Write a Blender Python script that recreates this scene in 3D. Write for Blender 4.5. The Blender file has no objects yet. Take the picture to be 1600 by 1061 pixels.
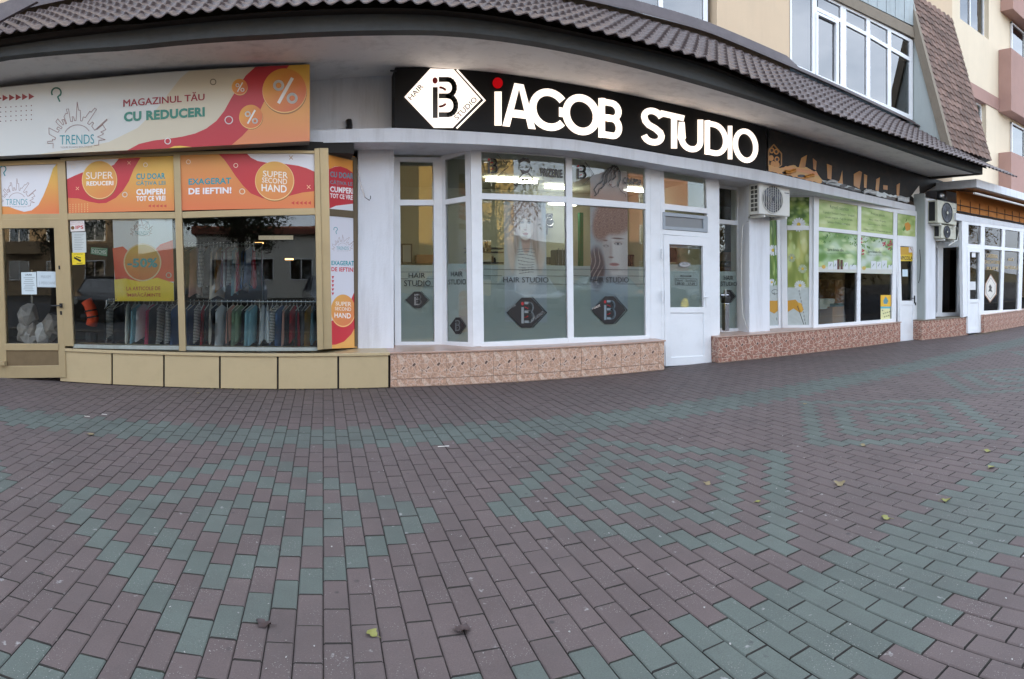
import bpy, bmesh, math, random
import numpy as np
from mathutils import Vector
from mathutils.geometry import tessellate_polygon
R = math.radians
random.seed(7); rng = np.random.default_rng(7)
sc = bpy.context.scene
COL = sc.collection
# ------------------------------------------------------------------ camera (a swept phone panorama: cylindrical)
FP, XC, YC, H = 950.0, 505.0, 430.0, 1.5
cam_d = bpy.data.cameras.new("camera"); cam = bpy.data.objects.new("camera", cam_d); COL.objects.link(cam)
cam_d.type = 'PANO'; cam_d.panorama_type = 'CENTRAL_CYLINDRICAL'
cam_d.central_cylindrical_range_u_min = -800/FP; cam_d.central_cylindrical_range_u_max = 800/FP
cam_d.central_cylindrical_range_v_min = -(1061-YC)/FP; cam_d.central_cylindrical_range_v_max = YC/FP
cam_d.central_cylindrical_radius = 1.0
cam_d.clip_end = 2000; cam_d.clip_start = .05
cam.location = (0, 0, H); cam.rotation_euler = (R(90), 0, -(800-XC)/FP)
sc.camera = cam
# ------------------------------------------------------------------ light
W = bpy.data.worlds.new("World"); sc.world = W; W.use_nodes = True
wn = W.node_tree.nodes; wl = W.node_tree.links
SUN_EL, SUN_AZ = R(17.5), R(18)          # the low sun stands behind the building, right of the street axis
sky = wn.new('ShaderNodeTexSky'); sky.sky_type = 'NISHITA'; sky.sun_disc = False
sky.sun_elevation = SUN_EL; sky.sun_rotation = SUN_AZ; sky.air_density = 1.0; sky.dust_density = 2.0; sky.ozone_density = 1.0
wtc = wn.new('ShaderNodeTexCoord'); wmp = wn.new('ShaderNodeMapping'); wmp.inputs['Scale'].default_value = (1, 1, 2.6); wl.new(wtc.outputs['Generated'], wmp.inputs[0])
wno = wn.new('ShaderNodeTexNoise'); wno.inputs['Scale'].default_value = 2.3; wno.inputs['Detail'].default_value = 9; wno.inputs['Roughness'].default_value = .55; wl.new(wmp.outputs[0], wno.inputs['Vector'])
wcr = wn.new('ShaderNodeMapRange'); wcr.inputs[1].default_value = .36; wcr.inputs[2].default_value = .60; wcr.inputs[3].default_value = .30; wcr.inputs[4].default_value = .95; wl.new(wno.outputs[0], wcr.inputs[0])
wmx = wn.new('ShaderNodeMixRGB'); wl.new(wcr.outputs[0], wmx.inputs[0]); wl.new(sky.outputs[0], wmx.inputs[1]); wmx.inputs[2].default_value = (5.6, 6.2, 7.2, 1)
wl.new(wmx.outputs[0], wn['Background'].inputs[0]); wn['Background'].inputs[1].default_value = 0.12
sd = bpy.data.lights.new("sun", 'SUN'); sd.energy = 2.8; sd.angle = R(.5); sd.color = (1, .86, .66)
so = bpy.data.objects.new("sun", sd); COL.objects.link(so)
sdir = Vector((math.sin(SUN_AZ)*math.cos(SUN_EL), math.cos(SUN_AZ)*math.cos(SUN_EL), math.sin(SUN_EL)))
so.rotation_euler = sdir.to_track_quat('Z', 'Y').to_euler(); so.location = (0, 30, 30)
vs = sc.view_settings; vs.view_transform = 'Standard'; vs.look = 'None'; vs.gamma = 1; vs.use_curve_mapping = False
vs.exposure = 2.25
sc.render.engine = 'CYCLES'; sc.cycles.max_bounces = 7; sc.cycles.transparent_max_bounces = 16
sc.cycles.caustics_reflective = False; sc.cycles.caustics_refractive = False; sc.cycles.use_denoising = True

# ------------------------------------------------------------------ helpers
def s2l(c):
    return tuple(((v/255)/12.92 if v/255 <= .04045 else ((v/255+.055)/1.055)**2.4) for v in c)
class PL:
    """vertical plane Y = a + b*X; q() gives the point of it seen at a pixel"""
    def __init__(s, a, b=0.): s.a, s.b = a, b
    def q(s, px, py, off=0.):
        t = math.tan((px-XC)/FP); Y = (s.a-off)/(1-s.b*t); X = Y*t
        return (X, Y, H+(YC-py)/FP*math.hypot(X, Y))
    def nrm(s):
        n = Vector((s.b, -1, 0)).normalized(); return n
    def y(s, X): return s.a+s.b*X
def PAB(xa, ya, xb, yb):
    m = (yb-ya)/(xb-xa); return PL(ya-m*xa, m)
def pxX(px, Y): return Y*math.tan((px-XC)/FP)
def GP(px, py):
    r = FP*H/(py-YC); t = (px-XC)/FP; return (r*math.sin(t), r*math.cos(t))
OFF = {}
def root_off(o): return OFF.get(o.name, Vector((0, 0, 0)))
def thing(name, label, cat, loc=(0, 0, 0), group=None, kind=None):
    o = bpy.data.objects.new(name, None); COL.objects.link(o); o.location = loc; o.empty_display_size = .1
    o['label'] = label; o['category'] = cat
    if group: o['group'] = group
    if kind: o['kind'] = kind
    OFF[o.name] = Vector(loc); return o
def tag(o, label, cat, group=None, kind=None):
    o['label'] = label; o['category'] = cat
    if group: o['group'] = group
    if kind: o['kind'] = kind
    return o
class MB:
    def __init__(s): s.v = []; s.f = []; s.m = []; s.c = []
    def add(s, vs, fs, mi=0, col=None):
        n = len(s.v); s.v += [tuple(v) for v in vs]
        s.f += [tuple(i+n for i in f) for f in fs]; s.m += [mi]*len(fs)
        if col is None: s.c += [(1, 1, 1)]*len(vs)
        elif isinstance(col, list): s.c += col
        else: s.c += [col]*len(vs)
    def box(s, x0, x1, y0, y1, z0, z1, mi=0):
        s.add([(x0,y0,z0),(x1,y0,z0),(x1,y1,z0),(x0,y1,z0),(x0,y0,z1),(x1,y0,z1),(x1,y1,z1),(x0,y1,z1)],
              [(3,2,1,0),(4,5,6,7),(0,1,5,4),(1,2,6,5),(2,3,7,6),(3,0,4,7)], mi)
    def prism(s, front, d, mi=0):
        """front: list of 4+ points (clockwise seen from the viewer or not), d: vector to the back"""
        d = Vector(d); n = len(front); F = [Vector(p) for p in front]; B = [p+d for p in F]
        fs = [tuple(range(n)), tuple(range(2*n-1, n-1, -1))]+[(i, i+n, (i+1) % n+n, (i+1) % n) for i in range(n)]
        s.add(F+B, fs, mi)
    def q(s, pl, quad, off, dep, mi=0):
        """quad: four pixels TL,TR,BR,BL; front face stands off before the plane, body dep deep"""
        P = [pl.q(x, y, off) for x, y in quad]; s.prism(P, -pl.nrm()*dep, mi)
    def tube(s, pts, r, n=8, mi=0):
        pts = [Vector(p) for p in pts]; rings = []
        for i, p in enumerate(pts):
            d = (pts[min(i+1, len(pts)-1)]-pts[max(i-1, 0)]).normalized()
            a = d.orthogonal().normalized() if abs(d.z) > .9 else d.cross(Vector((0, 0, 1))).normalized(); b = d.cross(a)
            rings.append([p+a*math.cos(t)*r+b*math.sin(t)*r for t in [2*math.pi*k/n for k in range(n)]])
        vs = [v for rg in rings for v in rg]; fs = []
        for i in range(len(pts)-1):
            for k in range(n): fs.append((i*n+k, i*n+(k+1) % n, (i+1)*n+(k+1) % n, (i+1)*n+k))
        fs += [tuple(range(n-1, -1, -1)), tuple((len(pts)-1)*n+k for k in range(n))]
        s.add(vs, fs, mi)
    def build(s, name, mat, parent=None, label=None, smooth=False, bevel=0, kind=None):
        me = bpy.data.meshes.new(name)
        off = root_off(parent) if parent is not None else Vector((0, 0, 0))
        v = np.array(s.v, dtype=float).reshape(-1, 3)-np.array(off)
        me.from_pydata(v.tolist(), [], s.f)
        mats = mat if isinstance(mat, (list, tuple)) else [mat]
        for m in mats: me.materials.append(m)
        if len(mats) > 1: me.polygons.foreach_set('material_index', s.m)
        if any(c != (1, 1, 1) for c in s.c[:4000]) or any(c != (1, 1, 1) for c in s.c[-50:]):
            at = me.color_attributes.new('ink', 'FLOAT_COLOR', 'POINT')
            at.data.foreach_set('color', [x for c in s.c for x in (*c, 1)])
        me.validate(); me.update()
        bm = bmesh.new(); bm.from_mesh(me); bmesh.ops.recalc_face_normals(bm, faces=bm.faces[:]) if len(bm.faces) < 3000 else None
        bm.to_mesh(me); bm.free()
        if smooth: me.polygons.foreach_set('use_smooth', [True]*len(me.polygons))
        o = bpy.data.objects.new(name, me); COL.objects.link(o)
        if parent is not None: o.parent = parent; OFF[o.name] = off
        if label: o['label'] = label
        if kind: o['kind'] = kind
        if bevel:
            b = o.modifiers.new('bevel', 'BEVEL'); b.width = bevel; b.segments = 2; b.limit_method = 'ANGLE'
        return o
def struct(name, mb, mat, parent=None, **k):
    o = mb.build(name, mat, parent, **k); o['kind'] = 'structure'; return o

# ------------------------------------------------------------------ materials
def nt(name):
    m = bpy.data.materials.new(name); m.use_nodes = True
    return m, m.node_tree.nodes, m.node_tree.links, m.node_tree.nodes['Principled BSDF']
def mat(name, c, rough=.6, var=.12, vs=3., dirt=0., ds=1.2, dcol=(60, 55, 48), bump=0., bs=60., metal=0., spec=.5, island=False, objrand=0., streak=False, coat=0.):
    m, n, l, b = nt(name); c = s2l(c)
    tc = n.new('ShaderNodeTexCoord'); geo = n.new('ShaderNodeNewGeometry')
    co = geo.outputs['Position']
    no = n.new('ShaderNodeTexNoise'); no.inputs['Scale'].default_value = vs; no.inputs['Detail'].default_value = 8; no.inputs['Roughness'].default_value = .65
    l.new(co, no.inputs['Vector'])
    mr = n.new('ShaderNodeMapRange'); mr.inputs[1].default_value = .25; mr.inputs[2].default_value = .75; mr.inputs[3].default_value = 1-var; mr.inputs[4].default_value = 1+var
    l.new(no.outputs[0], mr.inputs[0]); fac = mr.outputs[0]
    if island or objrand:
        src = geo.outputs['Random Per Island'] if island else n.new('ShaderNodeObjectInfo').outputs['Random']
        m2 = n.new('ShaderNodeMapRange'); k = objrand or .15; m2.inputs[3].default_value = 1-k; m2.inputs[4].default_value = 1+k
        l.new(src, m2.inputs[0]); mm = n.new('ShaderNodeMath'); mm.operation = 'MULTIPLY'; l.new(fac, mm.inputs[0]); l.new(m2.outputs[0], mm.inputs[1]); fac = mm.outputs[0]
    vm = n.new('ShaderNodeVectorMath'); vm.operation = 'SCALE'; vm.inputs[0].default_value = c; l.new(fac, vm.inputs['Scale'])
    out = vm.outputs[0]
    if dirt:
        dn = n.new('ShaderNodeTexNoise'); dn.inputs['Scale'].default_value = ds; dn.inputs['Detail'].default_value = 10; dn.inputs['Roughness'].default_value = .7
        if streak:
            mp = n.new('ShaderNodeMapping'); mp.inputs['Scale'].default_value = (3, 3, .35); l.new(co, mp.inputs[0]); l.new(mp.outputs[0], dn.inputs['Vector'])
        else: l.new(co, dn.inputs['Vector'])
        dr = n.new('ShaderNodeMapRange'); dr.inputs[1].default_value = .48; dr.inputs[2].default_value = .75; dr.inputs[4].default_value = dirt; l.new(dn.outputs[0], dr.inputs[0])
        mx = n.new('ShaderNodeMixRGB'); l.new(dr.outputs[0], mx.inputs[0]); l.new(out, mx.inputs[1]); mx.inputs[2].default_value = (*s2l(dcol), 1); out = mx.outputs[0]
    l.new(out, b.inputs['Base Color']); b.inputs['Roughness'].default_value = rough; b.inputs['Metallic'].default_value = metal
    b.inputs['Specular IOR Level'].default_value = spec; b.inputs['Coat Weight'].default_value = coat
    if bump:
        bn = n.new('ShaderNodeTexNoise'); bn.inputs['Scale'].default_value = bs; bn.inputs['Detail'].default_value = 6; l.new(co, bn.inputs['Vector'])
        bp = n.new('ShaderNodeBump'); bp.inputs['Strength'].default_value = bump; bp.inputs['Distance'].default_value = .01; l.new(bn.outputs[0], bp.inputs['Height']); l.new(bp.outputs[0], b.inputs['Normal'])
    return m
def emis(name, c, st):
    m, n, l, b = nt(name); b.inputs['Base Color'].default_value = (*s2l(c), 1); b.inputs['Emission Color'].default_value = (*s2l(c), 1); b.inputs['Emission Strength'].default_value = st; b.inputs['Roughness'].default_value = .85; b.inputs['Specular IOR Level'].default_value = .1
    return m
def inkmat(name, rough=.35, alpha=1., emit=0.):
    m, n, l, b = nt(name); a = n.new('ShaderNodeAttribute'); a.attribute_name = 'ink'
    l.new(a.outputs[0], b.inputs['Base Color']); b.inputs['Roughness'].default_value = rough
    b.inputs['Alpha'].default_value = alpha
    if emit: l.new(a.outputs[0], b.inputs['Emission Color']); b.inputs['Emission Strength'].default_value = emit
    return m
def glass(name, tint=(.93, .96, .95), k=1.5, base=0.):
    m, n, l, b = nt(name); n.remove(b); o = n['Material Output']
    tr = n.new('ShaderNodeBsdfTransparent'); tr.inputs[0].default_value = (*tint, 1)
    gl = n.new('ShaderNodeBsdfGlossy'); gl.inputs['Roughness'].default_value = 0.0; gl.inputs[0].default_value = (1, 1, 1, 1)
    fr = n.new('ShaderNodeFresnel'); fr.inputs[0].default_value = k
    no = n.new('ShaderNodeTexNoise'); no.inputs['Scale'].default_value = .9; no.inputs['Detail'].default_value = 1
    geo = n.new('ShaderNodeNewGeometry'); l.new(geo.outputs['Position'], no.inputs['Vector'])
    bp = n.new('ShaderNodeBump'); bp.inputs['Strength'].default_value = .1; bp.inputs['Distance'].default_value = .01; l.new(no.outputs[0], bp.inputs['Height']); l.new(bp.outputs[0], gl.inputs['Normal'])
    ad = n.new('ShaderNodeMath'); ad.operation = 'ADD'; ad.inputs[1].default_value = base; ad.use_clamp = True; l.new(fr.outputs[0], ad.inputs[0])
    mx = n.new('ShaderNodeMixShader'); l.new(ad.outputs[0], mx.inputs[0]); l.new(tr.outputs[0], mx.inputs[1]); l.new(gl.outputs[0], mx.inputs[2]); l.new(mx.outputs[0], o.inputs[0])
    return m
M = {}
M['glass'] = glass('window glass', k=1.5, base=.0)
M['glass_dark'] = glass('tinted upper window glass', (.4, .45, .47), k=1.7, base=.1)
M['pvc'] = mat('white pvc frame', (224, 227, 230), .38, .03, 2, .12, 3, (120, 112, 100))
M['pvc_grey'] = mat('grey vent frame', (150, 158, 165), .4, .04)
M['gold'] = mat('gold anodised aluminium', (176, 158, 122), .36, .05, 2.5, .15, 2, (105, 92, 70), metal=.35)
M['goldpanel'] = mat('beige aluminium composite panel', (182, 164, 128), .42, .04, 1.3, .12, 5, (120, 108, 84), metal=.1)
M['bronze'] = mat('bronze kick panel', (125, 108, 82), .35, .1, 9, metal=.4)
M['dark'] = mat('dark joint rubber', (18, 18, 20), .7, .1)
M['black'] = mat('black plastic', (22, 22, 24), .35, .1)
M['steel'] = mat('stainless steel', (170, 172, 175), .22, .05, metal=.95)
M['chrome'] = mat('ventilation steel', (190, 192, 196), .28, .2, 14, metal=1., bump=.8, bs=18)
M['whitewall'] = mat('white painted plaster', (216, 219, 224), .8, .04, 1.2, .34, 1.5, (130, 128, 126), bump=.25, bs=45, streak=True)
M['soffit'] = mat('stained white soffit plaster', (236, 234, 232), .85, .06, .8, .5, 3.2, (150, 148, 146), bump=.35, bs=30)
M['beam'] = mat('grey painted eave beam', (72, 75, 76), .8, .15, 2, .4, 3, (50, 50, 46), bump=.3, bs=40)
M['rawwood'] = mat('dark weathered wood lath', (40, 30, 22), .8, .35, 6, .4, 8, (25, 20, 16), bump=.4, bs=30)
M['cream'] = mat('cream render facade', (200, 178, 150), .88, .05, .9, .18, .7, (140, 128, 112), bump=.25, bs=60, streak=True)
M['creamlight'] = mat('pale cream render', (214, 200, 176), .88, .05, .9, .14, .7, (160, 150, 132), bump=.2, bs=60, streak=True)
M['pink'] = mat('dusty pink render', (160, 128, 118), .88, .06, 1.2, .2, .8, (110, 84, 76), bump=.2, bs=60)
M['blueg'] = mat('pale blue grey plaster', (165, 172, 170), .85, .06, 1.2, .25, 1.5, (120, 120, 112), bump=.25, bs=50, streak=True)
M['concrete'] = mat('weathered concrete', (128, 118, 104), .9, .18, 3, .5, 3, (70, 62, 52), bump=.5, bs=30)
M['roofmetal'] = mat('brown coated metal roof sheet', (84, 74, 74), .4, .12, 2.2, .3, 9, (118, 110, 108), spec=.6, bump=.1, bs=30)
M['flash'] = mat('dark metal flashing', (74, 64, 66), .4, .18, 3, .3, 5, (120, 112, 108))
M['claytile'] = mat('aged clay roof tile', (112, 90, 80), .85, .25, 6, .6, 3.2, (74, 66, 60), bump=.5, bs=50, objrand=.28)
M['signblack'] = mat('matt black sign panel', (9, 8, 9), .6, .1, 2, spec=.3)
M['litwhite'] = emis('lit opal acrylic letter', (255, 240, 226), .3)
M['litred'] = emis('lit red acrylic', (170, 10, 18), .16)
M['ink'] = inkmat('printed vinyl'); M['inkglass'] = inkmat('perforated window print', .4, .86)
M['inkthin'] = inkmat('translucent portrait film', .4, .95)
M['lettering'] = mat('black vinyl lettering', (20, 20, 22), .4, .05)
M['lettwhite'] = mat('white vinyl lettering', (225, 222, 215), .4, .03)
M['lettgold'] = mat('gold vinyl lettering', (190, 160, 90), .35, .05, metal=.3)
M['frost'] = None
m, n, l, b = nt('frosted window film'); b.inputs['Base Color'].default_value = (*s2l((188, 200, 196)), 1); b.inputs['Roughness'].default_value = .6; b.inputs['Alpha'].default_value = .8; b.inputs['Transmission Weight'].default_value = 0
M['frost'] = m
M['asphalt'] = mat('asphalt', (62, 62, 64), .9, .15, 4, .2, 1, (40, 40, 40), bump=.3, bs=80)
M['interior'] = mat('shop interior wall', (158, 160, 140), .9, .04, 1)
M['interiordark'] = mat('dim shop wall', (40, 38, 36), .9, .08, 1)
M['floor'] = mat('shop floor', (84, 76, 70), .5, .1, 3)
M['wood'] = mat('brown wood', (150, 96, 58), .6, .2, 6)
M['cardboard'] = mat('cardboard', (186, 142, 98), .8, .08, 5)
M['whiteplastic'] = mat('white plastic casing', (206, 206, 200), .42, .04, 2, .18, 4, (140, 134, 122))
M['oldplastic'] = mat('aged beige casing', (190, 190, 174), .5, .06, 3, .35, 5, (110, 104, 88))
M['fan'] = mat('dark fan blades', (38, 42, 52), .4, .1)
M['awning'] = mat('orange awning cloth', (178, 112, 42), .8, .12, 4, .35, 4, (100, 62, 30), bump=.2, bs=20)
M['ledtube'] = emis('lit fluorescent tube', (255, 250, 240), 5.)
M['warmlamp'] = emis('warm shop lamp', (255, 190, 120), 1.2)
# ceramic wall tiles with a crazy-paving stone print
def stone_tile(name, light, warm, brown, x0=0., w=.335, zt=.455, h=.342):
    m, n, l, b = nt(name); geo = n.new('ShaderNodeNewGeometry'); sx = n.new('ShaderNodeSeparateXYZ'); l.new(geo.outputs['Position'], sx.inputs[0])
    def mth(op, a, b_=None):
        x = n.new('ShaderNodeMath'); x.operation = op
        for i_, q_ in enumerate((a, b_)):
            if q_ is None: continue
            if isinstance(q_, (int, float)): x.inputs[i_].default_value = q_
            else: l.new(q_, x.inputs[i_])
        return x.outputs[0]
    sn = n.new('ShaderNodeSeparateXYZ'); l.new(geo.outputs['Normal'], sn.inputs[0])
    uu = mth('MULTIPLY', mth('FRACT', mth('DIVIDE', mth('SUBTRACT', mth('ADD', sx.outputs[0], mth('MULTIPLY', sx.outputs[1], mth('GREATER_THAN', mth('ABSOLUTE', sn.outputs[0]), .5))), x0), w)), w)
    ww = mth('MULTIPLY', mth('FRACT', mth('DIVIDE', mth('SUBTRACT', zt, sx.outputs[2]), h)), h)
    mp = n.new('ShaderNodeCombineXYZ'); l.new(uu, mp.inputs[0]); l.new(ww, mp.inputs[2]); l.new(mth('MULTIPLY', mth('SUBTRACT', 1, n.new('ShaderNodeNewGeometry').outputs['Normal'] if 0 else 1), 0), mp.inputs[1])
    v = n.new('ShaderNodeTexVoronoi'); v.feature = 'DISTANCE_TO_EDGE'; v.inputs['Scale'].default_value = 12.5; l.new(mp.outputs[0], v.inputs['Vector'])
    v2 = n.new('ShaderNodeTexVoronoi'); v2.inputs['Scale'].default_value = 12.5; l.new(mp.outputs[0], v2.inputs['Vector'])
    sh = n.new('ShaderNodeSeparateColor'); l.new(v2.outputs['Color'], sh.inputs[0])
    cr = n.new('ShaderNodeValToRGB'); e = cr.color_ramp; e.elements[0].position = 0; e.elements[0].color = (*s2l(warm), 1); e.elements[1].position = .55; e.elements[1].color = (*s2l(light), 1)
    x = e.elements.new(.74); x.color = (*s2l(warm), 1); x = e.elements.new(.79); x.color = (*s2l(brown), 1); e.interpolation = 'CONSTANT'
    l.new(sh.outputs[0], cr.inputs[0])
    no = n.new('ShaderNodeTexNoise'); no.inputs['Scale'].default_value = 42; no.inputs['Detail'].default_value = 4; l.new(geo.outputs['Position'], no.inputs['Vector'])
    m1 = n.new('ShaderNodeMixRGB'); m1.blend_type = 'MULTIPLY'; m1.inputs[0].default_value = 1; l.new(cr.outputs[0], m1.inputs[1])
    r1 = n.new('ShaderNodeMapRange'); r1.inputs[1].default_value = .3; r1.inputs[2].default_value = .7; r1.inputs[3].default_value = .55; r1.inputs[4].default_value = 1.3; l.new(no.outputs[0], r1.inputs[0]); l.new(r1.outputs[0], m1.inputs[2])
    edge = n.new('ShaderNodeMapRange'); edge.inputs[1].default_value = .03; edge.inputs[2].default_value = .055; l.new(v.outputs[0], edge.inputs[0])
    m2 = n.new('ShaderNodeMixRGB'); l.new(edge.outputs[0], m2.inputs[0]); m2.inputs[1].default_value = (*s2l((192, 168, 152)), 1); l.new(m1.outputs[0], m2.inputs[2])
    l.new(m2.outputs[0], b.inputs['Base Color']); b.inputs['Roughness'].default_value = .35
    return m


M['tilecap'] = mat('glazed ledge tile', (176, 146, 130), .3, .1, 6, .4, 5, (110, 96, 88))
M['grout'] = mat('grout', (150, 128, 116), .9, .1)
# paving stone materials
def paver(name, c, single):
    m, n, l, b = nt(name); geo = n.new('ShaderNodeNewGeometry'); co = geo.outputs['Position']
    def noise(s, d=6, r=.6):
        x = n.new('ShaderNodeTexNoise'); x.inputs['Scale'].default_value = s; x.inputs['Detail'].default_value = d; x.inputs['Roughness'].default_value = r; l.new(co, x.inputs['Vector']); return x.outputs[0]
    def rng_(src, a, b_, c_, d): 
        x = n.new('ShaderNodeMapRange'); x.inputs[1].default_value = a; x.inputs[2].default_value = b_; x.inputs[3].default_value = c_; x.inputs[4].default_value = d; l.new(src, x.inputs[0]); return x.outputs[0]
    def mul(a, b_):
        x = n.new('ShaderNodeMath'); x.operation = 'MULTIPLY'; l.new(a, x.inputs[0]); l.new(b_, x.inputs[1]); return x.outputs[0]
    rnd = n.new('ShaderNodeObjectInfo').outputs['Random'] if single else geo.outputs['Random Per Island']
    f = mul(rng_(rnd, 0, 1, .94, 1.06), mul(rng_(noise(2.2), .3, .7, .86, 1.14), rng_(noise(160, 3, .8), .3, .7, .78, 1.22)))
    vm = n.new('ShaderNodeVectorMath'); vm.operation = 'SCALE'; vm.inputs[0].default_value = c; l.new(f, vm.inputs['Scale']); out = vm.outputs[0]
    def over(fac, col):
        nonlocal out
        mx = n.new('ShaderNodeMixRGB'); l.new(fac, mx.inputs[0]); l.new(out, mx.inputs[1]); mx.inputs[2].default_value = (*col, 1); out = mx.outputs[0]
    over(rng_(noise(.7, 8, .7), .45, .75, 0, .5), (.058, .052, .050)); over(rng_(noise(14, 6, .75), .58, .74, 0, .45), (.045, .042, .041))               # large grubby patches
    v = n.new('ShaderNodeTexVoronoi'); v.inputs['Scale'].default_value = 5.2; l.new(co, v.inputs['Vector']); over(mul(rng_(v.outputs[0], .05, .095, .85, 0), rng_(noise(1.1), .46, .56, 0, 1)), (.022, .022, .024))   # gum spots
    v = n.new('ShaderNodeTexVoronoi'); v.inputs['Scale'].default_value = 85; l.new(co, v.inputs['Vector']); over(mul(rng_(v.outputs[0], .12, .22, .9, 0), rng_(noise(4, 4), .46, .62, 0, 1)), (.27, .26, .25))       # pale grit
    v = n.new('ShaderNodeTexVoronoi'); v.inputs['Scale'].default_value = 7.5; nn = n.new('ShaderNodeVectorMath'); nn.operation = 'ADD'; l.new(co, nn.inputs[0]); dn = n.new('ShaderNodeTexNoise'); dn.inputs['Scale'].default_value = 40; l.new(co, dn.inputs['Vector'])
    sc_ = n.new('ShaderNodeVectorMath'); sc_.operation = 'SCALE'; sc_.inputs['Scale'].default_value = .06; l.new(dn.outputs['Color'], sc_.inputs[0]); l.new(sc_.outputs[0], nn.inputs[1]); l.new(nn.outputs[0], v.inputs['Vector'])
    over(mul(rng_(v.outputs[0], .06, .11, .75, 0), rng_(noise(30, 3), .42, .58, 0, 1)), (.28, .275, .27))                                       # lime splashes
    l.new(out, b.inputs['Base Color']); b.inputs['Roughness'].default_value = .72
    bp = n.new('ShaderNodeBump'); bp.inputs['Strength'].default_value = .35; bp.inputs['Distance'].default_value = .004; l.new(noise(140, 5, .7), bp.inputs['Height']); l.new(bp.outputs[0], b.inputs['Normal'])
    return m
CR, CG = (.088, .066, .064), (.075, .091, .081)
M['pr'], M['pg'], M['prs'], M['pgs'] = paver('red paving stone', CR, False), paver('green paving stone', CG, False), paver('red single paving stone', CR, True), paver('green single paving stone', CG, True)
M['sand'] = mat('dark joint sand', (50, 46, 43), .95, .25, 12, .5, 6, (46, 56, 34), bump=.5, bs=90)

# ------------------------------------------------------------------ flat print and lettering
_tc = {}
def text_mesh(s, bold=0., mono=False):
    k = (s, bold)
    if k in _tc: return _tc[k]
    cu = bpy.data.curves.new('t', 'FONT'); cu.body = s; cu.offset = bold; cu.resolution_u = 3; cu.space_character = 1+bold*1.5
    o = bpy.data.objects.new('t', cu); COL.objects.link(o)
    dg = bpy.context.evaluated_depsgraph_get(); me = bpy.data.meshes.new_from_object(o.evaluated_get(dg))
    v = np.array([x.co[:2] for x in me.vertices]); f = [tuple(p.vertices) for p in me.polygons]
    bpy.data.objects.remove(o); bpy.data.curves.remove(cu); bpy.data.meshes.remove(me)
    mn, mx = v.min(0), v.max(0); v = (v-mn)/(mx-mn); _tc[k] = (v, f); return v, f
class Art:
    """flat print: everything is placed by the pixel it is seen at on plane pl; layer k lies k*0.4 mm further out"""
    def __init__(s, pl, off, T=lambda x, y: (x, y)): s.pl, s.off, s.T, s.mb, s.k = pl, off, T, MB(), 0
    def pt(s, x, y, up=0): x, y = s.T(x, y); return s.pl.q(x, y, s.off+s.k*.00007+up)
    def poly(s, pts, c, grad=None):
        s.k += 1; P = [s.pt(*p) for p in pts]; tri = tessellate_polygon([[Vector((p[0], p[2], 0)) for p in P]])
        cols = [s2l(c)]*len(P) if grad is None else [s2l(grad(*p)) for p in pts]
        s.mb.add(P, [tuple(t) for t in tri], 0, cols)
    def rect(s, x0, y0, x1, y1, c, **k): s.poly([(x0, y0), (x1, y0), (x1, y1), (x0, y1)], c, **k)
    def circle(s, x, y, r, c, ry=None, grad=None, n=40): ry = ry or r; s.poly([(x+r*math.cos(t), y+ry*math.sin(t)) for t in np.linspace(0, 2*math.pi, n, endpoint=False)], c, grad)
    def line(s, pts, w, c, closed=False):
        s.k += 1; pts = list(pts)
        if closed: pts = pts+[pts[0]]
        for a, b in zip(pts[:-1], pts[1:]):
            dx, dy = b[0]-a[0], b[1]-a[1]; L = math.hypot(dx, dy) or 1; nx, ny = -dy/L*w/2, dx/L*w/2; ex, ey = dx/L*w*.2, dy/L*w*.2
            P = [s.pt(*p) for p in ((a[0]+nx-ex, a[1]+ny-ey), (b[0]+nx+ex, b[1]+ny+ey), (b[0]-nx+ex, b[1]-ny+ey), (a[0]-nx-ex, a[1]-ny-ey))]
            s.mb.add(P, [(0, 1, 2, 3)], 0, s2l(c))
    def ring(s, x, y, r, w, c, ry=None, a0=0, a1=360, n=28):
        ry = ry or r; s.line([(x+r*math.cos(t), y+ry*math.sin(t)) for t in np.linspace(R(a0), R(a1), n)], w, c)
    def text(s, t, x0, x1, yt0, yb0, c, yt1=None, yb1=None, bold=.0):
        yt1 = yt0 if yt1 is None else yt1; yb1 = yb0 if yb1 is None else yb1; s.k += 1
        v, f = text_mesh(t, bold)
        P = [s.pt(x0+(x1-x0)*u, (yb0+(yb1-yb0)*u)*(1-w)+(yt0+(yt1-yt0)*u)*w) for u, w in v]
        s.mb.add(P, f, 0, s2l(c))
    def grid(s, quad, fn, nx, ny):
        s.k += 1; P = []; U = []
        for j in range(ny+1):
            for i in range(nx+1):
                u, w = i/nx, j/ny; (ax, ay), (bx, by), (cx, cy), (dx, dy) = quad
                P.append(s.pt((ax+(bx-ax)*u)*(1-w)+(dx+(cx-dx)*u)*w, (ay+(by-ay)*u)*(1-w)+(dy+(cy-dy)*u)*w)); U.append((u, w))
        U = np.array(U); C = np.clip(fn(U[:, 0], U[:, 1]), 0, 255); C = [s2l(c) for c in C]
        s.mb.add(P, [(j*(nx+1)+i, j*(nx+1)+i+1, (j+1)*(nx+1)+i+1, (j+1)*(nx+1)+i) for j in range(ny) for i in range(nx)], 0, C)
    def build(s, name, parent=None, mat=None, label=None): return s.mb.build(name, mat or M['ink'], parent, label)

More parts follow.
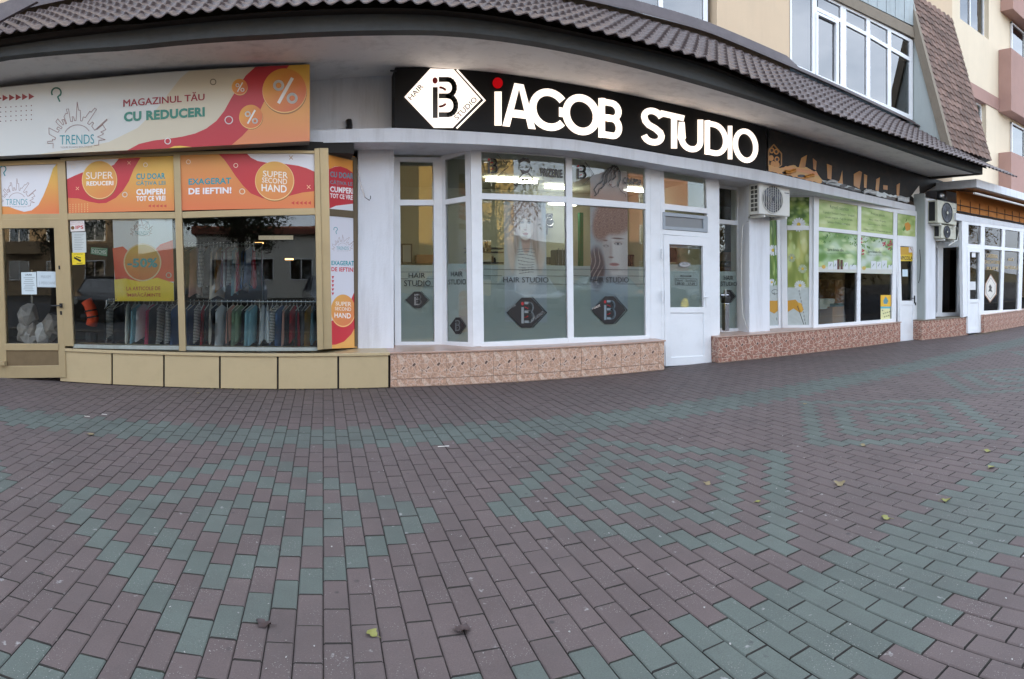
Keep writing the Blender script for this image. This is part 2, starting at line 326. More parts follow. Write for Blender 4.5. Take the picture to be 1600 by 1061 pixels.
# ================================================================== GROUND
BA, BLn = .118, .254           # paving stone width and length with joint
mb = MB(); mb.box(-60, 120, -60, 9.2, -.35, -.034); mb.box(-60, 120, 9.2, 80, -.35, -.036)
ground = struct('ground', mb, M['sand'])
mb = MB(); mb.box(-7, 60, .2, 9.0, -.034, -.0135); 
pave = struct('pavement', mb, M['sand'])
def brick_rows():
    for i in range(-52, 160):
        for j in range(-2, 36):
            yield i, j
def is_green(i, jc):
    """jc: centre row of the stone in rows from the camera line, odd columns shifted by half a stone"""
    if 21.0 < jc < 23.3: return True
    if 5.5 < jc < 8.6: return True
    ci = (i+5) % 24; di = min(ci, 24-ci); d = di/2+abs(jc-14.75)
    return any(abs(d-k) < .26 for k in (1, 3, 5))
def paver_mesh(name, var, m1):
    r = random.Random(var); g = .0042; w, L, c = BA/2-g/2, BLn/2-g/2-.0008, .0055
    hz = [-.001*r.random() for _ in range(4)]
    j = lambda: (r.random()-.5)*.0022
    c2 = c*.42; top = [(-w+c+j(), -L+c2+j()*.5, hz[0]), (w-c+j(), -L+c2+j()*.5, hz[1]), (w-c+j(), L-c2+j()*.5, hz[2]), (-w+c+j(), L-c2+j()*.5, hz[3])]
    mid = [(-w, -L, -c), (w, -L, -c), (w, L, -c), (-w, L, -c)]; bot = [(x, y, -.03) for x, y, z in mid]
    fs = [(0, 1, 2, 3)]+[(k+4, (k+1) % 4+4, (k+1) % 4, k) for k in range(4)]+[(k+8, (k+1) % 4+8, (k+1) % 4+4, k+4) for k in range(4)]
    return top+mid+bot, fs
PV = [paver_mesh('p', k, None) for k in range(4)]
cand = []
for i, j in brick_rows():
    jc = j+.25+(.5 if i % 2 else 0); X = (i+.5)*BA; Y = jc*BLn
    if Y > 8.45 or Y < .5 or X < -6.9 or X > 19: continue
    r = math.hypot(X, Y); th = math.atan2(X, Y); px = XC+FP*th; py = YC+FP*H/r
    vis = -12 < px < 1612 and py < 1075
    cand.append((r if vis else 1e3+r, i, jc, X, Y))
cand.sort(); single = cand[:300]; rest = cand[300:]
pm = {}
for k in range(4):
    for gname, mm in (('r', M['prs']), ('g', M['pgs'])):
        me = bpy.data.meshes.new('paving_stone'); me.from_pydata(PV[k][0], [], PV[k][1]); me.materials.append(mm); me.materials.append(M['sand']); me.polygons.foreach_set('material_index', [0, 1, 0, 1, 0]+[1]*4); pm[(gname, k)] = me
rb = random.Random(3)
for _, i, jc, X, Y in single:
    o = bpy.data.objects.new('paving_stone', pm[('g' if is_green(i, jc) else 'r', rb.randrange(4))]); COL.objects.link(o); o.parent = pave
    o.location = (X, Y, rb.uniform(-.0015, .0015)); o.rotation_euler = (rb.uniform(-.004, .004), rb.uniform(-.006, .006), rb.uniform(-.006, .006)+(math.pi if rb.random() < .5 else 0))
mb = MB()
for _, i, jc, X, Y in rest:
    v, f = PV[rb.randrange(4)]; a = rb.uniform(-.005, .005); dz = rb.uniform(-.0015, .0015)
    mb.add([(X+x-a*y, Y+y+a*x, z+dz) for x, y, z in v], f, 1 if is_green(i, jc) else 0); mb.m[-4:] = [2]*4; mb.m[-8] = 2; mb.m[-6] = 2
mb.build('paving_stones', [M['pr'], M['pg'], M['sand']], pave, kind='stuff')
mb = MB(); mb.box(-60, 120, -16, -.2, -.2, -.03); road = struct('road', mb, M['asphalt'])
mb = MB(); mb.box(-60, 120, -.2, .2, -.1, .004); struct('kerb', mb, M['concrete'])

# ================================================================== APARTMENT BUILDING
A1 = PL(7.98, .06); S1 = PL(7.70, .06); HB = PL(8.45); HR = PL(8.85); HP = PL(8.03, .02); LD = PL(8.0); SG = PL(8.05)
AP = PL(8.62, -.06); APB = PAB(8.9, 8.35, 11.6, 8.0); B4 = PAB(11.64, 7.72, 13.3, 7.42); W4 = PL(7.42); UW = PL(8.3)
bld = thing('apartment_building', 'cream apartment building with a brown metal eave over the ground floor shops', 'building', (0, 8.3, 0))
def zl(pl, lst):
    """pixel polyline -> list of world points on a plane, with a level run-out to both sides"""
    P = [pl.q(*p) for p in lst]; return P
def interpz(P):
    xs = [p[0] for p in P]; zs = [p[2] for p in P]; return lambda x: float(np.interp(x, xs, zs))
XL, XR = -9.0, 12.62
bb = interpz(zl(PL(6.67), [(0, 89), (200, 72), (419, 54), (560, 48), (700, 48), (800, 59), (900, 77), (1053, 115), (1250, 176), (1329, 204), (1480, 256), (1534, 272)]))
bt = interpz(zl(PL(6.67), [(0, 74), (200, 48.5), (387, 30), (481, 25), (669, 23), (800, 38), (900, 57), (1075, 96), (1250, 161), (1400, 217), (1534, 258)]))
ev = interpz(zl(PL(6.4), [(0, 56), (232, 31), (387, 15), (500, 9), (620, 6), (771, 18), (938, 53), (1120, 100), (1290, 176), (1429, 224), (1588, 278)]))
xs = np.linspace(XL, XR, 60)
mb = MB()
for a, b_ in zip(xs[:-1], xs[1:]):
    mb.add([(a, 6.67, bb(a)), (b_, 6.67, bb(b_)), (b_, 6.67, bt(b_)), (a, 6.67, bt(a)), (a, 6.82, bb(a)), (b_, 6.82, bb(b_)), (b_, 6.82, bt(b_)), (a, 6.82, bt(a))],
           [(0, 1, 2, 3), (1, 0, 4, 5), (3, 2, 6, 7), (5, 4, 7, 6)]+([(0, 3, 7, 4)] if a == xs[0] else [])+([(1, 5, 6, 2)] if b_ == xs[-1] else []))
mb.build('eave_beam', M['beam'], bld)
mb = MB()
for a, b_ in zip(xs[:-1], xs[1:]):
    za, zb = bt(a), bt(b_); mb.add([(a, 6.60, za+.004), (b_, 6.60, zb+.004), (b_, 6.56, ev(b_)+.03), (a, 6.56, ev(a)+.03), (a, 6.9, za+.004), (b_, 6.9, zb+.004)], [(0, 1, 2, 3), (1, 0, 4, 5)])
mb.build('eave_lath', M['rawwood'], bld)
sfb = lambda x: float(np.interp(x, [-9, -4.4, -.2, 1, 2.4, 7.2, 12.6], [4.20, 4.20, 4.2, 4.30, 4.30, 4.15, 3.9]))
mb = MB()
ys = np.linspace(6.8, 8.75, 8)
for a, b_ in zip(xs[:-1], xs[1:]):
    for y0, y1 in zip(ys[:-1], ys[1:]):
        def Z(x, y): t = (y-6.8)/1.35; t = min(t, 1); return (bb(x)+.004)*(1-t)+sfb(x)*t
        mb.add([(a, y0, Z(a, y0)), (b_, y0, Z(b_, y0)), (b_, y1, Z(b_, y1)), (a, y1, Z(a, y1))], [(0, 1, 2, 3)])
mb.build('soffit', M['soffit'], bld)
mb = MB()
mb.add([(12.62, 6.68, bb(12.6)-.01), (12.62, 8.9, 3.86), (12.62, 8.9, 4.25), (12.62, 6.68, bt(12.6)+.02), (12.47, 6.68, bb(12.6)-.01), (12.47, 8.9, 3.86), (12.47, 8.9, 4.25), (12.47, 6.68, bt(12.6)+.02)],
       [(0, 1, 2, 3), (7, 6, 5, 4), (0, 4, 5, 1), (2, 6, 7, 3), (0, 3, 7, 4)])
mb.build('end_beam', M['rawwood'], bld)
# pressed metal tile roof sheet
top = interpz([(-9, 8.3, 5.6)]+zl(UW, [(0, 29), (981, 21), (1097, 53), (1220, 103), (1425, 196), (1484, 232)])+[(14.3, 8.3, 4.85)])
lipy = lambda x: 6.38
mb = MB(); px_, rows, st = .185, 8, 6
XE = 13.92; nx = int((XE-XL)/px_*10); V = []; 
vsamp = []
for rr in range(rows):
    for t, lift in ((0.0, 0), (.5, 0), (.86, .0), (.985, .0)): vsamp.append(((rr+t)/rows, lift, rr))
vsamp.append((1, 0, rows))
def wave(x):
    p = (x/px_) % 1.0
    t = p/.28 if p < .28 else 1-(p-.28)/.72; t = t*t*(3-2*t); return .013-.025*t**.8
def stepz(v): t = (v*rows) % 1.0; return -.038*t
for v, _, rr in vsamp:
    for i in range(nx+1):
        x = XL+(XE-XL)*i/nx; z0 = ev(x); z1 = top(x); y = 6.38+(8.34-6.38)*v
        if v == 1: sv = -.038
        else: sv = stepz(v)
        # scalloped front edge of every course
        yy = y-(.026 if (v*rows) % 1 < 1e-6 else 0)*math.cos(2*math.pi*x/px_)
        V.append((x, yy, z0+(z1-z0)*v+wave(x)+sv+.028))
n = nx+1
F = [(j*n+i, j*n+i+1, (j+1)*n+i+1, (j+1)*n+i) for j in range(len(vsamp)-1) for i in range(nx)]
base = len(V); V += [(x, y+.004, z-.012) for x, y, z in V[:n]]; F += [(base+i, base+i+1, i+1, i) for i in range(nx)]
base2 = len(V); V += [(x, y+.30, z+.17) for x, y, z in V[base:base+n]]; F += [(base2+i, base2+i+1, base+i+1, base+i) for i in range(nx)]
mb.add(V, F); mb.build('metal_roof', M['roofmetal'], bld)
# roof ridge flashing against the wall
mb = MB(); xs2 = np.linspace(XL, 12.2, 70)
for a, b_ in zip(xs2[:-1], xs2[1:]):
    def hh(x): return .19 if x < 7.9 else .075
    mb.add([(a, 8.24, top(a)+.03), (b_, 8.24, top(b_)+.03), (b_, 8.26, top(b_)+.03+hh(b_)), (a, 8.26, top(a)+.03+hh(a)), (a, 8.30, top(a)+.03+hh(a)), (b_, 8.30, top(b_)+.03+hh(b_)), (a, 8.12, top(a)-.03), (b_, 8.12, top(b_)-.03), (a, 8.12, top(a)+.005), (b_, 8.12, top(b_)+.005)],
           [(0, 1, 2, 3), (3, 2, 5, 4), (8, 9, 1, 0), (6, 7, 9, 8)])
mb.build('flashing', M['flash'], bld)
# hip flashing at the far left of the roof
mb = MB(); mb.q(PL(6.9), [(-60, 34), (28, -6), (58, 2), (-60, 66)], 0, .05); mb.build('hip_flashing', M['flash'], bld)
# upper wall
X0, X1, X2, X3 = pxX(950, 8.3), pxX(1120, 8.3), pxX(1234.5, 8.3), 12.16
zw = 5.3
mb = MB(); mb.box(-14, X0, 8.3, 8.6, 4.4, 15); mb.box(X0, X1, 8.3, 8.6, 4.4, 5.62); mb.box(X0, X1, 8.3, 8.6, 7.1, 15); mb.box(X1, X2, 8.3, 8.6, 4.4, 15)
mb.box(X2, X3, 8.34, 8.6, 4.4, 5.0); mb.box(X2, X3+2.2, 8.75, 8.95, 8.9, 15); mb.box(X3, 14.3, 8.5, 8.8, 4.0, 15)
mb.box(-14, -13.7, 8.6, 20, 0, 15); mb.box(14.0, 14.3, 8.8, 20, 0, 15); mb.box(-14, 14.3, 19.7, 20, 0, 15)
mb.build('facade_wall', M['cream'], bld)
mb = MB(); mb.box(-14, 14.3, 8.3, 20, 14.9, 15.2); mb.box(-14, 14.0, 8.62, 19.6, 4.35, 4.6); mb.build('roof_slab', M['concrete'], bld)
# small window above the eave
mb = MB(); pw = PL(8.42)
wx = [950, 1030, 1036, 1103]
mb.q(pw, [(940, -128), (1110, -128), (1110, 50), (940, 22)], -.06, .03)
fr = MB(); fr.q(pw, [(1029, -128), (1036, -128), (1036, 26), (1029, 24)], .0, .05); fr.q(pw, [(1099, -128), (1106, -128), (1106, 52), (1099, 50)], 0, .05); fr.q(pw, [(940, 10), (1106, 43), (1106, 53), (940, 20)], 0, .05)
fr.q(pw, [(940, -135), (1106, -108), (1106, -98), (940, -125)], 0, .05); w1 = fr.build('window', M['pvc'], bld); mb2 = MB(); mb2.q(pw, [(942, -128), (1100, -128), (1100, 44), (942, 14)], -.02, .012); mb2.build('pane', M['glass_dark'], w1)
mb = MB(); mb.q(PL(8.58), [(942, -128), (1085, -128), (1085, 60), (942, 30)], 0, .02); mb.build('curtain', mat('lilac net curtain', (196, 196, 214), .9, .06, 8), w1)
# glazed balcony
fr = MB(); bars = []
def vb(pl, xt, yt, xb, yb, w, off=.0, dep=.07, m=fr): m.q(pl, [(xt-w/2, yt), (xt+w/2, yt), (xb+w/2, yb), (xb-w/2, yb)], off, dep)
def hb(pl, x0, y0, x1, y1, w, off=.0, dep=.07, m=fr): m.q(pl, [(x0, y0-w/2), (x1, y1-w/2), (x1, y1+w/2), (x0, y0+w/2)], off, dep)
ybt = lambda x: float(np.interp(x, [1234, 1358, 1426], [-32, 28, 64])); ybb = lambda x: float(np.interp(x, [1234, 1330, 1427], [102, 145, 187]))
ytr = lambda x: float(np.interp(x, [1234, 1277, 1358, 1424], [-5, 13, 55, 95]))
for x, w in ((1235.5, 4), (1273, 7), (1318, 9), (1357, 6), (1390, 5.5), (1424, 5)): vb(UW, x, ybt(x), x, ybb(x), w)
for a, b_ in ((1234, 1270), (1270, 1318), (1318, 1357), (1357, 1390), (1390, 1426)):
    hb(UW, a, ybb(a)-2, b_, ybb(b_)-2, 7, .003); hb(UW, a, ybt(a)+1, b_, ybt(b_)+1, 5, .003)
    if a > 1260: hb(UW, a, ytr(a), b_, ytr(b_), 6, .002)
vb(UW, 1277.5, 18, 1277.5, 118, 3, .03); vb(UW, 1309, 30, 1309, 134, 4, .03); hb(UW, 1277, 20, 1311, 36, 4, .032); hb(UW, 1277, 118, 1311, 133, 4, .032)
bal = fr.build('balcony_window', M['pvc'], bld, bevel=.004)
mb = MB()
for a, b_ in ((1236, 1273), (1278, 1316), (1322, 1355), (1360, 1388), (1392, 1422)):
    mb.q(UW, [(a, ybt(a)), (b_, ybt(b_)), (b_, ybb(b_)), (a, ybb(a))], -.03, .014)
mb.build('pane', M['glass_dark'], bal)
mb = MB(); mb.box(X2, X3, 8.75, 8.78, 4.6, 9.0); mb.build('net_curtain', mat('pale balcony curtain', (168, 178, 188), .9, .12, 5), bal)
mb = MB(); mb.q(UW, [(1234, -52), (1316, -12), (1426, 42), (1430, 60), (1358, 25), (1234, -34)], .06, .2); mb.build('balcony_slab', M['concrete'], bld)
mb = MB()
for k in range(9):
    a = 1300+k*14.2; mb.q(UW, [(a, -90), (a+13.4, -90), (a+13.4, float(np.interp(a+13.4, [1316, 1426], [-14, 40]))), (a, float(np.interp(a, [1316, 1426], [-14, 40])))], .02+.006*(k % 2), .03)
mb.build('balcony_cladding', mat('pale grey sheet metal cladding', (150, 160, 162), .5, .1, 4, .3, 4, (96, 92, 80), streak=True), bld)
mb = MB(); mb.box(X3, X3+.03, 7.42, 8.8, 4.5, 9.5); mb.v = [(x, (y if y > 8 or z < 5 else y+1.25), z) for x, y, z in mb.v]
mb.build('cheek_wall', M['blueg'], bld)
# mansard strip of clay tiles
mans = thing('mansard_roof', 'steep strip of weathered brown clay tiles beside the glazed balcony', 'tiled roof', (13.2, 7.4, 4.5))
ML, MR, MYb, MZb, MYt, MZt = 12.2, 14.28, 7.3, 4.52, 8.5, 8.5
mb = MB(); mb.add([(ML, MYb, MZb), (MR, MYb, MZb), (MR, MYt, MZt), (ML, MYt, MZt), (ML, MYb+.25, MZb-.05), (MR, MYb+.25, MZb-.05), (MR, MYt+.25, MZt), (ML, MYt+.25, MZt)], [(0, 1, 2, 3), (7, 6, 5, 4), (0, 3, 7, 4), (1, 5, 6, 2), (0, 4, 5, 1), (3, 2, 6, 7)])
mb.build('deck', M['rawwood'], mans)
mb = MB(); mb.add([(ML-.10, MYb-.05, MZb-.02), (ML+.02, MYb-.05, MZb-.02), (ML+.02, MYt-.05, MZt), (ML-.10, MYt-.05, MZt), (ML-.10, MYb+.17, MZb-.02), (ML+.02, MYb+.17, MZb-.02), (ML+.02, MYt+.17, MZt), (ML-.10, MYt+.17, MZt)], [(0, 1, 2, 3), (7, 6, 5, 4), (0, 3, 7, 4), (1, 5, 6, 2), (0, 4, 5, 1), (3, 2, 6, 7)])
mb.build('verge_board', M['concrete'], mans)
sl = Vector((0, MYt-MYb, MZt-MZb)); SLn = sl.length; sl.normalize(); nr = Vector((0, -sl.z, sl.y))
tv = []
NTC, NTR = 9, 24; tw = (MR-ML)/NTC; thh = SLn/NTR
me = bpy.data.meshes.new('clay_tile')
seg = 7; V = []
for lay in (0, 1):
    for row in (0, 1):
        for k in range(seg):
            u = k/(seg-1); cz = .016*math.sin(u*math.pi*2)
            drop = -.028*math.sin(u*math.pi) if row == 0 else 0
            p = Vector((u*tw*.985, 0, 0))+sl*(drop+row*thh*1.18)+nr*(cz+(.030 if row == 0 else .006)-lay*.016)
            V.append(p)
F = []
for k in range(seg-1):
    F += [(k, k+1, seg+k+1, seg+k), (2*seg+k+1, 2*seg+k, 3*seg+k, 3*seg+k+1), (k+1, k, 2*seg+k, 2*seg+k+1)]
F += [(0, seg, 3*seg, 2*seg), (seg-1, 3*seg-1, 4*seg-1, 2*seg-1)]
me.from_pydata([tuple(v) for v in V], [], F); me.materials.append(M['claytile'])
for rr in range(NTR):
    for cc in range(NTC):
        o = bpy.data.objects.new('clay_tile', me); COL.objects.link(o); o.parent = mans
        p = Vector((ML+cc*tw+rng.normal(0, .004), MYb, MZb))+sl*(rr*thh+rng.normal(0, .006))+nr*(.004+abs(rng.normal(0, .004)))-Vector((13.2, 7.4, 4.5))
        o.location = p; o.rotation_euler = (0, 0, rng.normal(0, .012))

# white concrete ledge over the shops, sign zone wall, pillars
mb = MB(); pts = [(485, 204, 223.5), (618, 200, 222), (760, 207, 226), (900, 218.5, 236), (1050, 243, 260), (1200, 268, 285.5), (1330, 299, 311), (1445, 325, 334)]
for a, b_ in zip(pts[:-1], pts[1:]):
    P = [LD.q(a[0], a[1]), LD.q(b_[0], b_[1]), LD.q(b_[0], b_[2]), LD.q(a[0], a[2])]
    mb.prism(P, (0, 1.1, 0))
mb.build('concrete_ledge', M['whitewall'], bld)
mb = MB(); mb.box(-9, 12.4, 8.45, 8.75, 3.3, 4.5); mb.build('sign_wall', M['whitewall'], bld)
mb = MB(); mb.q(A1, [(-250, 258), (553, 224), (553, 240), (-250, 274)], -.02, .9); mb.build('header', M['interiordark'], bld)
def pillar(name, x0, x1, y0, y1, z1=3.3, z0=0):
    mb = MB(); mb.box(x0, x1, y0, y1, z0, z1); return mb.build(name, M['whitewall'], bld, bevel=.012)
p1 = pillar('pillar', pxX(559, 8.5), pxX(615.5, 8.5), 8.5, 9.0)
p2 = pillar('pillar', pxX(1171, 8.5), pxX(1203, 8.5), 8.5, 9.05)
p3 = pillar('pillar', pxX(1447, 7.72), pxX(1462, 7.72), 7.72, 8.5, 3.3); 
mb = MB(); mb.box(pxX(1447, 7.72)-.03, pxX(1447, 7.72), 7.74, 8.6, 0, 3.4); mb.build('side_wall', M['blueg'], bld)
# dark stain hole and bent wire on the pillar
mb = MB(); mb.tube([PL(8.42).q(545, 188), PL(8.40).q(546, 196), PL(8.42).q(545, 204)], .045, 8); mb.build('cable_bundle', M['black'], bld)
mb = MB(); mb.tube([PL(8.47).q(558, 262), PL(8.45).q(563, 285), PL(8.42).q(570, 308), PL(8.30).q(577, 313), PL(8.30).q(579, 310), PL(8.32).q(579, 306)], .006, 6); mb.build('wire_hook', M['steel'], bld)
# rooms
rm = thing('shop_interior', 'plain shop rooms seen dimly through the ground floor windows, with beige walls and dark floor', 'room', (0, 11, 0))
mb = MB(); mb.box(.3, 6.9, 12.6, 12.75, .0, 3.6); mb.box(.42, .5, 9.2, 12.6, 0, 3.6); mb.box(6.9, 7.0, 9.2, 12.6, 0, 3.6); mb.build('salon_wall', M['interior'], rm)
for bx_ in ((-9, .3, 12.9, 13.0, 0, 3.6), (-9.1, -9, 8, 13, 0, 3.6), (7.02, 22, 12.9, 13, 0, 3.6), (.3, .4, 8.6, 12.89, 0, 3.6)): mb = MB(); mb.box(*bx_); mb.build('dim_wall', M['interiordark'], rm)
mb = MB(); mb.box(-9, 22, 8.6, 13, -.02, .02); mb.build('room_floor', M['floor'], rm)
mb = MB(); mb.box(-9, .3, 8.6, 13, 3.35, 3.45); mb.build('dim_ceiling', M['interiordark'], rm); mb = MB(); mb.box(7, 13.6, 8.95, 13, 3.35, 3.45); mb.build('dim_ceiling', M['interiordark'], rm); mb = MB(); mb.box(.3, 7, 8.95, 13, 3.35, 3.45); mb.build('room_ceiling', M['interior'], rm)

# ================================================================== NEIGHBOUR BLOCK (right)
NB = PL(9.5)
nb = thing('neighbour_block', 'cream apartment block with dusty pink bands and boxy pink balconies at the right edge', 'building', (20, 9.5, 0))
def hole_wall(mb, pl, xs_, y0, y1): mb.q(pl, [(xs_[0], y0[0]), (xs_[1], y0[1]), (xs_[1], y1[1]), (xs_[0], y1[0])], 0, .3)
zb = lambda px, py, pl=NB: pl.q(px, py)[2]
xa, xb_, xc_, xd = pxX(1470, 9.5), pxX(1500, 9.5), pxX(1545, 9.5), pxX(1575, 9.5)
z_w1 = zb(1530, 51); z_bt = zb(1515, 128); z_bb = zb(1521, 152); z_w2t = zb(1541, 163); z_w2b = z_w2t-1.5
xw2 = pxX(1541, 9.5)
mb = MB()
mb.box(11, xb_, 9.5, 9.8, 3.2, 15); mb.box(xb_, xc_, 9.5, 9.8, z_bt, z_w1); mb.box(xb_, xc_, 9.5, 9.8, z_w1+1.6, 15); mb.box(xc_, 40, 9.5, 9.8, z_bt, 15)
mb.box(xb_, xw2, 9.5, 9.8, 3.2, z_w2b); mb.box(xw2, 40, 9.5, 9.8, 3.2, z_bb)
mb.box(38, 40, 9.8, 20, 0, 15); mb.box(14.5, 40, 19.7, 20, 0, 15)
mb.build('facade_wall', M['creamlight'], nb)
mb = MB(); mb.box(11, 40, 9.47, 9.8, z_bb, z_bt); mb.build('pink_band', M['pink'], nb)
mb = MB(); mb.box(14.5, 40, 9.5, 20, 15, 15.2); mb.build('roof_slab', M['concrete'], nb)
def nwin(x0, x1, z0, z1, y=9.72):
    f = MB(); w = .06
    for a, b_, c, d in ((x0, x1, z0, z0+w), (x0, x1, z1-w, z1), (x0, x0+w, z0, z1), (x1-w, x1, z0, z1), ((x0+x1)/2-.03, (x0+x1)/2+.03, z0, z1)): f.box(a, b_, y-.04 if (b_-a) > w*2 else y-.043, y+.03, c, d)
    o = f.build('window', M['pvc'], nb); g = MB(); g.box(x0, x1, y, y+.01, z0, z1); g.build('pane', M['glass_dark'], o)
    g = MB(); g.box(x0, x1, y+.12, y+.14, z0, z1); g.build('curtain', M['blueg'], o)
nwin(xb_, xc_, z_w1, z_w1+1.6); nwin(xb_, xw2, z_w2b, z_w2t)
BP = PL(9.2)
for yt_, yb_ in ((-60, 20), (82, 178), (241, 330)):
    x0 = pxX(1580, 9.0) if yt_ > 0 else pxX(1583, 9.0)
    z1 = BP.q(1580, yt_)[2]; z0 = BP.q(1580, yb_)[2]
    mb = MB(); mb.box(x0, x0+6, 9.0, 9.5, z0, z1); mb.build('balcony_box', M['pink'], nb, bevel=.01)
for yt_, yb_ in ((36, 92), (192, 250)):
    z1 = NB.q(1580, yt_)[2]; z0 = NB.q(1580, yb_)[2]
    nwin(pxX(1578, 9.5), pxX(1578, 9.5)+2.3, z0, z1, 9.46)
# concrete canopy slab over the far shop
mb = MB(); P = [PL(7.1).q(1511, 290), PL(7.1).q(1640, 322)]; x0 = P[0][0]; x1 = 24
z0, z1 = PL(6.9).q(1550, 299)[2], PL(6.9).q(1550, 290)[2]
mb.box(12.75, x1, 6.9, 9.5, z0, z0+.2); mb.build('canopy_slab', M['whitewall'], nb, bevel=.01)

# ================================================================== CLOTHING SHOP (left)
shop1 = thing('clothing_shopfront', 'gold aluminium framed window and door of the clothing shop on the left', 'shopfront', (-1.5, 8, 0))
fr = MB()
fr.q(A1, [(89, 250), (101, 249), (115, 541), (101, 541)], .02, .09)          # mullion beside the door
fr.q(A1, [(270.5, 240), (281, 239.5), (290.5, 549), (280, 549)], .02, .09)
fr.q(A1, [(491, 232), (499, 231), (505.5, 546), (496, 547)], .02, .09)
fr.q(A1, [(-120, 262), (281, 244), (491, 236), (491, 240), (281, 249), (-120, 268)][:4] if 0 else [(-120, 258), (94, 249), (94, 256), (-120, 266)], .012, .08)
fr.q(A1, [(94, 247), (491, 235), (491, 240), (94, 252)], .012, .08)
fr.q(A1, [(-120, 337), (96, 334), (96, 347), (-120, 349)], .014, .08)
fr.q(A1, [(104, 333.5), (273, 331), (274, 341.5), (105, 343.5)], .014, .08); fr.q(A1, [(284, 331), (493, 325), (493, 335.5), (285, 341)], .014, .08)
fr.q(A1, [(-14, 262), (0, 261), (11, 592), (-1, 592)], .02, .09)
fr.build('window_frame', M['gold'], shop1, bevel=.004)
cp = MB(); X_a = A1.q(499, 300)[0]; ya = A1.y(X_a)
cp.q(A1, [(499, 231), (513, 231), (519, 545), (505.5, 546)], -.004, .10); cp.build('corner_post', M['gold'], shop1, bevel=.006)
SP = PAB(pxX(514, 8.06), 8.06, pxX(557, 8.5), 8.5)
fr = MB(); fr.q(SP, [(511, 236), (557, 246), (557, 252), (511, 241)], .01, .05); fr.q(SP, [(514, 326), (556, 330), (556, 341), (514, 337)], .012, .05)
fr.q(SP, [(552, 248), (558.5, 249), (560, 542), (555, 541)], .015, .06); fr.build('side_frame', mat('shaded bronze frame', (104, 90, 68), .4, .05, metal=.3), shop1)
GL = M['glass']
def pane(pl, quad, par, off=-.02, m=None, name='glass_pane'):
    b_ = MB(); b_.q(pl, quad, off, .008); return b_.build(name, m or GL, par)
pane(A1, [(105, 342), (274, 340), (283, 548), (113, 542)], shop1)
pane(A1, [(285, 340), (492, 334), (497, 547), (290, 549)], shop1)
b_ = MB(); b_.q(A1, [(114, 538), (281, 540.5), (281, 546.5), (114, 543.5)], .0, .035); b_.q(A1, [(291, 541), (496, 543), (496, 548), (291, 547)], .0, .035); b_.build('window_sill', mat('dusty grey sill', (150, 156, 150), .4, .15, 9, .4, 12, (90, 88, 80)), shop1)
# door of the clothing shop
dr = MB()
dr.q(A1, [(2, 343), (94, 341), (94, 356), (2, 357)], .022, .06); dr.q(A1, [(84, 355), (94, 355), (103, 590), (92.5, 590)], .022, .06)
dr.q(A1, [(-9, 357), (1.5, 357), (9.5, 592), (0, 592)], .022, .06); dr.q(A1, [(9, 537), (93, 537), (93, 547.5), (9, 547.5)], .022, .06); dr.q(A1, [(10, 572), (92.5, 571), (93, 590), (10, 591)], .022, .06)
door = dr.build('door', M['gold'], shop1, bevel=.004)
b_ = MB(); b_.q(A1, [(10, 547), (93, 547), (93, 573), (10, 573)], .005, .03); b_.build('kick_panel', M['bronze'], door)
pane(A1, [(1, 356), (85, 355), (92, 538), (9, 538)], door, name='glass_pane')
b_ = MB(); b_.q(A1, [(92.5, 474), (96.5, 474), (97, 481), (93, 481)], .055, .035); P = A1.q(95, 477.5, .075); P2 = A1.q(80, 478, .075)
b_.tube([P2, P], .010, 8); b_.build('handle', M['black'], door); b_ = MB(); b_.q(A1, [(93.5, 486), (96.5, 486), (97, 492), (94, 492)], .028, .008); b_.q(A1, [(91, 415), (93.5, 415), (94, 421), (91.5, 421)], .028, .01); b_.build('lock', M['black'], door)
b_ = MB(); b_.q(A1, [(-3, 566), (6.5, 565), (7, 571), (-3, 571)], .10, .08); b_.build('door_stop', M['gold'], door)
# beige plinth of composite panels
pl1 = thing('panelled_plinth', 'low beige plinth of smooth panels with black joints under the clothing shop window', 'plinth', (-1.4, 7.9, 0))
xs_ = [A1.q(p, 560)[0] for p in (93, 175, 256, 343.5, 434, 528.5, 608)]
zt = .475
for a, b_ in zip(xs_[:-1], xs_[1:]):
    m1 = MB(); m1.prism([(a+.013, A1.y(a), .012), (b_-.013, A1.y(b_), .012), (b_-.013, A1.y(b_), zt-.045), (a+.013, A1.y(a), zt-.045)], (0, .03, 0)); m1.build('panel', M['goldpanel'], pl1)
m1 = MB(); m1.prism([(xs_[0]+.004, A1.y(xs_[0])+.03, .0), (xs_[-1]-.004, A1.y(xs_[-1])+.03, .0), (xs_[-1]-.004, A1.y(xs_[-1])+.03, zt-.04), (xs_[0]+.004, A1.y(xs_[0])+.03, zt-.04)], (0, .5, 0)); m1.build('core', M['dark'], pl1)
m1 = MB(); a, b_ = xs_[0]-.01, xs_[-1]+.01; m1.prism([(a, A1.y(a)-.02, zt-.04), (b_, A1.y(b_)-.02, zt-.04), (b_, A1.y(b_)-.02, zt), (a, A1.y(a)-.02, zt)], (0, .85, 0)); m1.build('ledge', M['goldpanel'], pl1, bevel=.004)

